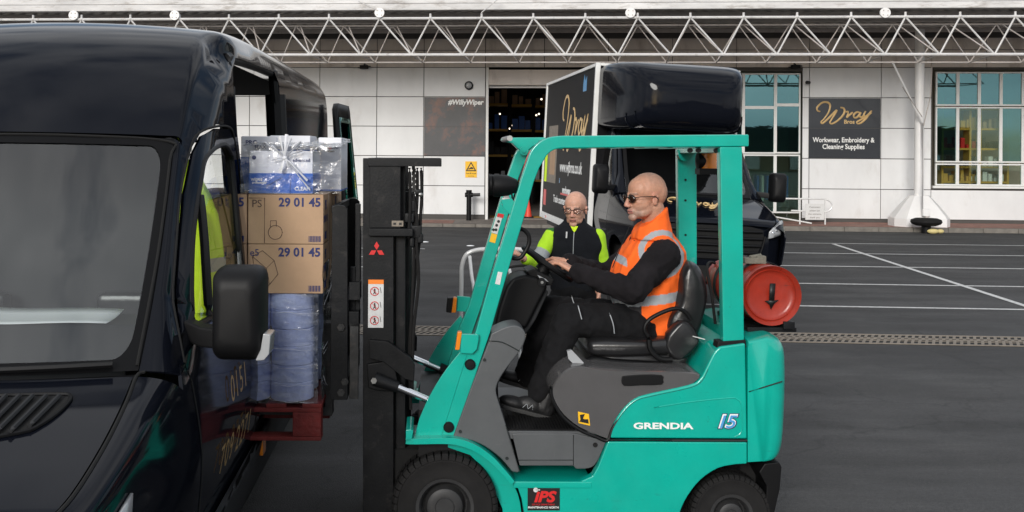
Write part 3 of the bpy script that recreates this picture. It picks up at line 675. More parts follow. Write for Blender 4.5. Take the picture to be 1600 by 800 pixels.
# wall light
p = WALL.at(732.5, 133.5, 1, -.1); t = thing('bulkhead_light', WALL, p, 'round black-rimmed wall light above the poster', 'wall light')
mb = MB(); mb.lathe([(.0, 0), (.13, 0), (.13, .07), (.105, .09)], p+Vector((0, .07, 0)), (0, -1, 0), 24); mb.build('housing', 'plastic_black', t)
mb = MB(); mb.sphere(p, (.1, .06, .1), 20, 10); mb.build('diffuser', 'lamp_glass', t)
for px, py, lb in ((569, 104.5, 'small dark floodlight on the wall above the van rear door'), (1243, 104, 'small dark floodlight above the glazed entrance')):
    p = WALL.at(px, py, 1, -.15); t = thing('floodlight', WALL, p, lb, 'floodlight', 'floodlights on the facade')
    mb = MB(); mb.box(p.x-.13, p.x+.13, -.22, -.1, p.z-.06, p.z+.05); mb.build('lamp_body', 'plastic_black', t, bevel=.01)
    mb = MB(); mb.bar((p.x, -.03, p.z+.1), (p.x, -.15, p.z+.06), .04, .02); mb.bar((p.x-.2, -.12, p.z-.02), (p.x+.2, -.15, p.z+.02), .02, .03); mb.build('bracket', 'plastic_black', t)
p = WALL.at(1264.5, 129, 1, -.12); t = thing('security_camera', WALL, p, 'small grey wall camera above the corner of the dark company sign', 'camera')
mb = MB(); mb.cyl(p, p+Vector((-.1, -.08, 0)), .05, n=12); mb.build('camera_body', 'rim_grey', t); mb = MB(); mb.cyl(p, p+Vector((0, .1, 0)), .03, n=10); mb.build('arm', 'rim_grey', t)
# standpipe
p = WALL.at(732.5, 340, 1, -.55); b = Vector((p.x, -.55, PAVE-.03)); t = thing('standpipe', WALL, b, 'black standpipe with a side arm in front of the white wall', 'pipe'); zt_ = WALL.at(732, 298, 1, -.55).z; za = WALL.at(732, 304.5, 1, -.55).z
mb = MB(); mb.cyl(b, (b.x, b.y, zt_), .075, n=16); mb.build('pipe', 'plastic_black', t); mb = MB(); mb.cyl((b.x-.12, b.y, za), (b.x+.12, b.y, za), .07, n=14); mb.cyl((b.x, b.y, zt_-.06), (b.x, b.y, zt_+.02), .09, n=14); mb.build('valve', 'plastic_black', t)
mb = MB(); mb.cyl((b.x+.12, b.y, za), (b.x+.34, b.y, za+.01), .05, n=12); mb.build('side_arm', 'rim_grey', t)
# entrance handrail and notice
yr = -1.2; Pp = lambda u, v: WALL.at(u, v, 1, yr)
a = Pp(1250, 360); t = thing('handrail', WALL, (a.x, yr, PAVE), 'white tubular handrail with a rounded end outside the glazed entrance', 'handrail')
mb = MB(); mb.tube([Pp(1205, 310), Pp(1240, 310.5), Pp(1285, 311), Pp(1296, 314), Pp(1300, 320), Pp(1297, 328), Pp(1288, 331), Pp(1262, 330), Pp(1236, 329)], .024, 8, 4); mb.build('rail', 'white_tube', t)
for u, v0 in ((1250, 311), (1289.5, 312)):
    q = Pp(u, v0); mb = MB(); mb.cyl((q.x, yr, PAVE), (q.x, yr, q.z), .022, n=8); mb.build('post', 'white_tube', t)
mb = MB(); mb.tube([Pp(1200, 337), Pp(1235, 343), Pp(1268, 349)], .022, 8, 3); mb.build('ramp_rail', 'white_tube', t)
q0, q1 = Pp(1258, 318), Pp(1287, 343.5); t = thing('notice', WALL, (q0.x, yr, q1.z), 'pale paper notice tied to the white handrail', 'notice'); mb = MB(); mb.box(q0.x, q1.x, yr-.035, yr-.025, q1.z, q0.z); mb.build('sheet', 'sticker_white', t)
for k in range(4): text('faint_lettering', ['Customers', 'please use', 'this entrance', 'thank you'][k], .07, 'ink_dark', t, (q0.x/2+q1.x/2, yr-.036, q0.z-.1-k*.1), ext=.0004)
for k, (u, v, lb) in enumerate(((664, 379, 'white scrap of litter on the tarmac near the drain of the apron'), (735, 385, 'second pale scrap of litter beside the trolley handle'))):
    p = ground_pt(u, v); mb = MB(); mb.sphere(p+Vector((0, 0, .015)), (.09, .03, .015), 8, 5); o = mb.build('litter', 'paper', frame=WORLD, base=(p.x, p.y, 0)); setp(o, ['white scrap of litter lying on the tarmac by the white line stub', 'small white scrap of litter lying behind the trolley handle'][k], 'litter')
# the yard opposite, behind the photographer: seen only in glass and paint
t = thing('opposite_warehouse', WORLD, (0, -88, 0), 'long low brick and grey warehouse across the yard, reflected in the glazing', 'building')
mb = MB(); mb.box(-60, 60, -102, -88, 0, 2.6); mb.build('brick_wall', 'brick_wall', t); mb = MB(); mb.box(-60, 60, -102, -87.9, 2.6, 6.5); mb.build('cladding', 'dark_trim', t)
for k in range(14):
    mb = MB(); mb.box(-56+k*8.3, -52+k*8.3, -87.85, -87.75, .3, 2.5); mb.build('door', 'wall_panel', t)

# ================================================================== FORKLIFT
fk = thing('forklift_truck', FK, (.55, 0, 0), 'teal counterbalance forklift truck with grey trim and black mast', 'forklift')
NY = -.50
fx = lambda pts, y=NY: xz(FK, pts, y)
def plate(name, pts, y0, y1, m, parent=fk, yp=None, bevel=.006, **k):
    mb = MB(); mb.prism(fx(pts, y0 if yp is None else yp), 1, y0, y1); return mb.build(name, m, parent, bevel=bevel, **k)
def spl(pts, n=5): return [tuple(q) for q in catmull([Vector(p) for p in pts], n)]
def arc_px(cx, cy, r, a0, a1, n): return [(cx+r*math.cos(R(a0+(a1-a0)*i/n)), cy-r*math.sin(R(a0+(a1-a0)*i/n))) for i in range(n+1)]
# --- wheels
def wheel(cx, cz, y0, y1, rad, rim, parent, hub=.07, side=-1, blocks=44):
    w = y1-y0; ym = (y0+y1)/2; c = Vector((cx, ym, cz)); d = Vector((0, side, 0))
    wo = MB(); ro = rad-.012
    prof = [(rim, -w*.42), (rim+.015, -w*.5), (rad*.80, -w*.5), (rad*.9, -w*.47), (ro, -w*.36), (ro, w*.36), (rad*.9, w*.47), (rad*.885, w*.5), (rad*.86, w*.505), (rad*.845, w*.495), (rad*.72, w*.505), (rim+.03, w*.5), (rim+.02, w*.52), (rim+.008, w*.5), (rim, w*.42)]
    wo.lathe(prof, c, d, 64)
    tyre = wo.build('tyre', 'rubber', parent, recalc=False)
    tb = MB()
    for i in range(blocks):
        a = 2*math.pi*i/blocks
        for sgn in (-1, 1):
            aa = a+(math.pi/blocks if sgn > 0 else 0); u = Vector((math.cos(aa), 0, math.sin(aa))); t = Vector((-math.sin(aa), 0, math.cos(aa)))
            hw_ = math.pi*rad/blocks*.78
            q = [c+u*(r_)+t*(k*hw_)+Vector((0, sgn*yv, 0)) for (r_, yv) in ((rad, w*.05), (rad, w*.42), (rad*.955, w*.5), (rad*.90, w*.505), (rad*.9, w*.1)) for k in (-1, 1)]
            vs = [tb.b.verts.new(p) for p in q]
            for j in range(4): tb.face([vs[2*j], vs[2*j+1], vs[2*j+3], vs[2*j+2]])
            tb.face([vs[0], vs[2], vs[4], vs[6], vs[8]]); tb.face([vs[9], vs[7], vs[5], vs[3], vs[1]])
    tb.build('tread', 'rubber', tyre)
    rb = MB(); rb.lathe([(rim+.012, w*.50), (rim+.012, w*.515), (rim-.004, w*.50), (rim-.012, w*.44), (rim-.02, w*.2), (rim-.035, w*.12), (hub+.015, w*.13), (hub+.01, w*.2), (hub, w*.42), (hub-.012, w*.46), (hub*.55, w*.46), (hub*.5, w*.5), (0, w*.5)], c, d, 40); rb.lathe([(rim, -w*.45), (rim-.02, w*.2)], c, d, 40)
    rimo = rb.build('rim', 'rim_grey', parent, recalc=False)
    for i in range(8):
        a = 2*math.pi*i/8+.2; q = c+Vector((math.cos(a), 0, math.sin(a)))*(hub+.032)+d*w*.12; nb = MB(); nb.cyl(q, q+d*.02, .011, n=6); nb.build('wheel_nut', 'mast_worn', rimo)
pw = FK.at(695, 796, 1, -.53); 
for y0, y1, sd_ in ((-.53, -.36, -1), (.36, .53, 1)):
    w_ = bpy.data.objects.new('front_wheel', None); COL.objects.link(w_); w_.parent = fk; BASE[w_] = BASE[fk]; wheel(pw.x, .268, y0, y1, .268, .135, w_, .09, sd_)
pr = FK.at(1143, 803, 1, -.47)
for y0, y1, sd_ in ((-.47, -.33, -1), (.33, .47, 1)):
    w_ = bpy.data.objects.new('rear_wheel', None); COL.objects.link(w_); w_.parent = fk; BASE[w_] = BASE[fk]; wheel(pr.x, .208, y0, y1, .208, .10, w_, .06, sd_)
# --- teal bodywork
low = [(806, 754), (905, 753), (926, 744), (935, 728), (950, 690), (1167.5, 691), (1167.5, 725)]+spl([(1150, 726), (1122, 732), (1095, 750), (1075, 775), (1063, 800), (1056, 830), (1053, 856)], 3)+[(826, 856), (822, 820), (815, 780)]
plate('lower_body', low, -.50, -.44, 'teal', bevel=.008); plate('lower_body', low, .44, .50, 'teal', yp=-.50, bevel=.008)
mb = MB(); f0 = FK.at(812, 800, 1, -.5).x; f1 = FK.at(1060, 800, 1, -.5).x; mb.box(f0+.02, f1-.02, -.439, .439, .14, FK.at(900, 760, 1, -.5).z-.04); mb.box(f0-.75, f0+.0, -.33, .33, .2, .5); mb.box(f1, f1+.38, -.3, .3, .2, .42); mb.build('chassis', 'black', fk)
step = [(803, 752), (812, 726), (930, 726), (936, 728), (927, 745), (905, 752)]
mb = MB(); zs = FK.at(850, 752, 1, -.50).z; x0 = FK.at(802, 740, 1, -.5).x; x1 = FK.at(925, 740, 1, -.5).x; mb.box(x0, x1, -.505, -.24, zs-.035, zs); mb.build('step', 'teal', fk, bevel=.006)
mb = MB(); mb.box(x0, x1-.02, .24, .505, zs-.035, zs); mb.build('step', 'teal', fk, bevel=.006)
cover = [(952, 685)]+spl([(956, 668), (971, 643), (992, 623.6), (1018, 615), (1077, 602), (1094, 592), (1104, 574), (1116, 551), (1125, 542)], 3)+[(1165, 536.5), (1167.5, 686)]
plate('side_panel', cover, -.497, -.30, 'teal', bevel=.012, seg=3); plate('side_panel', cover, .30, .497, 'teal', yp=-.497, bevel=.012, seg=3)
mb = MB(); mb.prism([(p[0], p[1]-.02) for p in fx([(1094, 600), (1104, 582), (1116, 560), (1125, 548), (1165, 541), (1167.5, 686), (1094, 686)])], 1, -.299, .299); mb.build('rear_deck', 'teal', fk, bevel=.01)
# pressed crease on the side panel and seams
mb = MB(); 
cr_px = spl([(1022, 637), (1080, 628), (1140, 622), (1152, 624), (1158, 632), (1160, 660), (1158, 676), (1148, 683)], 5)
mb.tube([Vector((p[0], -.4975, p[1])) for p in fx(cr_px, -.5)], .0028, 6, 1); mb.build('pressed_crease', 'teal', fk)
mb = MB(); mb.tube([Vector((p[0], -.494, p[1])) for p in fx([(950, 688.3), (1050, 688.8), (1168, 689)], -.5)], .006, 6, 1); mb.build('body_seam', 'seam', fk)
# counterweight with rounded corners
cw = [(1168.5, 538), (1170, 531)]+spl([(1206, 526), (1220, 532), (1229, 546), (1231.5, 566), (1232, 600), (1230.5, 650), (1228, 690), (1223, 712), (1214, 722), (1195, 724)], 3)+[(1168.5, 725)]
cwp = fx(cw, -.5); mb = MB(); xr = max(p[0] for p in cwp)
def cwring(t):
    y = -.5+t; ins = 0
    e = min(t, 1.0-t); rr_ = .09
    k = 1-math.sqrt(max(0, 1-(1-min(1, e/rr_))**2)); bulge = .05*math.sin(math.pi*t)
    r = []
    for (x, z) in cwp:
        f_ = max(0, (x-cwp[0][0]-.01)/(xr-cwp[0][0])); r.append(Vector((x-(k*.085)*f_+bulge*f_, y, z-(k*.02 if z > .8 else -k*.01))))
    return r
mb.rings([cwring(t) for t in (0, .006, .02, .045, .09, .2, .35, .5, .65, .8, .91, .955, .98, .994, 1.0)]); mb.build('counterweight', 'teal', fk, ang=40)
mb = MB(); mb.tube([Vector((p[0]+(.0 if i < 2 else .0), -.501, p[1])) for i, p in enumerate(fx([(1170, 612), (1190, 606), (1222, 596)], -.5))], .0035, 6, 1); mb.build('counterweight_seam', 'seam', fk)
mb = MB(); mb.prism(fx([(1195, 724.5), (1218, 722), (1222, 730), (1219, 765), (1211, 800), (1204, 830), (1190, 850), (1182, 850), (1196, 800), (1198, 760), (1186, 738)], -.47), 1, -.47, .47); mb.build('rear_guard', 'plastic_black', fk, bevel=.008)
mb = MB(); mb.box(pr.x-.28, pr.x+.22, -.30, .30, .3, FK.at(1168, 722, 1, -.5).z-.02); mb.build('wheel_well', 'black', fk)
# wheel arch inner (rear)
# --- grey engine hood, floor, cowl
hood = [(951, 687)]+spl([(956, 668), (971, 643), (992, 623.6), (1018, 615), (1077, 602), (1090, 595), (1096, 589), (1092, 584), (1070, 582)], 3)+spl([(1000, 581), (940, 578), (912, 574), (898, 574), (886, 579), (872, 592), (863, 610), (866, 626), (880, 648), (905, 668), (940, 683)], 3)
hp = fx([(2*950-950 if False else a, b) for a, b in hood], -.5)
mb = MB()
def hoodring(y, k):
    cx = sum(p[0] for p in hp)/len(hp); cz = FK.at(1000, 650, 1, -.5).z
    return [Vector((x+(cx-x)*k*.25, y, z-max(0, z-cz)*k*.35)) for x, z in hp]
mb.rings([hoodring(y, k) for y, k in ((-.486, .06), (-.480, .02), (-.465, 0), (.465, 0), (.480, .02), (.486, .06))]); mb.build('engine_hood', 'grey_gloss', fk, ang=50)
mb = MB(); mb.tube([Vector((p[0], -.489, p[1])) for p in fx(spl([(860, 604), (864, 626), (880, 652), (906, 672), (930, 682), (949, 688.5), (957, 670), (973, 645), (993, 626), (1018, 618.5), (1077, 605.5), (1096, 595), (1106, 576)], 4), -.49)], .0085, 8, 1); mb.build('hood_seal', 'van_black', fk)
mb = MB(); mb.prism(fx(spl([(972, 588), (1000, 585.5), (1034, 586), (1036, 593), (1034, 601), (1000, 602), (975, 603), (971, 595)], 2), -.49), 1, -.494, -.47); mb.build('hood_handle', 'plastic_black', fk, bevel=.004)
mb = MB(); zf = FK.at(850, 674, 1, -.47).z; xa_, xb_ = FK.at(800, 676, 1, -.47).x, FK.at(905, 676, 1, -.47).x
mb.box(xa_-.1, xb_+.08, -.47, .47, zf-.04, zf); mb.build('floor', 'grey_plastic', fk, bevel=.004)
mb = MB(); mb.box(xa_-.07, xb_-.02, -.455, .2, zf, zf+.006)
for i in range(24):
    for j in range(26):
        x = xa_-.05+i*.0155; y = -.44+j*.024; mb.box(x, x+.009, y, y+.016, zf+.006, zf+.0095)
mb.build('floor_mat', 'plastic_black', fk)
ris = [(800, 678), (812, 677), (897, 677), (948, 689)]+spl([(938, 712), (930, 726), (920, 732), (900, 733)], 3)+[(896, 728), (812, 728)]
plate('step_riser', ris, -.478, -.43, 'grey_plastic', bevel=.006); plate('step_riser', ris, .43, .478, 'grey_plastic', yp=-.478, bevel=.006)
for pts in ([(800, 719), (896, 719)], [(896, 680), (896, 727)]):
    mb = MB(); mb.tube([Vector((p[0], -.479, p[1])) for p in fx(pts, -.48)], .002, 4, 1); mb.build('riser_line', 'seam', fk)
mb = MB(); q = FK.at(930, 695, 1, -.48); mb.cyl(q, q+Vector((0, -.004, 0)), .012, n=12); mb.build('riser_bolt', 'black', fk)
cowl = [(708, 683)]+[(738, 600), (765, 530)]+spl([(768, 521), (790, 511), (808, 509), (819, 517), (821, 529), (812, 549), (796, 570), (782, 590), (775, 609), (779, 628)], 3)+[(794, 675), (812, 736), (809, 739)]+spl([(800, 737), (782, 716), (758, 698), (735, 688), (712, 684)], 3)
for (a, b, yp) in ((-.485, -.30, None), (.30, .485, -.485)):
    plate('front_cowl', cowl, a, b, 'grey_plastic', yp=yp, bevel=.014, seg=3)
mb = MB(); mb.tube([Vector((p[0], -.487, p[1])) for p in fx(spl([(764, 533), (785, 535), (812, 549)], 3), -.49)], .003, 5, 1); mb.tube([Vector((p[0], -.487, p[1])) for p in fx([(812, 737), (803, 706), (790, 664)], -.49)], .0022, 5, 1); mb.build('cowl_line', 'seam', fk)
for u, v in ((757, 562), (719, 674), (792, 716)):
    q = FK.at(u, v, 1, -.486); mb = MB(); mb.cyl(q, q+Vector((0, -.006, 0)), .008, n=10); mb.build('cowl_bolt', 'seam', fk)
mb = MB(); mb.prism(fx([(745, 590), (790, 530), (812, 545), (778, 600), (780, 640), (795, 680), (730, 680)], -.3), 1, -.299, .299); mb.build('dash_panel', 'plastic_black', fk, bevel=.01)
# fender arch
arc_o = spl([(634.5, 688), (640, 686), (700, 684.5), (725, 688), (748, 698), (770, 714), (788, 733), (804, 752)], 4)
arc_i = spl([(800, 758), (782, 738), (764, 721), (744, 707), (722, 698), (698, 694), (640, 694.5), (634, 692)], 4)
for a, b, yp in ((-.53, -.28, None), (.28, .53, -.53)):
    plate('fender', arc_o+arc_i, a, b, 'teal', yp=-.53, bevel=.003)
    plate('fender_lip', [(634, 672), (641, 671), (646, 673), (643, 688), (634, 691)], a, b, 'teal', yp=-.53, bevel=.004)
arch = spl([(780, 745), (800, 760), (812, 790), (818, 830), (820, 856)], 3)+[(800, 856), (792, 800), (776, 762)]
for a, b in ((-.46, -.36), (.36, .46)): plate('fender_inner', spl([(700, 697), (740, 704), (772, 728), (800, 757), (814, 790), (820, 856)], 3)+[(790, 856), (786, 800), (760, 740), (735, 715), (700, 703)], a, b, 'teal', yp=-.5, bevel=.003)
brk = [(647, 685)]+spl([(655, 655), (668, 625), (687, 592), (708, 563), (728, 540)], 4)+[(732, 548), (690, 681), (688, 685)]
plate('frame_plate', brk, -.475, -.46, 'teal', bevel=.003); plate('frame_plate', brk, .46, .475, 'teal', yp=-.475, bevel=.003)
# --- overhead guard
leg = [(688, 682), (726, 557), (743, 519), (765, 440), (790, 360), (802, 320), (814, 280), (827, 242)]+spl([(831, 234), (838, 226), (848, 218.5), (862, 213.5), (880, 212)], 3)+[(1000, 211.3), (1170.5, 210), (1170.5, 229), (1000, 230), (890, 231.5)]+spl([(876, 231.5), (865, 234.5), (856, 241), (849, 252), (843, 262)], 3)+[(834, 285), (825, 320), (813, 360), (789, 440), (766, 520), (709, 686)]
plate('guard_side', leg, -.47, -.415, 'teal', bevel=.007); plate('guard_side', leg, .415, .47, 'teal', yp=-.47, bevel=.007)
post = [(1125, 229.5), (1160, 229.5), (1163, 536), (1130, 538)]
plate('guard_post', post, -.472, -.412, 'teal', bevel=.007); plate('guard_post', [(a+2 if b < 300 else a, b) for a, b in post], .412, .472, 'teal', yp=-.472, bevel=.007)
plate('post_boot', [(1122, 534), (1165, 531), (1167, 543), (1140, 544), (1120, 546)], -.48, -.40, 'van_black', bevel=.004)
zg = FK.at(1100, 213, 1, -.47).z; xg0, xg1 = FK.at(800, 213, 1, -.47).x, FK.at(1168, 213, 1, -.47).x
mb = MB(); mb.box(FK.at(1125, 235, 1, -.47).x, FK.at(1160, 235, 1, -.47).x, -.411, .411, zg-.085, zg-.02); mb.build('rear_cross_beam', 'teal', fk, bevel=.005)
for i in range(6):
    x = FK.at(870, 213, 1, -.47).x+i*.145; mb = MB(); mb.box(x, x+.03, -.414, .414, zg-.06, zg-.01); mb.build('roof_bar', 'teal', fk, bevel=.003)
# front header bracket on top, runs across
hb = [(797, 212.5), (870, 212), (862, 220), (846, 228), (838, 235), (822, 232), (812, 222), (797, 219.5), (793, 216)]
plate('guard_header', hb, .40, .48, 'teal', yp=-.1, bevel=.004)
mb = MB(); q = FK.at(799, 215.5, 1, -.1); mb.cyl((q.x, .0, q.z), (q.x, .5, q.z), .016, n=12); mb.build('header_tube', 'steel', fk)
q = FK.at(818, 236, 1, .39); mb = MB(); mb.cyl(q, q-Vector((0, .03, 0)), .026, n=16); mb.cyl(q-Vector((0, .03, 0)), q-Vector((0, .04, 0)), .012, n=8); mb.build('guard_bolt', 'teal', fk)
for u, v, r_ in ((734.5, 569.5, .024), (701, 667.5, .024)):
    q = FK.at(u, v, 1, -.477); mb = MB(); mb.lathe([(r_*1.15, -.01), (r_*1.12, .006), (r_*.9, .012), (0, .013)], q, (0, -1, 0), 20, True); mb.build('frame_plug', 'plastic_black', fk)
q0 = fx([(688, 683), (709, 687), (706, 690), (686, 687)], -.47); mb = MB(); mb.prism(q0, 1, -.478, -.41); mb.build('leg_foot', 'van_black', fk)
q = FK.at(1068, 240, 1, .40); mb = MB(); mb.cyl(q, q-Vector((0, .05, 0)), .045, n=20); mb.build('post_boss', 'teal', fk)
for v in (281, 313, 367):
    q = FK.at(1071, v, 1, .411); mb = MB(); mb.cyl(q, q-Vector((0, .004, 0)), .007, n=8); mb.build('post_hole', 'black', fk)
for u in (1077, 1090, 1118):
    q = FK.at(u, 235, 1, -.40); mb = MB(); mb.cyl(q, q-Vector((0, .03, 0)), .012, n=8); mb.build('beam_bolt', 'black', fk)
# lamps on the guard
def round_lamp(u, v, y, r_, lb=None):
    q = FK.at(u, v, 1, y); lo = MB(); lo.lathe([(0, .10), (r_*.55, .095), (r_*.9, .05), (r_, 0), (r_, -.025), (r_*.88, -.03)], q, (1, 0, .0), 24); o = lo.build('headlight', 'plastic_black', fk)
    lg = MB(); lg.lathe([(0, -.012), (r_*.87, -.02)], q, (1, 0, 0), 24); lg.build('lens', 'lamp_glass', o)
round_lamp(771, 289, .47, .062); round_lamp(779, 290, -.42, .058)
mb = MB(); q = FK.at(792, 312, 1, -.42); mb.bar(q, FK.at(789, 298, 1, -.42), .02, .03); mb.box(q.x-.025, q.x+.015, q.y-.02, q.y+.02, q.z-.03, q.z+.01); mb.build('lamp_bracket', 'steel', fk, bevel=.003)
plate('lamp_arm', [(783, 312), (800, 310), (812, 330), (812, 336), (797, 336), (786, 324)], -.45, -.43, 'teal', bevel=.002)
mb = MB(); mb.tube([FK.at(*p, 1, -.44) for p in ((795, 300), (800, 305), (799, 318), (793, 323))], .005, 6); mb.build('lamp_cable', 'black', fk)
# indicators
plate('indicator_bracket', [(721, 522), (748, 523), (748, 530), (745, 546), (738, 553), (719, 552)], -.50, -.478, 'teal', bevel=.003)
plate('indicator', [(715, 519), (722, 519), (718, 547), (711, 547)], -.505, -.46, 'amber', bevel=.004)
plate('indicator_bracket', [(714, 462), (735, 464), (732, 487), (713, 486)], .47, .49, 'teal', yp=.48, bevel=.003)
plate('indicator', [(708, 464), (714, 464), (712, 487), (705, 487)], .44, .50, 'amber', yp=.48, bevel=.003)
plate('indicator_rear_shell', [(699, 464), (708, 463.5), (705, 487), (697, 486)], .43, .51, 'plastic_black', yp=.48, bevel=.003)
# rear amber lamp under the guard
q = FK.at(1106, 252, 1, .1); t_ = MB(); t_.cyl(q+Vector((.0, 0, -.04)), q+Vector((.0, 0, .05)), .05, n=20); t_.build('beacon', 'amber', fk)
mb = MB(); mb.cyl(q+Vector((0, 0, .05)), q+Vector((0, 0, .11)), .03, n=12); mb.box(q.x-.06, q.x+.05, q.y-.05, q.y+.05, q.z-.075, q.z-.041); mb.lathe([(.0, .0), (.045, 0), (.05, .04), (0, .05)], q+Vector((-.02, 0, 0)), (-1, 0, 0), 16); mb.build('work_lamp', 'plastic_black', fk, bevel=.002)
q = FK.at(823, 262, 1, .3); mb = MB(); mb.sphere(q, (.02, .03, .11), 14, 10, Matrix.Rotation(R(14), 3, 'Y')); mb.build('tail_lamp', 'red_lens', fk)
# grab handle
hp_ = [FK.at(*p, 1, -.395) for p in ((808, 357), (818, 359), (826, 368), (826, 382), (816, 400), (808, 404), (800, 403))]
mb = MB(); mb.tube(hp_, .011, 10, 5); mb.build('grab_handle', 'plastic_black', fk)
# steering column, wheel
colm = [(770, 520), (779, 480), (790, 448), (800, 434), (818, 428), (838, 432), (856, 446), (838, 480), (822, 512), (808, 512), (790, 512)]
plate('column_cowl', colm, -.13, .13, 'plastic_black', yp=-.1, bevel=.02, seg=3)
plate('column_cowl', [(845, 448), (858, 456), (838, 500), (822, 524), (795, 520), (812, 500)], -.09, .09, 'dark_trim', yp=-.1, bevel=.012)
plate('instrument_pod', [(822, 424), (834, 420), (866, 436), (862, 446), (848, 446), (832, 436)], -.11, .11, 'plastic_black', yp=-.1, bevel=.008)
plate('instrument_face', [(838, 428), (852, 435), (857, 440), (843, 435)], -.13, -.105, 'lamp_glass', yp=-.1, bevel=.003)
SWC = FK.at(855, 412, 1, -.02); sn = Vector((.56, 0, .83)).normalized(); su = Vector((.83, 0, -.56)).normalized(); sv = Vector((0, 1, 0)); SWR = .155
swp = [SWC+su*SWR*math.cos(2*math.pi*i/24)+sv*SWR*math.sin(2*math.pi*i/24) for i in range(24)]
mb = MB(); mb.tube(swp, .016, 10, 2, True); sw = mb.build('steering_wheel', 'plastic_black', fk)
mb = MB()
for a in (90, 210, 330): mb.bar(SWC-sn*.03, SWC+su*SWR*math.cos(R(a))+sv*SWR*math.sin(R(a)), .03, .012, sn)
mb.cyl(SWC-sn*.05, SWC-sn*.005, .045, .04, 20); mb.build('wheel_spoke', 'plastic_black', sw)
mb = MB(); mb.cyl(SWC-sn*.2, SWC-sn*.04, .03, n=14); mb.build('steering_shaft', 'van_black', fk)
q = FK.at(846, 440, 1, -.14); mb = MB(); mb.cyl(q, q+Vector((0, -.03, 0)), .022, n=16); kn = mb.build('ignition_knob', 'plastic_black', fk); mb = MB(); mb.cyl(q+Vector((0, -.0301, 0)), q+Vector((0, -.034, 0)), .008, n=10); mb.build('knob_cap', 'steel', kn)
mb = MB(); mb.tube([FK.at(*p, 1, .15) for p in ((770, 430), (788, 420), (815, 415), (828, 418))], .008, 6); mb.build('lever', 'black', fk)
# seat
def slab_loft(name, pts, y0, y1, m, puff=.03, parent=fk, yp=-.25):
    p = xz(FK, pts, yp); cx = sum(a for a, b in p)/len(p); cz = sum(b for a, b in p)/len(p); mb = MB(); rr = []
    for t in (0, .02, .06, .14, .3, .5, .7, .86, .94, .98, 1):
        e = min(t, 1-t)*(y1-y0); k = max(0, 1-e/(puff*1.6)); k = 1-math.sqrt(max(0, 1-k*k)); k *= .6
        rr.append([Vector((a+(cx-a)*k*min(1, puff/max(.01, abs(a-cx))), y0+(y1-y0)*t, b+(cz-b)*k*min(1, puff/max(.01, abs(b-cz))))) for a, b in p])
    mb.rings(rr); return mb.build(name, m, parent, ang=60)
slab_loft('seat_cushion', spl([(918, 541), (922, 532), (945, 528), (1000, 530), (1045, 527), (1060, 535), (1058, 552), (1000, 557), (932, 557), (919, 550)], 3), -.28, .28, 'seat_vinyl', .04)
slab_loft('seat_base', spl([(922, 554), (1050, 551), (1076, 556), (1074, 570), (1060, 577), (1000, 580), (940, 577), (924, 568)], 3), -.25, .25, 'seat_vinyl', .035)
slab_loft('seat_skirt', spl([(914, 560), (930, 556), (960, 560), (1040, 566), (1040, 576), (930, 574), (912, 570)], 3), -.28, .28, 'plastic_black', .02)
slab_loft('backrest', spl([(1066, 430), (1078, 413), (1094, 414), (1106, 432), (1112, 460), (1106, 500), (1096, 530), (1080, 545), (1058, 540), (1044, 520), (1048, 500), (1060, 480), (1066, 455)], 3), -.23, .23, 'seat_vinyl', .06)
slab_loft('hip_bolster', spl([(1040, 520), (1060, 500), (1080, 505), (1092, 530), (1080, 550), (1060, 562), (1044, 556), (1036, 540)], 3), -.29, -.20, 'seat_vinyl', .03)
mb = MB(); mb.tube([FK.at(*p, 1, -.30) for p in ((1014, 528), (1007, 514), (1014, 500), (1035, 488), (1056, 482), (1070, 487), (1080, 500))], .011, 10, 5); mb.build('hip_restraint', 'plastic_black', fk)
mb = MB(); mb.tube([FK.at(*p, 1, -.302) for p in ((1014, 528), (1016, 545), (1030, 560), (1050, 562))], .015, 10, 5); mb.build('hip_restraint', 'plastic_black', fk)
mb = MB(); mb.bar(FK.at(1082, 525, 1, -.29), FK.at(1101, 530, 1, -.29), .004, .018, Vector((0, 1, 0))); mb.build('seat_tag', 'sticker_white', fk)
mb = MB(); mb.prism(xz(FK, [(887, 550), (894, 548), (913, 568), (909, 575), (900, 573), (889, 562)], -.42), 1, -.40, -.37); o = mb.build('document_wallet', 'lamp_glass', fk)
# --- mast
def mrail(name, pts, y0, y1, m='mast', bevel=.004, yp=-.36): return plate(name, pts, y0, y1, m, yp=yp, bevel=bevel)
for s in (0, 1):
    f_ = (lambda a, b: (a, b)) if s == 0 else (lambda a, b: (-b, -a))
    mrail('outer_mast_rail', [(567, 246), (575, 243), (577, 252), (577, 300), (614, 372), (614, 868), (567, 868)] if False else [(567, 247), (615, 247), (615, 868), (567, 868)], *f_(-.36, -.335))
    mrail('outer_mast_flange', [(567, 247.5), (573, 247.5), (573, 867), (567, 867)], *f_(-.334, -.26)); mrail('outer_mast_flange', [(609, 368), (615, 368), (615, 867), (609, 867)], *f_(-.334, -.26))
    mrail('inner_mast_rail', [(617, 250), (633, 250), (633, 820), (617, 820)], *f_(-.31, -.27))
    mrail('mast_top_plate', [(578, 259), (626, 259), (626, 356), (578, 356)], *f_(-.372, -.361))
    mb = MB(); p0 = FK.at(652, 300, 1, -.2); p1 = FK.at(652, 800, 1, -.2); mb.cyl((p0.x-.06, f_(-.24, -.2)[0], .15), (p0.x-.06, f_(-.24, -.2)[0], 1.85), .026, n=12); mb.build('lift_cylinder', 'mast', fk)
mb = MB(); zt1 = FK.at(640, 247, 1, -.36).z; zt0 = FK.at(640, 260, 1, -.36).z; xa_, xb_ = FK.at(575, 250, 1, -.38).x, FK.at(690, 250, 1, -.38).x
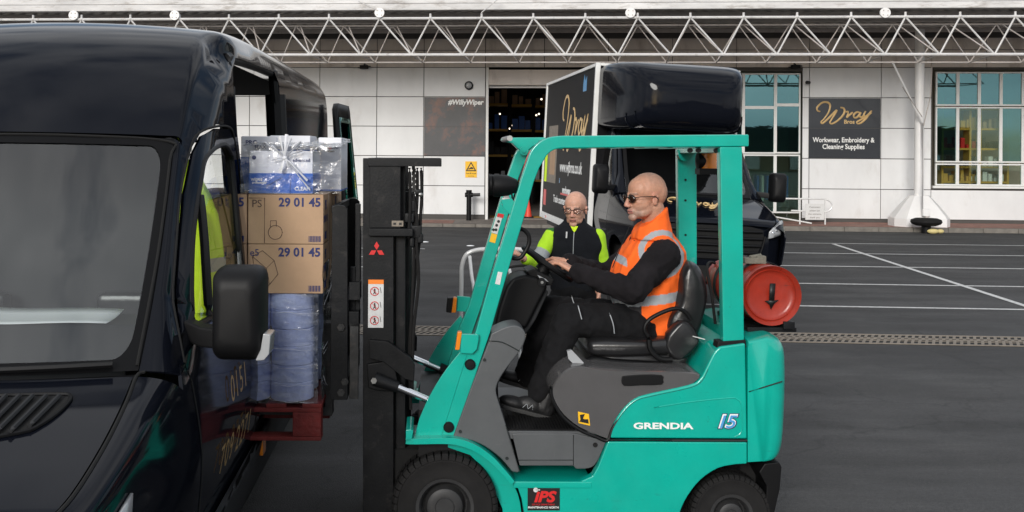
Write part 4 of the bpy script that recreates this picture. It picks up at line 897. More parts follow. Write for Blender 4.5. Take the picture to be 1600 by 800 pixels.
mb.box(xa_, xb_, -.38, -.30, zt0, zt1); mb.box(xa_, xb_, .30, .38, zt0, zt1); mb.box(xa_, xa_+.1, -.30, .30, zt0, zt1); mb.box(xb_-.1, xb_, -.30, .30, zt0, zt1-.002); mb.build('mast_header', 'mast', fk, bevel=.003)
mb = MB(); za_, zb_ = FK.at(600, 357, 1, -.38).z, FK.at(600, 369, 1, -.38).z; mb.box(FK.at(576, 360, 1, -.38).x, FK.at(645, 360, 1, -.38).x, -.385, -.30, zb_, za_); mb.box(FK.at(576, 360, 1, -.38).x, FK.at(645, 360, 1, -.38).x, -.30, .385, zb_+.002, za_-.002); mb.build('mast_cross_member', 'mast', fk, bevel=.004)
for zc in (.25, .75):
    mb = MB(); mb.box(FK.at(573, 600, 1, -.3).x, FK.at(590, 600, 1, -.3).x, -.335, .335, zc, zc+.12); mb.build('mast_tie_bar', 'mast', fk)
# hoses and chain
rh = random.Random(3)
for i, pts in enumerate([[(658, 262), (659, 300), (657, 340), (656, 372), (650, 420), (645, 470), (641, 520), (640, 560), (642, 640)], [(652, 262), (652, 310), (648, 370), (646, 430), (643, 500), (641, 600)], [(645, 300), (650, 330), (652, 350), (651, 380), (654, 440), (646, 520), (644, 620)], [(640, 262), (641, 320), (638, 372)]]):
    mb = MB(); mb.tube([FK.at(a, b, 1, -.30-.015*i) for a, b in pts], .0085, 8, 5); mb.build('hydraulic_hose', 'rubber', fk)
mb = MB()
for i in range(26):
    q = FK.at(646+(i % 2)*1.2, 262+i*4.3, 1, -.2); mb.box(q.x-.009, q.x+.009, -.215-.01*(i % 2), -.20+.01*(i % 2), q.z-.011, q.z+.0105)
mb.build('lift_chain', 'mast_worn', fk)
for (u, v, w_, h_) in ((640, 340, .05, .05), (651, 362, .055, .07), (654, 300, .04, .03), (644, 378, .025, .05), (657, 372, .03, .05), (644, 322, .035, .06)):
    q = FK.at(u, v, 1, -.31); mb = MB(); mb.box(q.x-w_/2, q.x+w_/2, -.34, -.28, q.z-h_/2, q.z+h_/2); mb.build('hose_clamp', 'mast', fk, bevel=.008)
q = FK.at(648, 302, 1, -.33); mb = MB(); mb.cyl(q, q+Vector((.03, 0, .004)), .007, n=8); mb.sphere(q+Vector((.03, -.004, -.006)), .013, 8, 6); mb.sphere(q+Vector((-.02, -.004, .006)), .008, 8, 6); mb.build('hose_fitting', 'steel', fk)
# tilt bracket, knuckle, cylinder
for s in (0, 1):
    f_ = (lambda a, b: (a, b)) if s == 0 else (lambda a, b: (-b, -a))
    plate('tilt_bracket', [(577, 531), (606, 534), (640, 558), (648, 570), (647, 596), (632, 592), (600, 566), (577, 560)], *f_(-.40, -.36), 'mast', yp=-.4, bevel=.004)
    plate('mast_mount', [(573, 570), (600, 566), (618, 580), (622, 600), (618, 614), (590, 612), (575, 608)], *f_(-.385, -.34), 'mast', yp=-.4, bevel=.008)
    y_ = -.42 if s == 0 else .42; ee = [FK.at(*p, 1, -.42) for p in ((585, 592), (622, 605), (688, 633))]; ee = [Vector((p.x, y_, p.z)) for p in ee]
    mb = MB(); mb.cyl(ee[0]+(ee[0]-ee[1])*.0, ee[1], .035, .028, 16); mb.build('tilt_knuckle', 'mast', fk)
    mb = MB(); mb.cyl(ee[1], ee[2], .0185, n=16); mb.build('tilt_rod', 'chrome', fk)
    mb = MB(); mb.cyl(ee[2], ee[2]+(ee[2]-ee[1])*1.2, .04, n=16); mb.build('tilt_cylinder', 'mast', fk)
    mb = MB(); mb.cyl(ee[0]+Vector((0, -.03, 0)), ee[0]+Vector((0, -.045, 0)), .016, n=6); mb.build('tilt_pin', 'steel', fk)
mb = MB(); mb.box(FK.at(655, 600, 1, -.3).x, FK.at(735, 600, 1, -.3).x, -.45, .45, .5, .74); mb.build('bulkhead', 'van_black', fk)
# --- carriage, load backrest, forks
mb = MB(); cy0, cy1 = -.42, .42
plate('carriage_plate', spl([(519, 330), (519, 324), (524, 321), (536, 321), (543, 327)], 3)+[(543, 625), (516, 625)], cy0, cy0+.03, 'mast', yp=cy0, bevel=.003)
plate('carriage_plate', spl([(519, 330), (519, 324), (524, 321), (536, 321), (543, 327)], 3)+[(543, 625), (516, 625)], cy1-.03, cy1, 'mast', yp=cy0, bevel=.003)
def cbar(name, u0, v0, u1, v1, y0, y1, m='mast'):
    a, b = FK.at(u0, v0, 1, cy0), FK.at(u1, v1, 1, cy0); mb = MB(); mb.box(a.x, b.x, y0, y1, b.z, a.z); return mb.build(name, m, fk, bevel=.003)
cbar('backrest_rail', 517, 322, 525, 334, cy0+.031, cy1-.031); cbar('carriage_bar', 530, 470, 544, 495, cy0+.031, cy1-.031); cbar('carriage_bar', 530, 590, 544, 622, cy0+.031, cy1-.031)
for y in (-.28, -.14, 0, .14, .28): cbar('backrest_slat', 518, 335, 523, 600, y-.015, y+.015)
cbar('carriage_link', 546, 506, 559, 625, -.40, -.37, 'mast_worn'); cbar('carriage_link', 545, 442, 562, 470, -.40, -.30); cbar('roller_bracket', 544, 488, 560, 512, -.40, -.28)
cbar('carriage_strut', 553, 320, 560, 505, -.33, -.30); cbar('carriage_strut', 545, 420, 552, 600, -.34, -.31)
for u, v in ((533, 511), (533, 613), (539, 596)):
    q = FK.at(u, v, 1, cy0-.001); mb = MB(); mb.cyl(q, q+Vector((0, -.012, 0)), .02, n=6); mb.cyl(q+Vector((0, -.012, 0)), q+Vector((0, -.02, 0)), .011, n=10); mb.build('carriage_bolt', 'mast_worn', fk)
xf = FK.at(516, 500, 1, cy0).x
for y in (-.27, .20):
    mb = MB(); mb.box(xf-.04, xf-.003, y, y+.1, .66, 1.15); mb.prism([(xf-.0401, .66), (xf-.0401, .705), (xf-1.05, .69), (xf-1.07, .675)], 1, y, y+.1); mb.build('fork', 'mast_worn', fk)
# --- markings
yl = NY-.0015
q = FK.at(1036, 666, 1, yl); text('wordmark', 'GRENDIA', .043, 'white_ink', fk, q, sx=1.64, bold=.0014, spacing=1.0)
q = FK.at(1133, 659.5, 1, yl); text('number', '15', .098, 'ink_blue', fk, q, sx=1.15, spacing=.86, bold=.0065, shear=.28, ext=.0006); text('number', '15', .096, 'white_ink', fk, q+Vector((-.001, -.001, .001)), sx=1.15, spacing=.86, bold=.0035, shear=.28); text('number', '15', .092, 'blue_ink', fk, q+Vector((.001, -.0025, -.0015)), sx=1.15, spacing=.86, bold=.0008, shear=.28)
q0, q1 = FK.at(824.5, 760, 1, yl), FK.at(874.5, 797.5, 1, yl); mb = MB(); mb.box(q0.x, q1.x, yl-.0015, yl+.0015, q1.z, q0.z); stk_ = mb.build('dealer_sticker', 'black_ink', fk)
q = FK.at(850, 777, 1, yl-.002); text('dealer_lettering', 'iPS', .075, 'red_ink', stk_, q, bold=.003, shear=.25, sx=1.15); text('dealer_lettering', 'SERVICE DEPARTMENT', .0115, 'red_ink', stk_, FK.at(849, 788.5, 1, yl-.002)); text('dealer_lettering', 'MAINTENANCE NORTH', .0145, 'white_ink', stk_, FK.at(849, 793, 1, yl-.002), bold=.0002)
q = FK.at(837, 765.5, 1, yl-.002); mb = MB(); mb.cyl(q, q+Vector((0, -.001, 0)), .012, n=14); mb.box(q.x, q.x+.022, q.y-.001, q.y, q.z-.002, q.z+.003); mb.build('dealer_mark', 'sticker_white', stk_)
q0, q1 = FK.at(903, 643, 1, -.488), FK.at(921, 665, 1, -.488)
mb = MB(); mb.prism(fx([(903, 643), (920, 647), (922, 665), (904, 661)], -.488), 1, -.4895, -.484); ws_ = mb.build('caution_sticker', 'yellow_sign', fk)
mb = MB(); mb.prism(fx([(905, 659), (909, 653), (913, 655), (919, 655), (920, 662)], -.49), 1, -.4908, -.4896); mb.prism(fx([(906, 648), (914, 647), (910, 656), (907, 656)], -.49), 1, -.4908, -.4896); mb.build('caution_mark', 'black_ink', ws_)
ym_ = -.3615
def tri_emblem(u, v, s):
    c = FK.at(u, v, 1, ym_); mb = MB()
    for a in (90, 210, 330):
        d = Vector((math.cos(R(a)), 0, math.sin(R(a)))); n_ = Vector((-d.z, 0, d.x)); pts = [c+d*.002, c+d*s*.5+n_*s*.29, c+d*s, c+d*s*.5-n_*s*.29]
        mb.prism([(p.x, p.z) for p in pts], 1, ym_-.002, ym_)
    mb.build('emblem', 'red_ink', fk)
tri_emblem(588.5, 391, .046)
def pict(u0, v0, u1, v1):
    a, b = FK.at(u0, v0, 1, ym_), FK.at(u1, v1, 1, ym_); mb = MB(); mb.box(a.x, b.x, ym_-.0015, ym_, b.z, a.z); st = mb.build('warning_sticker', 'sticker_white', fk)
    hh = a.z-b.z; w_ = b.x-a.x; mb = MB(); mb.box(a.x, b.x, ym_-.002, ym_-.0016, a.z-hh*.09, a.z+.0005); mb.build('sticker_band', 'orange_ink', st)
    for k in range(3):
        c = Vector((a.x+w_*.42, ym_-.0025, a.z-hh*(.09+.91*(k+.5)/3))); r_ = w_*.27; mb = MB(); mb.tube([c+Vector((math.cos(t_)*r_, 0, math.sin(t_)*r_)) for t_ in [i*math.pi/8 for i in range(16)]], .0022, 4, 1, True); mb.bar(c+Vector((-r_*.7, 0, r_*.7)), c+Vector((r_*.7, 0, -r_*.7)), .002, .003, Vector((0, 1, 0))); mb.build('ban_ring', 'red_ink', st)
        mb = MB(); mb.cyl(c+Vector((0, .0006, r_*.5)), c+Vector((0, -.0006, r_*.5)), r_*.2, n=8); mb.bar(c+Vector((0, 0, r_*.3)), c+Vector((.002*k, 0, -r_*.2)), .001, r_*.4, Vector((1, 0, 0))); mb.bar(c+Vector((0, 0, -r_*.2)), c+Vector((-r_*.35, 0, -r_*.7)), .001, .004, Vector((1, 0, 0))); mb.bar(c+Vector((0, 0, -r_*.2)), c+Vector((r_*.3, 0, -r_*.7)), .001, .004, Vector((1, 0, 0))); mb.bar(c+Vector((w_*.36, 0, r_)), c+Vector((w_*.42, 0, -r_*.4)), .001, .0025, Vector((1, 0, 0))); mb.build('pictogram', 'black_ink', st)
pict(575.5, 437, 599, 512)
q0, q1 = FK.at(612, 345, 1, -.386), FK.at(630, 354, 1, -.386); mb = MB(); mb.box(q0.x, q1.x, -.3765, -.373, q1.z, q0.z); npz = mb.build('name_plate', 'grate_metal', fk)
mb = MB()
for k in (0, 1): mb.box(q0.x+.008+k*.03, q0.x+.022+k*.03, -.378, -.3766, q1.z+.008, q0.z-.01)
mb.build('plate_mark', 'black_ink', npz)
def leg_sticker(pts, y, m, name='guard_sticker'): return plate(name, pts, y-.0015, y, m, yp=y, bevel=0)
leg_sticker([(778, 424.5), (785, 425.5), (781, 445), (773.5, 443.5)], -.4705, 'sticker_white')
s1 = leg_sticker([(775.5, 338), (785, 339), (777, 366), (767.5, 363)], .413, 'sticker_white'); leg_sticker([(778, 333), (787.5, 335), (786, 341), (776, 339)], .413, 'red_ink'); leg_sticker([(768, 364), (777, 366.5), (773.5, 380), (764.5, 377.5)], .413, 'yellow_sign')
for u, v in ((779, 346), (776, 352), (775, 359), (771, 359)):
    q = FK.at(u, v, 1, .411); mb = MB(); mb.cyl(q, q-Vector((0, .001, 0)), .009, n=10); mb.build('sticker_mark', 'black_ink', s1)

# ------------------------------------------------------------------ gas cylinder lying across the rear
ca = FK.at(1206, 462, 1, -.34); cdir = Vector((-.03, 1, 0)).normalized(); crad = .158
gc = thing('gas_cylinder', FK, (ca.x, ca.y, ca.z-crad), 'scuffed red gas cylinder lying across the back of the forklift', 'gas cylinder')
mb = MB(); mb.lathe([(0, .035), (.06, .032), (.11, .03), (.125, .024), (.132, .014), (.136, .02), (.15, .004), (.157, -.004), (.158, .004), (crad, .02), (crad, .03), (.152, .05), (.152, .12), (.158, .16), (.159, .19), (.159, .48), (.157, .56), (.135, .63), (.08, .67), (.05, .68)], ca, cdir, 48); mb.build('shell', 'red_cyl', gc, recalc=True, ang=50)
mb = MB(); mb.lathe([(.11, .64), (.12, .72), (.115, .74), (.105, .70)], ca, cdir, 24); mb.build('valve_shroud', 'red_cyl', gc)
_, uu, vv = axes(cdir)
ap = lambda x, z: ca+cdir*.018+Vector((x, 0, z))
mb = MB(); fr_ = lambda x, z: ca-cdir*(-.018)+(-uu*x if uu.x < 0 else uu*x)+Vector((0, 0, z))
for q in ([(-.012, .062), (.018, .062), (.012, -.03), (-.016, -.03)], [(-.04, -.03), (.036, -.025), (.012, -.045), (-.006, -.075), (-.014, -.05)]):
    a_ = [mb.b.verts.new(fr_(x+.008, z)) for x, z in q]; mb.face(a_)
arrow = mb.build('arrow_mark', 'black_ink', gc, thick=.003)
for k, dd in enumerate((.13, .42)):
    mb = MB(); mb.lathe([(.163, dd), (.166, dd+.002), (.166, dd+.04), (.163, dd+.042)], ca, cdir, 40); mb.build('strap', 'mast', gc)
q = ca+cdir*.15+Vector((-.03, -.0, .165)); mb = MB(); mb.box(q.x-.07, q.x+.03, q.y-.03, q.y+.03, q.z-.012, q.z+.02); mb.box(q.x+.0, q.x+.05, q.y-.02, q.y+.02, q.z-.02, q.z+.03); mb.cyl((q.x-.04, q.y-.02, q.z+.022), (q.x+.03, q.y+.01, q.z+.03), .012, n=8); mb.build('buckle', 'strap', gc, bevel=.006)
mb = MB(); b0 = ca+Vector((-.12, .02, -.165)); mb.box(b0.x, b0.x+.26, b0.y, b0.y+.55, b0.z-.03, b0.z-.005); mb.box(b0.x+.18, b0.x+.24, b0.y-.03, b0.y+.1, b0.z-.01, b0.z+.03); mb.build('cradle', 'mast', fk, bevel=.004)
mb = MB(); mb.tube([ca+cdir*.6+Vector((0, 0, .02)), ca+cdir*.62+Vector((-.1, 0, .1)), ca+cdir*.45+Vector((-.2, 0, .1)), ca+cdir*.3+Vector((-.22, 0, -.05)), ca+cdir*.3+Vector((-.2, 0, -.2))], .008, 8, 5); mb.build('gas_hose', 'rubber', fk)

# ================================================================== PANEL VANS (shared builder, real panel-van proportions)
def lerp_tab(tab, v):
    if v <= tab[0][0]: return tab[0][1]
    for (a, fa), (b, fb) in zip(tab, tab[1:]):
        if v <= b: 
            t = (v-a)/(b-a); return fa+(fb-fa)*t
    return tab[-1][1]
SIDE = [(.2, .87), (.45, .945), (.7, .985), (.9, 1.0), (1.15, .98), (1.26, .965), (1.4, .945), (1.6, .925), (2.05, .87), (2.2, .86), (2.42, .855), (2.585, .84), (2.65, .815)]
YS = [(.86, .10), (.93, .16), (.97, .28), (1.04, .53), (1.11, .78), (1.17, .965), (1.22, 1.0), (1.42, 1.15), (1.64, 1.31), (1.87, 1.48), (2.08, 1.66), (2.22, 1.81), (2.36, 1.96), (2.47, 2.13), (2.55, 2.30)]
SIDE = [tuple(q) for q in catmull([Vector(p) for p in SIDE], 6)]
YS = [tuple(q) for q in catmull([Vector(p) for p in YS], 6)]
def gfac(y): return 1-.11*max(0, (1.15-y)/1.15)**1.6
def side_x(y, z):
    x = lerp_tab(SIDE, z)*gfac(y)
    if .86 <= z <= 2.6: x -= .085*max(0, min(1, (z-1.18)/.3))*max(0, min(1, 1-(y-lerp_tab(YS, z))/.26))**2
    return x
# rows of the front skin: y, z, half width of the top surface, then the outer shoulder: y, z
HOODR = [(.06, .93, .74, .10, .86), (.12, .99, .80, .16, .93), (.25, 1.03, .832, .28, .97), (.5, 1.10, .838, .53, 1.04), (.75, 1.175, .828, .78, 1.11), (.93, 1.228, .81, .965, 1.17)]
WSR = [(.97, 1.239, .807, 1.0, 1.22), (1.13, 1.431, .804, 1.15, 1.42), (1.3, 1.643, .793, 1.31, 1.64), (1.46, 1.87, .779, 1.48, 1.87), (1.62, 2.106, .762, 1.66, 2.08)]
FORE = [(1.635, 2.122, .761, 1.68, 2.10), (1.75, 2.275, .755, 1.81, 2.22), (1.9, 2.433, .737, 1.96, 2.36), (2.1, 2.574, .707, 2.13, 2.47), (2.3, 2.655, .69, 2.30, 2.55), (2.6, 2.707, .69, 2.6, 2.61), (3.2, 2.735, .70, 3.2, 2.65), (4.5, 2.74, .74, 4.5, 2.65), (5.8, 2.74, .745, 5.8, 2.65), (6.7, 2.735, .745, 6.7, 2.64), (6.95, 2.71, .73, 6.95, 2.6)]
KY_ = [(0, .10), (.93, .10), (.97, .12), (1.62, .12), (2.0, .09), (2.3, .05), (7, .05)]
KZ_ = [(0, .03), (.75, .02), (.97, .0), (1.62, .012), (2.3, .028), (7, .035)]
def crown(row, s, k=None): y, z, w = row[:3]; return Vector((s*w, y-lerp_tab(KY_, y)*(1-s*s), z+lerp_tab(KZ_, y)*(1-s*s)))
def corner(row, s, t):   # t 0..1 from the top surface edge round to the side skin
    y, z, w, ys, zs = row; x1 = side_x(ys, zs)
    a = Vector((w, y, z)); c = Vector((x1, ys, zs)); b = Vector((w+(x1-w)*.78, y+(ys-y)*.35, z-(z-zs)*.12))
    p = a*(1-t)**2+b*2*t*(1-t)+c*t*t; return Vector((p.x*s, p.y, p.z))
def smooth_rows(rows, n):
    a = catmull([Vector(r[:3]) for r in rows], n); b = catmull([Vector((r[3], r[4], 0)) for r in rows], n)
    return [(p.x, p.y, p.z, q.x, q.y) for p, q in zip(a, b)]
def side_normal(y, z, s):
    e = .012; dy = (side_x(y+e, z)-side_x(y-e, z))/(2*e); dz = (side_x(y, z+e)-side_x(y, z-e))/(2*e)
    return Vector((s, -dy, -dz)).normalized()
def finish_skin(name, V, F, N, m, parent, thick=.014, label=None):
    # outer skin with true surface normals, inner skin and a rim all round
    n = len(V); verts = [v for v in V]+[v-q*thick for v, q in zip(V, N)]; faces = []; nor = []
    ed = {}
    for f in F:
        a, b, c = V[f[0]], V[f[1]], V[f[2]]; k = (b-a).cross(c-a)
        f = list(f) if k.dot(N[f[0]]) > 0 else list(f)[::-1]
        faces.append(f); faces.append([i+n for i in f[::-1]])
        for i in range(len(f)):
            e = (f[i], f[(i+1) % len(f)]); 
            if (e[1], e[0]) in ed: ed.pop((e[1], e[0]))
            else: ed[e] = 1
    k0 = len(faces)
    for a, b in ed: faces.append([b, a, a+n, b+n])
    me = bpy.data.meshes.new(name); base = BASE[parent]; me.from_pydata([tuple(v-base) for v in verts], [], faces); me.update()
    ln = []
    for pi, p in enumerate(me.polygons):
        p.use_smooth = True
        for li in p.loop_indices:
            vi = me.loops[li].vertex_index; ln.append(tuple(p.normal) if pi >= k0 else (tuple(N[vi]) if vi < n else tuple(-N[vi-n])))
    me.normals_split_custom_set(ln); me.materials.append(M[m] if isinstance(m, str) else m)
    o = bpy.data.objects.new(name, me); COL.objects.link(o); BASE[o] = base; o.parent = parent
    if label: o['label'] = label
    return o
def skin_panel(name, outer, holes, s, m, parent, T=None, step=.06, thick=.014):
    T = T or ident; mb = MB(); mb.panel(outer, holes, lambda y, z: Vector((y, z, 0)), step)
    for v in [v for v in mb.b.verts if not v.link_faces]: mb.b.verts.remove(v)
    mb.b.verts.index_update(); yzs = [(v.co.x, v.co.y) for v in mb.b.verts]; F = [[v.index for v in f.verts] for f in mb.b.faces]; mb.b.free()
    V = [T(Vector((s*side_x(y, z), y, z))) for y, z in yzs]; N = [side_normal(y, z, s) for y, z in yzs]
    return finish_skin(name, V, F, N, m, parent, thick)
def ident(v): return v
def van_skin(name, rows, m, parent, k, T, xr=(-1, 1), n=14, corners=True, rowsub=3, cm=None, cname='corner_panel', trim=1.0):
    cr = smooth_rows(rows, rowsub)
    mb = MB(); V = [[mb.b.verts.new(T(crown(r, (xr[0]+(xr[1]-xr[0])*i/n)*trim, k))) for i in range(n+1)] for r in cr]
    for a, b in zip(V, V[1:]):
        for i in range(n): mb.face([a[i], a[i+1], b[i+1], b[i]])
    o = mb.build(name, m, parent, ang=40)
    if corners:
        K_ = 10
        for s in (1, -1):
            V = []; N = []; F = []
            for j, r in enumerate(cr):
                r0, r1 = cr[max(0, j-1)], cr[min(len(cr)-1, j+1)]
                tu = crown(r, s*1.0)-crown(r, s*.94); tv = crown(r1, s*.97)-crown(r0, s*.97); nE = tu.cross(tv).normalized()
                if nE.z < 0 and abs(nE.z) > .02 or (abs(nE.z) <= .02 and nE.y > 0): nE = -nE
                nS = side_normal(r[3], r[4], s)
                for i in range(K_+1):
                    t = i/K_; q = t*t*(3-2*t); V.append(T(corner(r, s, t))); N.append((nE*(1-q)+nS*q).normalized())
            for j in range(len(cr)-1):
                for i in range(K_): a_ = j*(K_+1)+i; F.append([a_, a_+1, a_+K_+2, a_+K_+1])
            finish_skin(cname, V, F, N, cm or m, parent, .012)
    return o
def upper_bound(kind):   # shoulder curve in (y, z)
    return [(r[3], r[4]) for part in (HOODR, WSR)+((FORE,) if kind == 'high' else ()) for r in smooth_rows(part, 3)]
DOORWIN = [(1.09, 1.43), (1.50, 1.86), (1.60, 1.945), (1.70, 1.985), (2.06, 2.02), (2.14, 2.01), (2.20, 1.95), (2.26, 1.50), (2.24, 1.40), (2.18, 1.37), (1.15, 1.33), (1.10, 1.36)]
def inset(poly, d):
    cx = sum(p[0] for p in poly)/len(poly); cy = sum(p[1] for p in poly)/len(poly); return [(p[0]+(cx-p[0])*d, p[1]+(cy-p[1])*d) for p in poly]
van = thing('panel_van', VAN, (0, 3, 0), 'black high-roof panel van with its side door open, filling the left of the picture', 'van')
PT = 'van_paint'
van_skin('bonnet', HOODR, PT, van, .10, ident, cname='wing_top', trim=.985)
van_skin('roof', FORE, PT, van, .05, ident, cname='roof_side')
# windscreen: painted surround with glass in it
ws = van_skin('windscreen', WSR, 'car_glass', van, .13, ident, cname='windscreen_pillar', cm=PT, trim=.992, rowsub=5)
# black printed border of the glass
def wsurf(s, t, off=.004):
    f_ = max(0, min(1, t))*(len(WSR)-1); i = min(len(WSR)-2, int(f_)); q = f_-i; r = tuple(WSR[i][a]+(WSR[i+1][a]-WSR[i][a])*q for a in range(5)); p = crown(r, s, .13); return p+Vector((0, -off, off*.8))
mb = MB()
outer = [(-.985, -.0), (.985, 0), (.985, 1), (-.985, 1)]
def rr_(x0, x1, y0, y1, rx, ry):
    o_ = []
    for cx, cy, a0 in ((x1-rx, y1-ry, 0), (x0+rx, y1-ry, 90), (x0+rx, y0+ry, 180), (x1-rx, y0+ry, 270)):
        o_ += [(cx+rx*math.cos(R(a0+k*15)), cy+ry*math.sin(R(a0+k*15))) for k in range(7)]
    return o_
mb.panel([(-.998, 0), (.998, 0), (.998, 1), (-.998, 1)], [rr_(-.945, .945, .05, .965, .07, .11)], lambda s, t: wsurf(s, t), .07); mb.build('windscreen_border', 'frit', van)
mb = MB(); mb.tube([wsurf(s, t, .006) for s, t in [(-.99, .985), (-.5, 1.0), (0, 1.0), (.5, 1.0), (.975, .985), (.99, .9), (.99, .5), (.99, .02)]], .006, 6, 5); mb.build('windscreen_seal', 'black', van)
sidef = lambda s: (lambda y, z: Vector((s*side_x(y, z), y, z)))
ub = upper_bound('high')
for s in (1, -1):
    S = sidef(s)
    nf = (len(HOODR)-1)*3+1
    # wing with wheel arch
    wing = [(.02, .52), (.03, .82)]+ub[:nf]+[(1.0, 1.22), (1.055, 1.235), (1.07, 1.15), (1.11, .95), (1.18, .60), (1.20, .33)]+[(1.17, .33)]+[(.78+.39*math.cos(R(a)), .36+.41*math.sin(R(a))) for a in (10, 30, 50, 70, 90, 110, 130, 150, 168)]+[(.30, .45)]
    skin_panel('wing', wing, [], s, PT, van, step=.04)
    door = [(1.065, 1.24), (1.075, 1.15), (1.12, .96), (1.19, .60), (1.21, .34), (2.36, .34), (2.40, .8), (2.40, 1.35), (2.43, 1.95), (2.40, 2.11), (2.30, 2.17), (2.0, 2.165), (1.82, 2.13), (1.70, 2.05), (1.52, 1.87), (1.36, 1.66), (1.21, 1.45)]
    DW = [(1.28, 1.40), (1.40, 1.60), (1.52, 1.76), (1.68, 1.93), (1.80, 2.03), (2.0, 2.08), (2.2, 2.09), (2.30, 2.05), (2.33, 1.98), (2.27, 1.6), (2.22, 1.37), (1.29, 1.345)]
    dr_ = skin_panel('front_door', door, [DW], s, PT, van, step=.045, thick=.02)
    def bar2(pts, w, nm, m='van_black', off=.006, r=.5):
        mb = MB(); P = [Vector((s*(side_x(y, z)+off), y, z)) for y, z in catmull([Vector(p) for p in pts], 4, False)]
        mb.tube(P, w/2, 8, 1); return mb.build(nm, m, dr_)
    bar2(DW+[DW[0]], .034, 'window_seal', off=-.012)
    bar2([(1.52, 1.355), (1.55, 1.6), (1.63, 1.86)], .04, 'window_divider', off=-.01)
    mb = MB(); mb.panel(inset(DW, .015), [], lambda y, z: Vector((s*(side_x(y, z)-.018), y, z)), .09); mb.build('window_pane', 'side_glass', dr_)
    bar2([(1.065, 1.22), (1.13, .96), (1.2, .62), (1.21, .34)], .012, 'door_gap', 'black', -.002)
    bar2([(2.40, .36), (2.41, .8), (2.41, 1.35), (2.44, 1.95), (2.41, 2.12), (2.31, 2.18), (2.0, 2.175), (1.81, 2.14), (1.69, 2.06), (1.51, 1.88), (1.35, 1.67), (1.2, 1.46), (1.065, 1.25)], .012, 'door_gap', 'black', -.002)
    mb = MB(); mb.tube([Vector((s*(side_x(2.2, 1.08)+.03), y, 1.10)) for y in (2.12, 2.2, 2.3, 2.36)], .016, 8, 4); mb.build('door_handle', 'van_black', dr_)
    # pillar behind the door, sill, rear panels
    OPEN = [(2.52, .62), (2.54, 1.35), (2.53, 1.9), (2.48, 2.2), (2.40, 2.40), (2.42, 2.49), (2.52, 2.555), (3.80, 2.59), (3.95, 2.53), (4.05, 1.9), (4.08, 1.35), (4.06, .62)]
    bodyp = [(2.38, .34), (2.42, .8), (2.42, 1.35), (2.45, 1.96), (2.42, 2.13), (2.32, 2.19), (2.0, 2.185), (1.83, 2.15)]+[p for p in ub if p[0] > 1.8]+[(6.97, 1.6), (6.97, .45), (5.95, .45)]+[(5.5+.42*math.cos(R(a)), .36+.42*math.sin(R(a))) for a in (12, 40, 65, 90, 115, 140, 168)]+[(5.05, .40), (4.6, .34)]
    skin_panel('body_side', bodyp, [OPEN] if s == 1 else [], s, PT, van, step=.08)
    if s == -1:
        OPEN2 = OPEN
    skin_panel('door_pillar', [(1.0, 1.222)]+[(r[3], r[4]) for r in smooth_rows(WSR, 5)[1:]]+[(1.68, 2.10), (1.81, 2.22), (1.825, 2.145), (1.695, 2.065), (1.51, 1.885), (1.35, 1.675), (1.20, 1.465), (1.058, 1.24)], [], s, PT, van, step=.03)
    mb = MB(); mb.panel([(1.25, .22), (5.0, .22), (5.0, .50), (4.2, .58), (2.6, .56), (1.22, .50)], [], lambda y, z: Vector((s*(side_x(y, z)+.028), y, z)), .08); mb.build('sill_cladding', 'dark_trim', van, thick=.03)
    mb = MB(); q = Vector((s*(side_x(2.5, .5)+.045), 2.52, .50)); mb.box(q.x-.01, q.x+.01, 2.47, 2.56, .46, .54); mb.build('side_marker', 'amber', van, bevel=.005)
    # mirror
    if s == 1:
        mx, my = 1.0, 1.17
    mb = MB()
    c0 = Vector((s*1.145, 1.15, 1.43)); 
    def mring(t, k):
        return [Vector((c0.x+s*(dx*k), c0.y+t, c0.z+dz*k)) for dx, dz in [(x_, z_) for x_, z_ in rr_(-.10, .10, -.18, .18, .045, .05)]]
    mb.rings([mring(t, k) for t, k in ((-.11, .55), (-.105, .72), (-.085, .87), (-.05, .97), (0, 1.0), (.05, 1.0), (.075, .96))]); mi = mb.build('mirror', 'plastic_black', van, ang=50)
    mb = MB(); mb.panel(rr_(-.09, .09, -.17, .17, .04, .05), [], lambda a, b: Vector((c0.x+s*a, c0.y+.077, c0.z+b)), .1); mb.build('mirror_glass', 'chrome', mi)
    mb = MB(); mb.rings([[c0+Vector((s*a, y_, b)) for a, b in ((.07, -.176), (.105, -.174), (.124, -.15), (.130, -.075), (.10, -.07), (.09, -.13))] for y_ in (-.07, .04)]); mb.build('mirror_indicator', 'lamp_glass', mi, bevel=.006)
    mb = MB(); mb.rings([[Vector((s*x_, y_+dy_, z_+dz)) for dy_, dz in ((-.05, -.04), (.05, -.04), (.05, .04), (-.05, .04))] for x_, y_, z_ in ((.91, 1.24, 1.35), (.99, 1.20, 1.33), (1.08, 1.16, 1.33), (1.12, 1.15, 1.38))]); mb.build('mirror_arm', 'plastic_black', mi, bevel=.012)
    # headlight
    mb = MB(); mb.panel(rr_(-.09, .5, .60, .86, .06, .08) if False else [(.03, .66), (.05, .86), (.42, .98), (.38, .80), (.12, .64)], [], lambda y, z: Vector((s*(side_x(y, z)+.008-(.10 if y < .1 else 0)), y-.0, z)), .06); mb.build('headlight', 'lamp_glass', van, thick=.01)
# number on the door side
def on_side(co): return Vector((side_x(co.y, co.z)+.0125, co.y, co.z))
for tx, y0, z0, sz, al in (('0151', 1.84, .995, .17, 'CENTER'), ('709', 1.60, .74, .17, 'CENTER'), ('2271', 1.98, .735, .17, 'CENTER')):
    text('phone_number', tx, sz, 'gold', van, (1.0, y0, z0), FACE_SIDE, ext=.0004, spacing=1.12, wrapf=on_side)
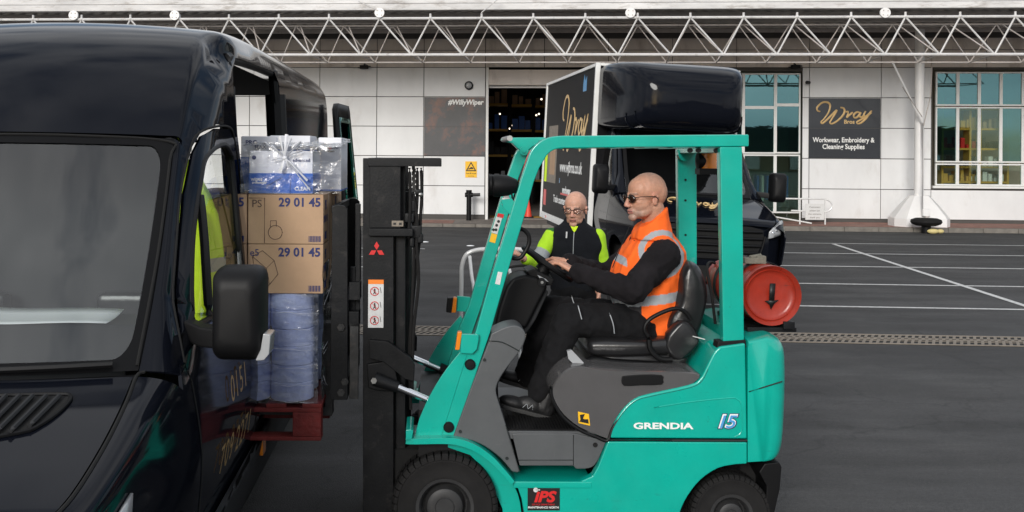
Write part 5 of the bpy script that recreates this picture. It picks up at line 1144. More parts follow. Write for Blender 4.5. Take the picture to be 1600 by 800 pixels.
# nose
mb = MB()
def nose(u, v):
    x = -1+2*u; ax_ = abs(x); wv = .74+.10*min(1, v*3) if v > .8 else .87
    y = .02+.16*ax_**3+(.02 if v > .5 else 0); return Vector((x*.88, y, .28+v*.66))
mb.grid(nose, 20, 8); mb.build('bumper', 'dark_trim', van, thick=.03)
mb = MB()
for k in range(5):
    z = .66+k*.05; mb.tube([Vector((x*.5, .02+.05*abs(x)**3-.02, z)) for x in (-1, -.5, 0, .5, 1)], .012, 6, 3)
mb.build('grille', 'plastic_black', van)
# bonnet vents
def hoodz(x, y):
    yr = y
    for _ in range(5):
        i = 0
        while i < len(HOODR)-2 and HOODR[i+1][0] < yr: i += 1
        q = (yr-HOODR[i][0])/(HOODR[i+1][0]-HOODR[i][0]); w = HOODR[i][2]+(HOODR[i+1][2]-HOODR[i][2])*q; z = HOODR[i][1]+(HOODR[i+1][1]-HOODR[i][1])*q
        sx_ = x/w; yr = y+lerp_tab(KY_, yr)*(1-sx_*sx_)
    return z+lerp_tab(KZ_, yr)*(1-sx_*sx_)
def on_hood(px, py, off):
    z = 1.17
    for _ in range(12): p = VAN.at(px, py, 2, z+off); z = z*.5+.5*hoodz(p.x, p.y)
    return Vector((p.x, p.y, hoodz(p.x, p.y)+off))
VP_ = [(-70, 619), (0, 618), (60, 616), (102, 616), (110, 619), (108, 627), (90, 645), (62, 664), (30, 676), (-70, 684)]
def in_poly(pt, poly):
    c = False; x, y = pt
    for i in range(len(poly)):
        x1, y1 = poly[i]; x2, y2 = poly[i-1]
        if (y1 > y) != (y2 > y) and x < (x2-x1)*(y-y1)/(y2-y1)+x1: c = not c
    return c
for s in (1, -1):
    mir = lambda p: Vector((p.x*s, p.y, p.z))
    vp = [on_hood(a, b, .004) for a, b in VP_]
    mb = MB(); mb.panel([(p.x*s, p.y) for p in vp], [], lambda a, b: Vector((a, b, hoodz(abs(a), b)+.004)), .04); vt = mb.build('bonnet_vent', 'black', van)
    mb = MB(); mb.tube([mir(on_hood(a, b, .006)) for a, b in VP_], .007, 6, 3, True); mb.build('vent_rim', 'plastic_black', vt)
    mb = MB()
    for k in range(9):
        x0 = -78+k*21; pts = []
        for t in [i/14 for i in range(15)]:
            q = (x0+66*t, 684-66*t)
            if in_poly(q, VP_) and in_poly((q[0]+7, q[1]+2), VP_): pts.append(mir(on_hood(*q, .016)))
        if len(pts) > 2: mb.tube(pts, .0085, 6, 1)
    mb.build('vent_rib', 'dark_trim', vt)
for s in (1, -1):
    mb = MB(); mb.tube([Vector((s*(r[2]-.03), r[0]+.035, r[1]-.01)) for r in WSR], .034, 10, 4); mb.build('pillar_lining', 'van_black', van)
# bonnet shut lines
for s in (1, -1):
    mb = MB(); mb.tube([Vector((s*r[2]*1.0, r[0], r[1]+.001)) for r in HOODR]+[Vector((s*.83, .965, 1.238))], .0065, 6, 4); mb.build('bonnet_gap', 'black', van)
# wipers
for s, x0 in ((1, .0), (-1, -.75)):
    a_, b_ = VAN.at(0, 590, 1, .78), VAN.at(191, 580, 1, .90)
    ofs = 0 if s == 1 else -.78
    pts = [Vector((x+ofs, VAN.at(0, 0, 1, 1).y*0+.0, 0)) for x in (0,)]
    mb = MB(); pw_ = []
    for t in (0, .25, .5, .75, 1):
        x = .05+(.735-.05)*t+ofs; sx_ = x/.822; p = crown(WSR[0], max(-1, min(1, sx_)), .13); pw_.append(p+Vector((0, -.012, .022+.01*t)))
    mb.tube(pw_, .012, 6, 4); wo_ = mb.build('wiper', 'van_black', van)
    mb = MB(); mb.tube([pw_[0]+Vector((-.25, -.02, .01)), pw_[1]+Vector((-.1, -.012, .015)), pw_[2]+Vector((-.2, -.01, .012))], .014, 6, 4); mb.build('wiper_arm', 'van_black', wo_)
mb = MB(); mb.grid(lambda u, v: crown(HOODR[-1], (-1+2*u)*.99, .10)*(1-v)+crown(WSR[0], (-1+2*u)*.99, .13)*v+Vector((0, 0, -.012)), 14, 2); mb.build('scuttle', 'plastic_black', van)
# cab interior
mb = MB(); mb.prism([(1.02, .7), (1.02, 1.20), (1.12, 1.30), (1.22, 1.365), (1.5, 1.365), (1.58, 1.30), (1.6, .7)], 0, -.74, .74); mb.build('dashboard', 'dark_trim', van, bevel=.015)
mb = MB(); xp = VAN.at(171, 500, 1, 1.25).x
mb.grid(lambda u, v: Vector((-.3+(xp+.3+.02*v)*u, 1.21+(.26-.10*u)*v, 1.372+.03*v*v+.004*math.sin(u*9))), 12, 4); mb.build('dash_paper', 'paper', van, thick=.002)
for x in (-.45, .45):
    mb = MB(); mb.box(x-.24, x+.24, 1.75, 2.2, .55, .78); mb.build('cab_seat', 'seat_vinyl', van, bevel=.04); mb = MB(); mb.box(x-.23, x+.23, 2.18, 2.30, .78, 1.35); mb.build('seat_back', 'seat_vinyl', van, bevel=.04)
mb = MB(); mb.box(-.93, .93, .6, 6.9, .50, .56); mb.build('floor', 'black', van)
mb = MB(); mb.box(-.9, .58, 2.33, 2.36, .56, 2.55); mb.build('bulkhead', 'dark_trim', van)
mb = MB(); mb.grid(lambda u, v: Vector(((-1+2*u)*.60, 2.2+4.7*v, 2.62)), 4, 4); mb.box(-.72, .72, 2.0, 2.2, 2.1, 2.16); mb.build('lining', 'black', van)
mb = MB(); mb.panel([(2.4, .5), (6.9, .5), (6.9, 2.5), (2.7, 2.5), (2.42, 2.1)], [[(3.25, 1.2), (3.9, 1.2), (3.9, 2.1), (3.25, 2.1)]], lambda y, z: Vector((-side_x(y, z)+.05, y, z)), .3); mb.build('inner_lining', 'black', van, thick=.01)
# opening surround and roof rail
mb = MB(); OP = OPEN
mb.tube([Vector((side_x(y, z)-.035, y, z)) for y, z in OP], .032, 8, 3); mb.build('door_surround', 'van_black', van)
mb = MB(); mb.tube([Vector((side_x(3.97, z)-.04, 4.02+(.0), z)) for z in (.6, 1.2, 1.9, 2.45)], .07, 10, 3); mb.build('rear_pillar', 'van_black', van)
mb = MB(); mb.tube([Vector((side_x(2.5, z)-.06, 2.52, z)) for z in (.6, 1.2, 1.9, 2.4)], .045, 10, 3); mb.build('front_pillar', 'van_black', van)
for x in (-.9, .84): 
    mb = MB(); mb.box(x, x+.06, 4.05, 6.9, 1.2, 1.24); mb.box(x, x+.06, 4.05, 6.9, 1.8, 1.84); mb.build('body_rib', 'black', van)
# wheels of the van
for (cy, s) in ((.78, 1), (.78, -1), (5.5, 1), (5.5, -1)):
    w_ = bpy.data.objects.new('wheel', None); COL.objects.link(w_); w_.parent = van; BASE[w_] = BASE[van]
    c = Vector((s*.84, cy, .34)); d = Vector((s, 0, 0)); tt = MB(); tt.lathe([(.2, -.11), (.3, -.115), (.335, -.09), (.34, 0), (.335, .09), (.3, .115), (.21, .11), (.2, .08)], c, d, 40); tt.build('tyre', 'rubber', w_, recalc=False)
    rr2 = MB(); rr2.lathe([(.21, .10), (.19, .07), (.12, .06), (.08, .09), (0, .095)], c, d, 32); rr2.build('rim', 'rim_grey', w_, recalc=False)
# rear end and its open door
mb = MB(); mb.box(-.9, .9, 6.90, 6.95, .35, .62); mb.build('rear_bumper', 'dark_trim', van)
mb = MB(); hx = lambda z: side_x(6.9, z)
ang_ = R(5.5); hp0 = Vector((1.04, 7.0, 0)); dv = Vector((math.sin(ang_), math.cos(ang_), 0))
rd = [(.0, .55), (.0, 2.2), (.05, 2.5), (.15, 2.56), (.74, 2.56), (.78, 2.5), (.78, .55)]
f3 = lambda a, b: hp0+dv*a+Vector((-.14*max(0, (b-1.2)/1.4), 0, b))
mb.panel(rd, [[(.10, 1.55), (.10, 2.36), (.16, 2.42), (.64, 2.42), (.69, 2.36), (.69, 1.55)]], f3, .1); rdo = mb.build('rear_door', 'van_black', van, thick=.05)
mb = MB(); mb.panel([(.09, 1.54), (.09, 2.42), (.70, 2.42), (.70, 1.54)], [], lambda a, b: f3(a, b)+Vector((.03, -.006, 0)), .15); mb.build('window_pane', 'green_glass', rdo, thick=.006)
mb = MB(); q = f3(.05, 1.35); mb.box(q.x, q.x+.07, q.y-.05, q.y+.1, 1.3, 1.36); mb.build('hinge', 'van_black', rdo)
# hi-vis jacket hanging behind the passenger seat
jb = Vector((.62, 2.22, 1.0)); jk = thing('hi_vis_jacket', VAN, jb, 'bright lime hi-vis jacket with silver band hanging inside the van cab window', 'jacket')
mb = MB()
def jring(z, wx_, wy_, cx, cy, n=40):
    return [Vector((cx+wx_*math.cos(a)*(1+.08*math.sin(a*5+z*9)), cy+wy_*math.sin(a)*(1+.1*math.cos(a*4+z*7)), z)) for a in [2*math.pi*i/n for i in range(n)]]
JR = [(.98, .13, .12, .74, 2.16), (1.2, .13, .13, .74, 2.16), (1.4, .13, .14, .735, 2.15), (1.6, .125, .14, .73, 2.14), (1.75, .12, .13, .72, 2.14), (1.84, .11, .11, .70, 2.12), (1.90, .09, .08, .69, 2.10), (1.98, .07, .06, .68, 2.06), (2.03, .05, .05, .67, 2.04)]
RR = []
for i in range(len(JR)-1):
    for j in range(4):
        t = j/4; r = [JR[i][q]+(JR[i+1][q]-JR[i][q])*t for q in range(5)]; RR.append(jring(*r))
mb.rings(RR); mb.build('jacket_body', 'hivis', jk)
for z in (1.51,):
    mb = MB(); mb.rings([jring(z-.035, .134, .147, .733, 2.145), jring(z+.03, .133, .147, .731, 2.143)], cap=False); mb.build('reflective_band', 'reflective', jk)
mb = MB(); mb.tube([(.66, 2.24, 1.83), (.62, 2.30, 1.6), (.62, 2.30, 1.25)], .055, 12, 4); mb.tube([(.74, 2.02, 1.80), (.78, 1.97, 1.6), (.79, 1.96, 1.3)], .05, 12, 4); mb.build('sleeve', 'hivis', jk)

# ================================================================== LOAD ON THE FORKS
pxr = FK.at(502, 640, 1, -.46).x; pz1 = FK.at(460, 630, 1, -.46).z; pz0 = FK.at(470, 688, 1, -.46).z
pal = thing('pallet', FK, (pxr-.6, 0, pz0), 'red wooden pallet raised on the forks at the van side door', 'pallet')
y0, y1 = -.47, .50
for k in range(7):
    x = pxr-1.2+k*.184; mb = MB(); mb.box(x, x+.10, y0, y1, pz1-.022, pz1-.001); mb.build('deck_board', 'pallet_red', pal, bevel=.003)
for y in (y0, y0+.42, y1-.1):
    mb = MB(); mb.box(pxr-1.2, pxr, y+.001, y+.099, pz1-.044, pz1-.0225); mb.build('stringer_board', 'pallet_red', pal, bevel=.003)
    mb = MB(); mb.box(pxr-1.2, pxr, y+.001, y+.099, pz0, pz0+.02); mb.build('bottom_board', 'pallet_red', pal, bevel=.003)
    for x in (pxr-.145, pxr-.67, pxr-1.199):
        mb = MB(); mb.box(x, x+.144, y+.002, y+.098, pz0+.0205, pz1-.0445); mb.build('block', 'pallet_red', pal, bevel=.004)
# paper rolls, three layers, only those that show
rr = (FK.at(487, 540, 1, -.45).x-FK.at(419, 540, 1, -.45).x)/2*1.0
xs_ = FK.at(453, 540, 1, -.45).x; zl = [pz1, FK.at(450, 573, 1, -.45).z, FK.at(450, 516, 1, -.45).z, FK.at(450, 459, 1, -.45).z]
where = ['nearest the camera beside the fork carriage', 'second along the carriage side', 'third along the carriage side', 'farthest along the carriage side']
lay = ['bottom', 'middle', 'top']; first = None
def roll_at(x, y, L, label):
    z0_, z1_ = zl[L]+.001, zl[L+1]-.001
    t = thing('paper_roll', FK, (x, y, z0_), label, 'paper roll', 'blue paper rolls on the pallet'); h = z1_-z0_; c = Vector((x, y, z0_)); jx = random.uniform(-.006, .006)
    mb = MB(); mb.lathe([(.03, h), (rr-.004, h), (rr-.0005, h-.003), (rr, h*.54), (rr-.002, h*.525), (rr-.002, h*.515), (rr, h*.50), (rr-.0005, .003), (rr-.004, 0), (.03, 0)], c+Vector((jx, 0, 0)), (0, 0, 1), 32); mb.build('paper', 'roll_blue', t)
    mb = MB(); mb.cyl(c+Vector((jx, 0, .01)), c+Vector((jx, 0, h-.002)), .029, n=14); mb.build('core', 'cardboard', t)
for L in range(3):
    for r in range(4):
        roll_at(xs_, -.33+r*(rr*2+.004), L, 'blue paper roll in the %s layer, %s' % (lay[L], where[r]))
    for cidx, wd in ((1, 'second'), (2, 'third'), (3, 'fourth')):
        roll_at(xs_-cidx*(rr*2+.005), -.33, L, 'blue paper roll in the %s layer, %s from the right along the near side' % (lay[L], wd))
# cardboard cartons
bx1 = FK.at(505, 380, 1, -.45).x; bw = .385; z_a, z_b, z_c = zl[3], FK.at(450, 381.5, 1, -.45).z, FK.at(450, 303.5, 1, -.45).z
def carton(x0, x1, y0, y1, z0, z1, label, side=True, mm='cardboard'):
    t = thing('cardboard_box', FK, ((x0+x1)/2, (y0+y1)/2, z0), label, 'box', 'cardboard boxes on the pallet')
    mb = MB(); mb.box(x0, x1, y0, y1, z0+.001, z1-.001); mb.build('carton', mm, t, bevel=.004)
    mb = MB(); mb.box((x0+x1)/2-.025, (x0+x1)/2+.025, y0-.0008, y1+.0008, z1-.05, z1-.0002); mb.b.free()
    return t
for lv, (za_, zb_, nm) in enumerate(((z_a, z_b, 'lower'), (z_b, z_c, 'upper'))):
    for ix in range(3):
        for iy in range(2):
            x1_ = bx1-ix*(bw+.006)+(.0 if iy == 0 else .004*lv); yy0 = -.45+iy*.47
            if ix == 2 and iy == 1: continue
            pos = {(0, 0): 'at the near corner by the mast', (0, 1): 'behind the near corner one, against the mast', (1, 0): 'second from the right, half inside the van', (1, 1): 'in the far row inside the van', (2, 0): 'deepest inside the van behind the cab window'}[(ix, iy)]
            t = carton(x1_-bw, x1_, yy0, yy0+.46, za_, zb_, '%s brown carton %s' % (nm, pos))
            h = zb_-za_; zc = (za_+zb_)/2
            if iy == 0:
                yf = yy0-.0015
                text('printed_number', '29 01 45', .062, 'ink_blue', t, (x1_-.013, yf, zb_-.043), ext=.0004, bold=.0018, sx=.98, align='RIGHT')
                mb = MB()
                for k in range(13):
                    xk = x1_-.075+k*.005; mb.box(xk, xk+(.0015+.0012*((k*7) % 3)), yf-.0003, yf+.001, za_+.012, za_+.042)
                mb.build('barcode', 'ink_blue', t)
                mb = MB()
                if lv == 1:
                    mb.tube([Vector((x1_-.245+.036*math.cos(a), yf, za_+.06+.036*math.sin(a))) for a in [i*math.pi/8 for i in range(16)]], .0016, 4, 1, True)
                    mb.tube([Vector((x1_-.27, yf, z_)) for z_ in (za_+.09, za_+.12)]+[Vector((x1_-.24, yf, za_+.12)), Vector((x1_-.24, yf, za_+.09))], .0016, 4, 1)
                    mb.tube([Vector((x1_-.30, yf, za_+.005)), Vector((x1_-.30, yf, zb_-.02)), Vector((x1_-.38, yf, zb_-.02))], .0014, 4, 1)
                else:
                    for P_ in ([(-.36, .19), (-.31, .22), (-.25, .17), (-.29, .13), (-.36, .19)], [(-.36, .19), (-.35, .12), (-.27, .05), (-.29, .13)], [(-.27, .05), (-.23, .10), (-.25, .17)], [(-.35, .12), (-.37, .08), (-.30, .02), (-.27, .05)]):
                        mb.tube([Vector((x1_+a, yf, za_+b*1.0)) for a, b in P_], .0016, 4, 1)
                mb.build('printed_drawing', 'ink_dark', t)
                text('printed_lettering', 'PS', .055, 'ink_dark', t, (x1_-.34, yf, zb_-.05), ext=.0004) if lv == 1 else text('printed_lettering', 'e5', .05, 'ink_blue', t, (x1_-.35, yf, zb_-.045), ext=.0004)
            if ix == 0:
                xf_ = x1_+.0015
                text('side_print', 'PS', .07, 'ink_blue', t, (xf_, yy0+.10, zb_-.06), FACE_SIDE, ext=.0004, bold=.002, tilt=0); text('side_print', '29 01 45', .05, 'ink_blue', t, (xf_, yy0+.10, zb_-.13), FACE_SIDE, ext=.0004, bold=.001)
                mb = MB()
                for k in range(12): mb.box(xf_-.001, xf_, yy0+.06+k*.007, yy0+.063+k*.007, za_+.02, za_+.06)
                mb.build('barcode', 'ink_blue', t)
                mb = MB(); mb.box(xf_-.001, xf_+.0, yy0+.205, yy0+.25, za_+.002, zb_-.002); mb.build('tape', 'tape', t)
# white and blue packs on top
def pack(u0, u1, v0, v1, y, depth, label, ratio=.48, tx=None):
    a, b = FK.at(u0, v1, 1, y), FK.at(u1, v0, 1, y); z0 = max(z_c, a.z)+.001; t = thing('supplies_carton', FK, ((a.x+b.x)/2, y+depth/2, z0), label, 'box', 'blue and white packs on the load')
    mb = MB(); mb.box(a.x, b.x, y, y+depth, z0, b.z); mb.build('carton', 'carton_white', t, bevel=.006)
    mb = MB(); mb.box(a.x-.0012, b.x+.0012, y-.0012, y+depth+.0012, z0+.004, z0+(b.z-z0)*ratio); mb.build('blue_print', 'carton_blue', t)
    if tx:
        yf = y-.0022
        for (s_, dx, dz, sz, mm_) in tx: text('printed_lettering', s_, sz, mm_, t, (a.x+(b.x-a.x)*dx, yf, z0+(b.z-z0)*dz), ext=.0004, bold=.0006)
    return t, a, b, z0
t, a, b, z0 = pack(389, 489, 236, 303, -.44, .34, 'near blue and white pack on top of the load with a tied film knot', .48, [('advanced', .82, .78, .024, 'ink_blue'), ('wipes', .12, .34, .026, 'white_ink'), ('professional', .16, .26, .015, 'white_ink'), ('CLEAN', .84, .12, .026, 'white_ink')])
mb = MB(); mb.cyl((a.x+.025, -.4421, b.z-.035), (a.x+.025, -.4415, b.z-.035), .011, n=16); mb.bar((a.x+.21, -.442, z0+.0), (a.x+.215, -.442, z0+.1), .0012, .004, Vector((0, 1, 0))); mb.bar((a.x+.09, -.4426, z0+.04), (a.x+.17, -.4426, z0+.085), .001, .012, Vector((0, 1, 0))); mb.build('printed_mark', 'ink_blue', t)
pack(376, 432, 213, 303, -.08, .3, 'rear left blue and white pack half hidden behind the near one', .62, [('PRO', .3, .88, .035, 'ink_blue'), ('MAX', .55, .8, .03, 'ink_blue')])
pack(421, 485, 212, 303, -.06, .3, 'rear middle pack whose dark blue print peeps over the near one', .75, [('PRO', .35, .78, .05, 'white_ink')])
t, a, b, z0 = pack(497, 534, 215, 300, -.10, .36, 'tall white pack at the mast side of the load', .04, [('LOGIC', .55, .82, .026, 'ink_blue'), ('clean', .55, .75, .018, 'ink_dark')])
mb = MB(); mb.cyl((a.x+.065, -.102, b.z-.055), (a.x+.065, -.1015, b.z-.055), .011, n=14); mb.build('printed_mark', 'red_ink', t)
# stretch film round the load
fm = thing('stretch_film', FK, (pxr-.4, 0, pz1), 'crinkled clear stretch film wrapped around the loaded pallet', 'film')
def film(name, pts, amp, nu, nv, sc):
    mb = MB()
    def f_(u, v):
        p = pts(u, v); n_ = noise.noise(Vector((p.x*sc, p.y*sc, p.z*sc*.6)))+.5*noise.noise(Vector((p.x*sc*2.6+3, p.y*sc*2.6, p.z*sc*1.2))); n2 = noise.noise(Vector((p.z*sc, p.x*sc+9, p.y*sc)))
        return p+Vector((amp*n2*.6, -amp*abs(n_), amp*n_*.2))
    mb.grid(f_, nu, nv); return mb.build(name, 'film', fm, ang=180)
xr1 = FK.at(500, 560, 1, -.46).x
film('film_near', lambda u, v: Vector((xr1-.95+u*.94, -.462-.0, pz1+.0+v*(zl[3]-pz1))), .006, 90, 50, 6)
film('film_side', lambda u, v: Vector((xr1+.008+.004*v, -.45+u*.92, pz1+v*(z_b-.1-pz1))), .02, 60, 60, 8)
a_, b_ = FK.at(376, 303, 1, -.45), FK.at(493, 233, 1, -.45)
film('film_pack', lambda u, v: Vector((a_.x+u*(b_.x-a_.x+.13), -.453, z_c+.005+v*(b_.z-z_c+.03))), .009, 80, 60, 9)
film('film_top', lambda u, v: Vector((a_.x+u*(b_.x-a_.x+.13), -.45+v*.75, b_.z+.015+.05*v)), .04, 50, 40, 9)
rf = random.Random(11)
mb = MB()
for L in range(3):
    for fr_ in (0.02, .52):
        z = zl[L]+(zl[L+1]-zl[L])*fr_
        for k in range(1):
            x0_ = xr1-.30+rf.uniform(0, .12); x1_ = xr1-rf.uniform(0, .05); zz0 = z+rf.uniform(-.012, .012); zz1 = z+rf.uniform(-.014, .014)
            mb.tube([(x0_+(x1_-x0_)*t, -.468+.014*math.sin(t*9+k)*.5, zz0+(zz1-zz0)*t+.004*math.sin(t*13+L)) for t in (0, .2, .4, .6, .8, 1)], lambda t: .0005+.0012*math.sin(t*3.14), 5, 3, flat=.5)
for k in range(4):
    z = zl[0]+rf.uniform(.05, .5); mb.tube([(xr1+.016, -.44, z), (xr1+.02, -.1+rf.uniform(-.2, .2), z+rf.uniform(-.1, .12)), (xr1+.016, .4, z+rf.uniform(-.2, .25))], lambda t: .0008+.0016*math.sin(t*3.14), 5, 5)
mb.build('film_fold', 'carton_white', fm)
kx = FK.at(445, 247, 1, -.47)
mb = MB()
for i, (u, v) in enumerate(((414, 222), (425, 228), (455, 216), (470, 222), (472, 236), (466, 268), (484, 296), (480, 282), (452, 262), (438, 268), (426, 250), (436, 214), (448, 210))):
    e_ = FK.at(u, v, 1, -.468); mb.tube([kx, kx.lerp(e_, .5)+Vector((0, -.012, .004*(i % 3))), e_], lambda t, i=i: .003+.006*t*(1+(i % 2)), 6, 5, flat=.35)
mb.sphere(kx, (.014, .014, .012), 10, 8); mb.build('film_knot', 'film_white', fm) if False else mb.build('film_knot', 'carton_white', fm)

# ================================================================== BOX TRUCK
tk = thing('box_truck', TR, (1.0, 1.0, 0), 'black box truck with white edge rails parked nose-on behind the forklift', 'truck')
BW, BL = 2.02, 4.3
TT = lambda v: Vector((1.09+1.03*v.x, -1.95+v.y, v.z+.36))
TZ0, TZ1 = 1.02, 3.35
mb = MB(); mb.box(.02, BW-.02, .02, BL, TZ0-.02, TZ1-.02); mb.build('box_body', 'livery_black', tk)
for n_, a in (('front_post', (-.012, .055, -.012, .05, TZ0-.12, TZ1)), ('front_post', (BW-.05, BW+.012, -.012, .05, TZ0-.12, TZ1)), ('rear_post', (-.012, .06, BL-.05, BL+.02, TZ0-.12, TZ1)),
              ('top_rail', (-.010, .06, .051, BL-.051, TZ1-.05, TZ1-.001)), ('bottom_rail', (-.010, .06, .051, BL-.051, TZ0-.119, TZ0-.01)), ('roof_edge', (.056, BW-.051, -.012, .04, TZ1-.04, TZ1-.002))):
    mb = MB(); mb.box(*a); mb.build(n_, 'frame_white', tk, bevel=.008)
for y in (.9, 3.6):
    mb = MB(); mb.box(-.014, -.010, y, y+.09, TZ0-.09, TZ0-.05); mb.build('side_marker', 'red_lens', tk)
side_t = lambda body, size, y, z, m, **k: text('lettering', body, size, m, tk, (.012, y, z), FACE_LEFT, ext=.001, **k)
mb = MB(); mb.box(.012, .019, .06, BL-.06, TZ0, TZ1-.06); mb.build('livery_panel', 'livery_black', tk)
wy, wz = 1.5, 2.56
script_wray(tk, 0, 0, 2.05, 0, 'gold', .022, wrapf=lambda c: Vector((.010+c.y*.3, wy-c.x, wz+c.z*1.05)))
side_t('www.wjbros.co.uk', .25, 1.66, 1.85, 'white_ink', bold=.004, sx=.98)
side_t('Trade counter open', .17, 2.3, 1.30, 'white_ink', bold=.003, sx=1.1)
side_t('workwear', .17, 1.9, 1.48, 'white_ink', bold=.006, sx=1.0); side_t('&', .12, 2.55, 1.62, 'blue_ink'); side_t('Bros', .17, .75, 2.3, 'gold')
mb = MB(); mb.box(.0105, .0115, 1.5, 2.4, 1.40, 1.43); mb.build('red_stripe', 'red_ink', tk)
mb = MB(); mb.prism([(.95, 3.0), (.70, 3.0), (.70, 3.22), (.80, 3.15), (.88, 3.25), (.95, 3.12)], 0, .0105, .0118); mb.build('blue_emblem', 'blue_ink', tk)
mb = MB(); mb.box(.0100, .0118, 2.95, 3.85, 1.56, 2.55); mb.build('picture_panel', 'grate_metal', tk); mb = MB(); mb.box(.0085, .0099, 3.08, 3.62, 1.7, 2.2); mb.build('picture_inset', 'cardboard', tk)
mb = MB(); mb.box(.0100, .0118, 3.9, 4.15, 1.56, 2.2); mb.build('green_strip', 'hivis', tk); mb = MB(); mb.box(.0100, .0118, 3.85, 4.12, 1.14, 1.42); mb.build('red_strip', 'red_ink', tk)
# streamlined pod above the cab
def pod(y, x0, x1, z0, z1, n=40, e=5.0):
    r = []
    for i in range(n):
        a = 2*math.pi*i/n; ca_, sa_ = math.cos(a), math.sin(a)
        r.append(Vector(((x0+x1)/2+(x1-x0)/2*abs(ca_)**(2/e)*(1 if ca_ > 0 else -1), y, (z0+z1)/2+(z1-z0)/2*abs(sa_)**(2/e)*(1 if sa_ > 0 else -1))))
    return r
mb = MB(); mb.rings([pod(-.013, .045, BW-.10, 2.44, 3.335, e=12), pod(-.3, .06, BW-.14, 2.42, 3.34, e=10), pod(-.6, .10, BW-.20, 2.41, 3.33, e=9), pod(-.88, .17, BW-.26, 2.41, 3.30, e=8), pod(-1.08, .25, BW-.33, 2.43, 3.24, e=7), pod(-1.2, .33, BW-.38, 2.47, 3.17, e=6), pod(-1.27, .42, BW-.44, 2.53, 3.08, e=5), pod(-1.31, .55, BW-.53, 2.60, 3.0, e=4.5), pod(-1.325, .75, BW-.66, 2.68, 2.92, e=4)])
mb.build('cab_pod', PT, tk, ang=60)
mb = MB()
for (zt_lim, ya, x0_, x1_, z0_, z1_, e_) in ((2.78, -1.14, .287, BW-.352, 2.448, 3.207, 6.5), (2.70, -.98, .208, BW-.292, 2.42, 3.272, 7.5)):
    pts = [q for q in pod(ya, x0_-.004, x1_+.004, z0_-.004, z1_, 80, e_) if q.z < zt_lim]; pts = sorted(pts, key=lambda q: math.atan2(q.z-2.85, q.x-(x0_+x1_)/2)); mb.tube(pts, .010, 6, 1)
mb.build('pod_moulding', 'van_paint', tk)
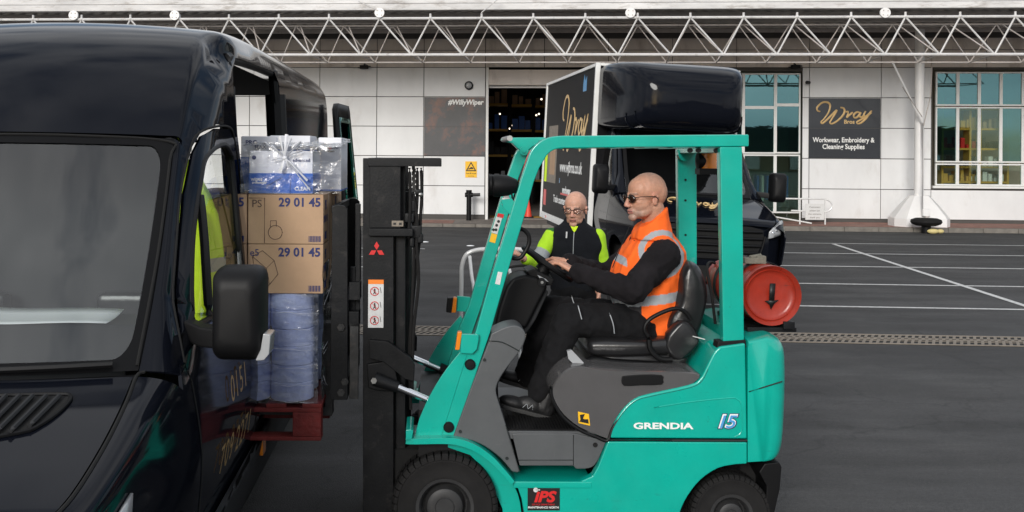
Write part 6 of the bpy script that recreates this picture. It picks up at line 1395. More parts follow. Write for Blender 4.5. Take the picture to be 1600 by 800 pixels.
# cab
PTT = 'van_paint'
van_skin('bonnet', HOODR, PTT, tk, .1, TT, cname='wing_top', trim=.985)
van_skin('windscreen', WSR, 'car_glass', tk, .13, TT, cname='windscreen_pillar', cm=PTT, trim=.992, rowsub=4)
mb = MB(); mb.panel([(-.985, 0), (.985, 0), (.985, 1), (-.985, 1)], [rr_(-.93, .93, .06, .955, .07, .1)], lambda s, t: TT(wsurf(s, t)), .09); mb.build('windscreen_border', 'van_black', tk)
LOW = [(1.635, 2.122, .761, 1.68, 2.10), (1.8, 2.18, .75, 1.85, 2.14), (2.2, 2.22, .74, 2.2, 2.16), (2.6, 2.23, .74, 2.6, 2.16)]
van_skin('cab_roof', LOW, PTT, tk, .05, TT, cname='roof_side')
ubl = [(r[3], r[4]) for part in (HOODR, WSR, LOW) for r in smooth_rows(part, 3)]
for s in (1, -1):
    S = lambda y, z, s=s: TT(Vector((s*side_x(y, z), y, z)))
    nf = (len(HOODR)-1)*3+1
    skin_panel('wing', [(.02, .50), (.03, .82)]+ubl[:nf]+[(1.0, 1.22), (1.055, 1.235), (1.07, 1.15), (1.11, .95), (1.18, .60), (1.20, .25), (1.17, .25)]+[(.78+.39*math.cos(R(a)), .30+.41*math.sin(R(a))) for a in (10, 30, 50, 70, 90, 110, 130, 150, 168)]+[(.30, .38)], [], s, PTT, tk, TT, .06)
    DWt = [(1.28, 1.40), (1.40, 1.60), (1.52, 1.76), (1.68, 1.93), (1.80, 2.0), (2.0, 2.03), (2.2, 2.03), (2.24, 1.95), (2.25, 1.6), (2.22, 1.37), (1.29, 1.345)]
    d_ = skin_panel('front_door', [(1.065, 1.24), (1.075, 1.15), (1.12, .96), (1.19, .60), (1.21, .30), (2.33, .30), (2.36, .8), (2.36, 1.35), (2.36, 2.02), (2.28, 2.1), (1.82, 2.10), (1.70, 2.05), (1.52, 1.87), (1.36, 1.66), (1.21, 1.45)], [DWt], s, PTT, tk, TT, .06)
    mb = MB(); mb.panel(inset(DWt, .01), [], lambda y, z, s=s: TT(Vector((s*(side_x(y, z)-.02), y, z))), .12); mb.build('window_pane', 'car_glass', d_)
    skin_panel('door_pillar', [(1.0, 1.222)]+[(r[3], r[4]) for r in smooth_rows(WSR, 5)[1:]]+[(1.695, 2.065), (1.51, 1.885), (1.35, 1.675), (1.20, 1.465), (1.058, 1.24)], [], s, PTT, tk, TT, .04)
    mb = MB(); mb.panel([(2.35, .3), (2.64, .3), (2.64, 2.16), (1.86, 2.15), (1.86, 2.11), (2.3, 2.11), (2.37, 2.03), (2.37, 1.35)], [], S, .08); mb.build('rear_quarter', PTT, tk, thick=.012)
    c0 = TT(Vector((s*1.13, .98, 1.40))); mb = MB()
    mb.rings([[Vector((c0.x+s*dx*k, c0.y+t, c0.z+dz*k)) for dx, dz in rr_(-.095, .10, -.19, .19, .045, .05)] for t, k in ((-.11, .6), (-.09, .85), (-.04, 1), (.06, 1), (.075, .95))]); mi = mb.build('mirror', 'plastic_black', tk, ang=50)
    mb = MB(); mb.bar(TT(Vector((s*.9, 1.12, 1.30))), c0+Vector((-s*.02, .02, -.12)), .07, .07); mb.build('mirror_arm', 'plastic_black', mi, bevel=.012)
    # headlight cluster
    mb = MB(); mb.panel([(-.16, -.075), (.05, -.03), (.085, .10), (.05, .13), (-.10, .045), (-.15, .0)], [], lambda a, b, s=s: TT(Vector((s*(.80+a*.9+.03), .075+.5*max(0, a+.1)*1.2+.25*max(0, a)-.02, .88+b*1.1))), .04); hl = mb.build('headlight', 'lamp_glass', tk, thick=.02)
    mb = MB()
    for k in range(3): mb.sphere(TT(Vector((s*(.74+k*.05), .06+k*.03, .87+k*.03))), .02, 10, 6)
    mb.build('lamp_bulb', 'chrome', hl)
    for cy, rw_ in ((.78, .40), ):
        w_ = bpy.data.objects.new('wheel', None); COL.objects.link(w_); w_.parent = tk; BASE[w_] = BASE[tk]
        c = Vector((1.09+s*.86, -1.95+cy, .40)); dd_ = Vector((s, 0, 0)); tt = MB(); tt.lathe([(.22, -.11), (.36, -.115), (.395, -.09), (.40, 0), (.395, .09), (.36, .115), (.23, .11), (.22, .08)], c, dd_, 36); tt.build('tyre', 'rubber', w_, recalc=False); rm = MB(); rm.lathe([(.23, .10), (.2, .07), (.12, .06), (.08, .09), (0, .095)], c, dd_, 28); rm.build('rim', 'rim_grey', w_, recalc=False)
    w_ = bpy.data.objects.new('wheel', None); COL.objects.link(w_); w_.parent = tk; BASE[w_] = BASE[tk]
    c = Vector((BW/2+s*.82, 3.0, .40)); tt = MB(); tt.lathe([(.22, -.11), (.36, -.115), (.395, -.09), (.40, 0), (.395, .09), (.36, .115), (.23, .11), (.22, .08)], c, dd_, 36); tt.build('tyre', 'rubber', w_, recalc=False); rm = MB(); rm.lathe([(.23, .10), (.2, .07), (.12, .06), (.08, .09), (0, .095)], c, dd_, 28); rm.build('rim', 'rim_grey', w_, recalc=False)
mb = MB(); mb.box(.25, BW-.25, -1.2, BL-.1, .55, TZ0-.13); mb.build('chassis', 'black', tk)
mb = MB(); mb.box(-.005, BW+.0, 2.5, 3.5, .84, TZ0-.125); mb.build('mudguard', 'plastic_black', tk)
def nose2(u, v):
    x = -1+2*u; return TT(Vector((x*.885, .035+.19*abs(x)**3-.03*math.sin(v*3.1), .22+v*.72)))
mb = MB(); mb.grid(nose2, 24, 10); mb.build('bumper', PTT, tk, thick=.02)
def gp(x, z, o=0): return TT(Vector((x, -.012+.20*abs(x/.88)**3-o, z)))
mb = MB(); mb.panel([(-.56, .60), (-.64, .80), (-.62, .90), (-.45, .935), (.45, .935), (.62, .90), (.64, .80), (.56, .60), (.4, .55), (-.4, .55)], [], lambda x, z: gp(x, z, .004), .08); gr = mb.build('grille', 'black', tk)
for z, hw_ in ((.875, .60), (.79, .61), (.705, .59), (.62, .54)):
    mb = MB(); pts = [gp(hw_*t, z, .02) for t in (-1, -.75, -.4, 0, .4, .75, 1)]; mb.tube(pts, .022, 10, 4, flat=.8); mb.build('grille_slat', 'van_black', gr)
mb = MB(); pts = [gp(x, z, .012) for x, z in ((-.65, .82), (-.58, .60), (-.42, .545), (.42, .545), (.58, .60), (.65, .82))]; mb.tube(pts, .014, 8, 5); mb.build('grille_rim', 'plastic_black', gr)
mb = MB(); mb.panel([(-.5, .26), (-.55, .45), (.55, .45), (.5, .26)], [], lambda x, z: gp(x, z, .02), .1); mb.build('lower_grille', 'black', tk)
script_wray(tk, -.07, 0, .60, 0, 'gold', .008, wrapf=lambda c: TT(Vector((c.x, .52+c.z*1.5, hoodz(abs(c.x), .52+c.z*1.5)+.012+c.y))))
mb = MB(); mb.tube([TT(crown(WSR[0], x, None)+Vector((0, -.012, .03))) for x in (-.1, .2, .5, .85)], .011, 6, 4); mb.tube([TT(crown(WSR[0], x, None)+Vector((0, -.012, .03))) for x in (-.85, -.6, -.3, -.15)], .011, 6, 4); mb.build('wiper', 'van_black', tk)
mb = MB(); mb.grid(lambda u, v: TT(crown(HOODR[-1], (-1+2*u)*.99, None)*(1-v)+crown(WSR[0], (-1+2*u)*.99, None)*v+Vector((0, 0, -.012))), 14, 2); mb.build('scuttle', 'plastic_black', tk)
mb = MB(); p0_, p1_ = TT(Vector((-.8, 1.05, .8))), TT(Vector((.8, 1.5, 1.27))); mb.box(p0_.x, p1_.x, p0_.y, p1_.y, p0_.z, p1_.z); mb.build('dashboard', 'dark_trim', tk, bevel=.02)
for x in (-.45, .45):
    p0_, p1_ = TT(Vector((x-.24, 2.1, .7))), TT(Vector((x+.24, 2.25, 1.5))); mb = MB(); mb.box(p0_.x, p1_.x, p0_.y, p1_.y, p0_.z, p1_.z); mb.build('seat_back', 'seat_vinyl', tk, bevel=.05)
mb = MB(); p0_, p1_ = TT(Vector((-.85, 2.5, .3))), TT(Vector((.85, 2.6, 2.1))); mb.box(p0_.x, p1_.x, p0_.y, p1_.y, p0_.z, p1_.z); mb.build('bulkhead', 'black', tk)

# ================================================================== HAND TROLLEY
DT = 8.3; P2 = lambda u, v, d=DT: WORLD.at(u, v, 1, d)
b = P2(745, 500); tq = thing('hand_trolley', WORLD, (b.x, DT, 0), 'white tubular hand trolley with a looped handle behind the forklift', 'trolley')
g0 = Vector((P2(722, 480).x, DT, 0))
mb = MB(); mb.tube([(P2(722, 480).x-.02, DT, .12), (P2(722, 450).x-.01, DT, .55)]+[P2(*q) for q in ((721, 440), (722, 415), (729, 398), (744, 391), (770, 389), (800, 389), (822, 392), (836, 402), (840, 420), (840, 450))]+[(P2(842, 480).x, DT, .12)], .019, 10, 5); mb.build('handle_frame', 'white_tube', tq)
mb = MB(); mb.tube([P2(734, 401, DT-.02), P2(737, 430, DT-.25), P2(742, 470, DT-.45), (P2(745, 480).x, DT-.6, .14)], .015, 8, 4); mb.tube([P2(768, 396, DT-.02), P2(785, 408, DT-.1), P2(800, 440, DT-.3), (P2(810, 470).x, DT-.6, .14)], .014, 8, 4); mb.build('brace', 'white_tube', tq)
mb = MB(); mb.box(P2(722, 480).x-.03, P2(842, 480).x+.03, DT-.75, DT+.03, .10, .14); mb.build('deck', 'rim_grey', tq, bevel=.01)
for sx_ in (P2(722, 480).x, P2(842, 480).x):
    for sy_ in (DT-.68, DT-.05):
        mb = MB(); mb.cyl((sx_-.015, sy_, .05), (sx_+.015, sy_, .05), .05, n=18); mb.build('castor', 'rubber', tq)

# ================================================================== PEOPLE
def blob(name, fill, voxel, smooth, m, parent, colorf=None, disp=None, local=True):
    """overlapping volumes grown into one continuous surface"""
    mb = MB(); fill(mb); bmesh.ops.recalc_face_normals(mb.b, faces=mb.b.faces)
    me = bpy.data.meshes.new('t'); mb.b.to_mesh(me); mb.b.free(); o = bpy.data.objects.new('t', me); COL.objects.link(o)
    md = o.modifiers.new('r', 'REMESH'); md.mode = 'VOXEL'; md.voxel_size = voxel; md.adaptivity = 0
    ms = o.modifiers.new('s', 'SMOOTH'); ms.factor = .5; ms.iterations = smooth
    dg = bpy.context.evaluated_depsgraph_get(); dg.update(); res = bpy.data.meshes.new_from_object(o.evaluated_get(dg)); bpy.data.objects.remove(o)
    res.name = name
    if disp:
        ns = [v.normal.copy() for v in res.vertices]
        for v, n in zip(res.vertices, ns): v.co += n*disp(v.co, n)
        res.update()
    if colorf:
        at = res.color_attributes.new('Col', 'FLOAT_COLOR', 'POINT')
        for i, v in enumerate(res.vertices): at.data[i].color = (*colorf(v.co, v.normal), 1)
    b = BASE[parent]; res.transform(Matrix.Translation(-b)); res.materials.clear(); res.materials.append(M[m])
    for p in res.polygons: p.use_smooth = True
    ob = bpy.data.objects.new(name, res); COL.objects.link(ob); ob.parent = parent; BASE[ob] = b; return ob
def head_matrix(c, face, scale, pitch=0, roll=0):
    X_ = Vector(face).normalized(); Z_ = Vector((0, 0, 1)); Y_ = Z_.cross(X_).normalized(); m3 = Matrix((X_, Y_, Z_)).transposed()
    m3 = m3 @ Matrix.Rotation(pitch, 3, 'Y') @ Matrix.Rotation(roll, 3, 'X'); return Matrix.Translation(Vector(c)) @ m3.to_4x4() @ Matrix.Scale(scale, 4)
def add_head(mb, mt, neck_to, nr=.060):
    m3 = mt.to_3x3(); sc = m3.col[0].length; rot = m3*(1/sc) if False else Matrix([r for r in (m3/ sc if False else m3)]) 
    def E(c, r, ry=0): mb.sphere(mt @ Vector(c), r, 20, 14, m3 @ Matrix.Rotation(ry, 3, 'Y'))
    def C(a, ra, b_, rb): mb.cap(mt @ Vector(a), ra*sc, mt @ Vector(b_), rb*sc, 12)
    E((-.014, 0, .036), (.094, .075, .083)); E((.028, 0, .040), (.060, .064, .062)); E((-.04, 0, .02), (.072, .070, .075))
    E((.030, 0, -.028), (.060, .060, .062)); E((.016, 0, -.050), (.060, .057, .050))
    for s in (1, -1):
        E((.050, s*.034, -.020), (.027, .022, .022)); E((.018, s*.036, -.064), (.044, .020, .026), .5)
        E((-.008, s*.074, -.012), (.015, .006, .028), -.2); C((-.020, s*.079, .008), .0045, (-.002, s*.081, .016), .0045); C((-.022, s*.080, .005), .0045, (-.012, s*.075, -.034), .0045); C((-.002, s*.081, .016), .004, (.004, s*.076, .002), .004)
        C((.074, s*.034, .020), .009, (.086, s*.012, .017), .009); E((.100, s*.0115, -.037), (.011, .008, .008)); E((.073, s*.032, .000), (.014, .016, .011))
    E((.030, 0, -.070), (.058, .048, .036)); E((.076, 0, -.094), (.020, .026, .019)); E((.060, 0, -.062), (.034, .034, .034))
    C((.087, 0, .012), .009, (.106, 0, -.028), .0115); E((.107, 0, -.032), (.013, .012, .011))
    C((.088, -.018, -.062), .005, (.097, 0, -.058), .007); C((.088, .018, -.062), .005, (.097, 0, -.058), .007); C((.086, -.016, -.069), .006, (.094, 0, -.070), .008); C((.086, .016, -.069), .006, (.094, 0, -.070), .008)
    a = mt @ Vector((-.030, 0, -.055)); mb.cap(a, nr*sc*.98, Vector(neck_to), nr*sc*1.08, 20)
def skin_color(mt, grey=.5, base=(.50, .27, .20)):
    inv = mt.inverted()
    def f(p, n):
        h = inv @ p; c = Vector(base); nn = noise.noise(h*30)*.06+noise.noise(h*90)*.04; c = c*(1+nn)
        if h.z > -.2 and abs(h.x) < .2 and abs(h.y) < .12:
            st = max(0, min(1, (-.030-h.z)/.04))*max(0, min(1, (h.x+.02)/.06)) if h.z > -.13 else 0
            sh = max(0, min(1, (h.z-.045)/.03))*max(0, min(1, (.03-h.x)/.03)); c = c.lerp(Vector((.34, .22, .18)), .35*sh)
            gt = st*(1 if h.x > .05 else .55); c = c.lerp(Vector((.25, .19, .165))*(1+.5*noise.noise(h*260)), gt*grey*.75)
            if abs(h.y) < .022 and -.075 < h.z < -.055 and h.x > .083: c = Vector((.40, .16, .13))
            if abs(h.z+.0645) < .0022 and abs(h.y) < .022 and h.x > .08: c = Vector((.12, .05, .045))
            if h.z > .014 and h.z < .026 and .010 < abs(h.y) < .046 and h.x > .06: c = c.lerp(Vector((.16, .11, .09)), .6)
            if abs(h.y) > .07 and -.05 < h.z < .03: c = c.lerp(Vector((.55, .24, .18)), .4)
            if abs(h.y) < .018 and -.05 < h.z < -.01 and h.x > .09: c = c.lerp(Vector((.55, .24, .19)), .4)
        return c
    return f
def add_hand(mb, wrist, d, n, thumb, curl=(.5, .7, .5), L=1.0, spread=.06, rad=.0088):
    d = Vector(d).normalized(); n = Vector(n); n = (n-d*n.dot(d)).normalized(); s = Vector(thumb); s = (s-d*s.dot(d)-n*s.dot(n)).normalized(); wrist = Vector(wrist)
    lens = (.040, .025, .019)
    for k, (o_, ll) in enumerate(((.031, .95), (.0105, 1.05), (-.0105, 1.0), (-.031, .80))):
        a = wrist+s*o_*.45; kn_ = wrist+d*(.085-.004*abs(k-1.2))*L+s*o_*L
        mb.cap(a, .016, kn_, .0125, 10)
        ang = 0; p = kn_; fd = (d+s*(o_*spread/.03)).normalized()
        for q in range(3):
            ang += curl[q]; dd_ = fd*math.cos(ang)+n*math.sin(ang); e = p+dd_*lens[q]*ll*L; mb.cap(p, rad*(1.08-.08*q), e, rad*(1-.09*q), 10); p = e
    t0 = wrist+d*.022*L+s*.022*L; t1 = t0+(d*.55+s*.75+n*.25).normalized()*.040*L; t2 = t1+(d*.85+s*.35+n*.4).normalized()*.032*L; t3 = t2+(d*.9+n*.55).normalized()*.024*L
    mb.cap(t0, .016, t1, .0125, 10); mb.cap(t1, .0115, t2, .0105, 10); mb.cap(t2, .0105, t3, .009, 10)
    mb.sphere(wrist+d*.045*L, (.038*L,)*3, 10, 8, Matrix((d, s*.95, n*.38)).transposed())
def fold(sc, amp, dirn=(1, 1, 1)):
    dv_ = Vector(dirn)
    def f(p, n):
        q = Vector((p.x*dv_.x, p.y*dv_.y, p.z*dv_.z))*sc; a = noise.noise(q); b_ = noise.noise(q*2.3+Vector((5, 1, 2))); return amp*((1-abs(a)*2.2)*.7+b_*.5)
    return f
# ---------------- driver
J = lambda u, v, y: FK.at(u, v, 1, y)
dhip = J(1012, 520, 0)
dr = thing('person', FK, dhip, 'seated forklift driver, bald with sunglasses, in an orange hi-vis waistcoat with hands on the wheel', 'person')
hm = head_matrix(J(1009, 307.5, -.09), (-1, -.30, -.02), 1.12, R(3))
sh_n, sh_f = J(1040, 393, -.20), J(1004, 388, .20); el_n, el_f = J(988, 455, -.31), J(946, 432, .27); wr_n, wr_f = J(897, 424, -.17), J(886, 408, .04)
HAND_N = dict(d=J(866, 404, -.10)-wr_n, n=(-.25, .05, -1), thumb=(-.3, 1, .1))
kn_n, kn_f = J(888, 499, -.17), J(858, 486, .15); an_n, an_f = J(842, 612, -.17), J(822, 588, .14); hp_n, hp_f = J(1008, 506, -.10), J(1008, 502, .10)
def body_fill(mb):
    add_head(mb, hm, J(1026, 356, -.03))
    mb.cap(J(1018, 385, 0), .13, J(1014, 500, 0), .13, 18); mb.cap(sh_n+Vector((0, .03, -.01)), .05, sh_f+Vector((0, -.03, -.01)), .05, 14)
    for a, b_, c in ((sh_n, el_n, wr_n), (sh_f, el_f, wr_f)): mb.cap(a, .05, b_, .038, 12); mb.cap(b_, .038, c, .027, 12)
    for a, b_, c in ((hp_n, kn_n, an_n), (hp_f, kn_f, an_f)): mb.cap(a, .075, b_, .05, 14); mb.cap(b_, .05, c, .033, 12)
    add_hand(mb, wr_n, HAND_N['d'], HAND_N['n'], HAND_N['thumb'], (.35, .75, .6), 1.0)
    add_hand(mb, wr_f, J(866, 404, .09)-wr_f, (-.2, 0, -1), (0, -1, .1), (.4, .9, .7), .98)
blob('body', body_fill, .0036, 5, 'skin', dr, skin_color(hm, .75, (.52, .265, .175)))
# sunglasses
def glasses(mt, parent, lens_m, frame_m, rx=.026, rz=.019, nm='sunglasses'):
    g_ = None; mb = MB()
    for s in (1, -1):
        pts = [mt @ Vector((.101-.012*math.cos(a)**2*(1 if math.cos(a)*s > 0 else .2), s*.033+rx*math.cos(a), .001+rz*math.sin(a))) for a in [i*math.pi/10 for i in range(20)]]
        mb.tube(pts, .0022, 6, 1, True)
        mb.tube([mt @ Vector(q) for q in ((.094, s*.058, .006), (.075, s*.076, .008), (.02, s*.086, .006), (-.008, s*.086, .003), (-.022, s*.083, -.012))], .0026, 6, 4)
    mb.tube([mt @ Vector(q) for q in ((.100, -.009, .004), (.104, 0, .008), (.100, .009, .004))], .0025, 6, 3); g_ = mb.build(nm, frame_m, parent)
    for s in (1, -1):
        mb = MB(); mb.panel([(rx*math.cos(a), rz*math.sin(a)) for a in [i*math.pi/10 for i in range(20)]], [], lambda a, b_, s=s: mt @ Vector((.101-.010*(max(0, a*s)/rx)**2, s*.033+a, .001+b_)), .012); mb.build('lens', lens_m, g_, thick=.0015)
glasses(hm, dr, 'lens_dark', 'van_black')
def eyes(mt, parent):
    for s in (1, -1):
        mb = MB(); c = mt @ Vector((.0725, s*.031, .001)); mb.sphere(c, .0120, 14, 10); e_ = mb.build('eye', 'eye_white', parent); d_ = (mt.to_3x3() @ Vector((1, 0, 0))).normalized(); mb = MB(); mb.cyl(c+d_*.0112, c+d_*.0124, .0055, .004, 14); mb.build('iris', 'black_ink', e_)
eyes(hm, dr)
# dark fleece (sleeves and shoulders)
DARK = Vector((.011, .0095, .011))
def fleece_fill(mb):
    for sh, el, wr in ((sh_n, el_n, wr_n), (sh_f, el_f, wr_f)):
        mb.cap(sh+Vector((-.008, 0, -.022)), .084, el, .068, 18); mb.cap(el, .066, wr.lerp(el, .06), .045, 16)
    mb.cap(sh_n+Vector((-.01, .05, -.02)), .08, sh_f+Vector((0, -.05, -.02)), .08, 16); mb.cap(J(1016, 400, 0), .15, J(1010, 500, 0), .15, 20)
    c = wr_n.lerp(el_n, .05); mb.cap(c, .043, wr_n.lerp(el_n, .12), .045, 16)
blob('fleece', fleece_fill, .007, 4, 'cloth_dark', dr, lambda p, n: DARK*(1+.35*noise.noise(p*12)), fold(15, .012, (1, 1, .8)))
# waistcoat
VR = [(1030, 530, .118, .182), (1024, 510, .150, .19), (1012, 487, .172, .197), (1008, 458, .190, .203), (1010, 432, .198, .208), (1015, 410, .192, .212), (1019, 392, .170, .205), (1020, 376, .135, .175), (1020, 362, .098, .12)]
def vest_fill(mb):
    rr2 = []
    for (u, v, hx_, hy_) in VR:
        c = J(u, v, 0); rr2.append([c+Vector((hx_*abs(math.cos(a))**.85*(1 if math.cos(a) > 0 else -1), hy_*abs(math.sin(a))**.85*(1 if math.sin(a) > 0 else -1), -.0*math.cos(a))) for a in [2*math.pi*i/36 for i in range(36)]])
    mb.rings(rr2)
    # stand collar, high at the nape
    cr = []
    for (u, v, hx_, hy_, tl) in ((1019, 372, .115, .13, 0), (1016, 358, .104, .10, .03), (1015, 348, .098, .092, .055), (1015.5, 342, .096, .088, .07)):
        c = J(u, v, -.055); cr.append([c+Vector((hx_*math.cos(a), hy_*math.sin(a), tl*math.cos(a))) for a in [2*math.pi*i/28 for i in range(28)]])
    mb.rings(cr)
    for s in (-1, 1): mb.cap(J(1022, 372, 0)+Vector((0, s*.09, 0)), .055, J(1030, 385, 0)+Vector((0, s*.175, 0)), .05, 14)
ORG, REF, BLK = Vector((.92, .135, .010)), Vector((.33, .35, .37)), Vector((.02, .018, .02))
def pxz(p): w = FK.m @ p; q = w-Vector((0, 0, H)); x, z = q.x/q.y, q.z/q.y; return CX+FPX*(x*c_+z*s_), CY-FPX*(-x*s_+z*c_)
SHX, SHZ = sh_n.x, sh_n.z
band_z0, band_z1 = J(1030, 476, -.2).z, J(1030, 464, -.2).z
XB = J(1003, 490, -.2).x
def vest_col(p, n):
    dx, dz = p.x-SHX, p.z-SHZ; r = math.hypot(dx+.012, dz+.015); sl = (p.x-J(1030, 470, -.2).x)*.12
    if r < .080 and abs(p.y) > .13: return BLK
    if .100 < r < .128 and abs(p.y) > .10 and p.z > band_z1-.02: return REF
    if band_z0+sl < p.z < band_z1+.012+sl: return REF
    if p.z < band_z0+sl and p.x < XB and abs(p.y) > .02: return BLK
    fx_ = J(972, 410, -.1).x
    if abs((p.z-J(968, 408, -.15).z)+(p.x-fx_)*.45) < .024 and p.x < fx_+.02: return REF
    return ORG*(1+.08*noise.noise(p*15))
blob('waistcoat', vest_fill, .0055, 3, 'cloth', dr, vest_col, fold(12, .010, (1, 1, .6)))
mb = MB(); mb.tube([J(u, v, y) for u, v, y in ((984, 352, -.10), (976, 372, -.14), (966, 395, -.15), (957, 418, -.15))], .0028, 6, 5); mb.build('zip', 'black', dr)
# trousers
TRO = Vector((.0085, .0085, .0095))
def trouser_fill(mb):
    mb.sphere(J(1012, 512, 0), (.15, .19, .11), 20, 12)
    for hp, kn, an, s in ((hp_n, kn_n, an_n, -1), (hp_f, kn_f, an_f, 1)):
        mb.cap(hp, .105, kn, .083, 18); mb.cap(kn+Vector((0, 0, -.01)), .080, an.lerp(kn, .45), .070, 16); mb.cap(an.lerp(kn, .45), .070, an+Vector((0, 0, .0)), .064, 16)
blob('trousers', trouser_fill, .0075, 4, 'cloth_dark', dr, lambda p, n: TRO*(1+.3*noise.noise(p*14)), fold(14, .012, (1, 1, .8)))
for pts in (((903, 477, -.262), (906, 488, -.272), (909, 499, -.275)), ((952, 489, -.266), (958, 506, -.276), (960, 521, -.262)), ((893, 462, .06), (896, 472, .055), (900, 480, .05))):
    mb = MB(); mb.tube([J(*q) for q in pts], .0028, 6, 4); mb.build('reflective_piping', 'reflective', dr)
# shoes
def shoe(parent, heel, toe, ym, w=.048, h=.085, nm='shoe'):
    heel, toe = Vector(heel), Vector(toe); d = (toe-heel).normalized(); L_ = (toe-heel).length; up = Vector((0, 0, 1)); up = (up-d*up.dot(d)).normalized(); s = d.cross(up)
    def fill(mb):
        mb.sphere(heel+d*.045+up*.045, (.05, .042, .05), 14, 10, Matrix((d, s, up)).transposed()); mb.sphere(heel+d*L_*.42+up*.045, (.085, .045, .045), 14, 10, Matrix((d, s, up)).transposed())
        mb.sphere(heel+d*(L_-.075)+up*.034, (.078, .050, .034), 14, 10, Matrix((d, s, up)).transposed()); mb.cap(heel+d*.06+up*.05, .045, heel+d*.055+up*.115, .045, 12)
    o = blob(nm, fill, .005, 2, 'shoe', parent)
    mb = MB(); rr2 = []
    for t, w_ in ((0, .026), (.06, .040), (.25, .043), (.5, .041), (.75, .050), (.92, .040), (1, .018)):
        c = heel+d*L_*t; rr2.append([c+s*w_-up*.006, c+s*w_+up*.016, c-s*w_+up*.016, c-s*w_-up*.006])
    mb.rings(rr2); mb.build('sole', 'sole', o, bevel=.004)
    mb = MB(); mb.tube([heel+d*L_*.40+s*-.0465+up*.03, heel+d*L_*.42-s*.047+up*.055, heel+d*L_*.48-s*.047+up*.03, heel+d*L_*.52-s*.046+up*.052, heel+d*L_*.58-s*.046+up*.028], .0016, 5, 3); mb.build('shoe_mark', 'reflective', o)
shoe(dr, J(862, 654, -.19), J(778, 632, -.19), 0); shoe(dr, J(846, 612, .14), J(778, 592, .14), 0)
# ---------------- second man
MD = 7.6; K = lambda u, v, d=MD: WORLD.at(u, v, 1, d)
b = Vector((K(896, 400).x, MD, 0)); mn = thing('person', WORLD, b, 'standing man with glasses, black softshell vest over lime hi-vis sleeves, behind the steering wheel', 'person')
hm2 = head_matrix(K(899, 326.5, MD-.02), (-.36, -1, -.04), 1.14, R(4), 0)
s1_, s2_ = K(862, 368), K(934, 369); e1, e2 = K(838, 412, MD-.10), K(941, 418, MD+.02); w1, w2 = K(818, 404, MD-.30), K(935, 455, MD-.14)
hz_ = .98
def body2(mb):
    add_head(mb, hm2, K(900, 362, MD+.02))
    mb.cap(K(898, 385), .12, Vector((b.x, MD, 1.0)), .12, 16); mb.cap(s1_+Vector((.05, 0, 0)), .05, s2_-Vector((.05, 0, 0)), .05, 12)
    for a, b_, c in ((s1_, e1, w1), (s2_, e2, w2)): mb.cap(a, .045, b_, .036, 12); mb.cap(b_, .036, c, .026, 12)
    for s in (-1, 1): mb.cap((b.x+s*.10, MD, .95), .08, (b.x+s*.12, MD-.02, .50), .05, 12); mb.cap((b.x+s*.12, MD-.02, .50), .05, (b.x+s*.13, MD+.02, .09), .035, 12)
    add_hand(mb, w1, (K(806, 394, MD-.33)-w1), (-.3, .3, -1), (.2, -.5, 1), (.5, .9, .7), .95); add_hand(mb, w2, (0, -.1, -1), (-1, 0, 0), (0, -1, 0), (.2, .3, .3), .95)
blob('body', body2, .0045, 4, 'skin', mn, skin_color(hm2, .1, (.58, .31, .215)))
eyes(hm2, mn); glasses(hm2, mn, 'clear_lens', 'van_black', .027, .017, 'spectacles')
LIME = Vector((.44, .76, .02))
def slv(mb):
    for a, b_, c in ((s1_, e1, w1), (s2_, e2, w2)): mb.cap(a, .060, b_, .058, 16); mb.cap(b_, .056, c.lerp(b_, .2), .045, 14)
BM = s1_.lerp(e1, .68); BD = (e1-s1_).normalized()
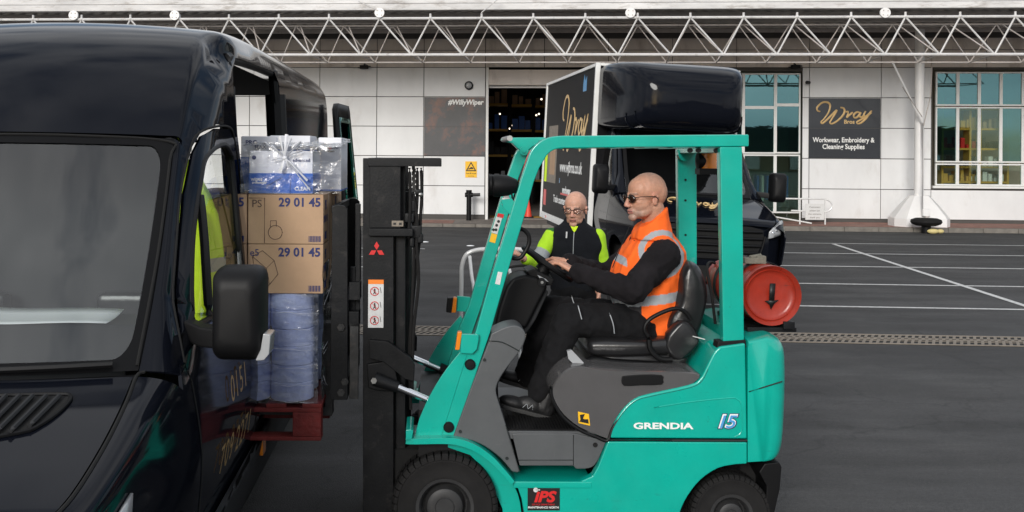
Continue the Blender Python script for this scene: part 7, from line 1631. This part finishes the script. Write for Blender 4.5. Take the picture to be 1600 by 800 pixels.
def slv_col(p, n):
    t = (p-s1_).dot(BD); t2 = (p-BM).dot(BD)
    if p.x < b.x and abs(t2) < .032 and (p-BM).length < .12: return REF
    if t < -.012 and p.x < b.x: return Vector((.02, .12, .02))
    return LIME*(1+.06*noise.noise(p*14))
blob('sleeves', slv, .006, 3, 'cloth', mn, slv_col, fold(11, .005))
V2 = [(1.02, .185, .13), (1.15, .19, .14), (1.28, .20, .145), (1.38, .228, .14), (1.45, .218, .125), (1.50, .17, .11), (1.535, .105, .095), (1.56, .08, .08), (1.585, .078, .078)]
shz = s1_.z+.055
def vest2(mb):
    o_ = shz-1.50; rr2 = []
    for z, hx_, hy_ in V2: c = Vector((K(898, 380).x, MD+.01, z+o_)); rr2.append([c+Vector((hx_*math.cos(a), hy_*math.sin(a), 0)) for a in [2*math.pi*i/32 for i in range(32)]])
    mb.rings(rr2)
blob('softshell_vest', vest2, .007, 3, 'cloth_dark', mn, lambda p, n: Vector((.010, .011, .014))*(1+.2*noise.noise(p*9)), fold(8, .006))
mb = MB(); q = K(897, 357, MD-.095); mb.rings([[q+Vector((a, -.012, c)) for a, c in ((-.028, .018), (.028, .018), (.014, -.012), (0, -.03), (-.014, -.012))], [q+Vector((a, .03, c)) for a, c in ((-.028, .018), (.028, .018), (.014, -.012), (0, -.03), (-.014, -.012))]]); mb.build('shirt_collar', 'hivis', mn)
mb = MB(); mb.tube([K(897, 363, MD-.125), K(896, 378, MD-.142), K(895.5, 400, MD-.15)], .003, 5, 3); mb.build('zip', 'reflective', mn)
mb = MB(); mb.bar(K(885.5, 362, MD-.135), K(885, 372, MD-.142), .004, .011, Vector((1, 0, 0))); mb.build('chest_zip', 'sticker_white', mn)
def tr2(mb):
    mb.sphere((b.x, MD, 1.0), (.17, .13, .12), 18, 12)
    for s in (-1, 1): mb.cap((b.x+s*.09, MD, .93), .10, (b.x+s*.12, MD-.02, .50), .078, 16); mb.cap((b.x+s*.12, MD-.02, .50), .075, (b.x+s*.13, MD+.02, .10), .062, 14)
blob('trousers', tr2, .009, 3, 'cloth_dark', mn, lambda p, n: TRO, fold(9, .008))
for s in (-1, 1): shoe(mn, (b.x+s*.13, MD+.07, .008), (b.x+s*.15, MD-.20, .008), 0)
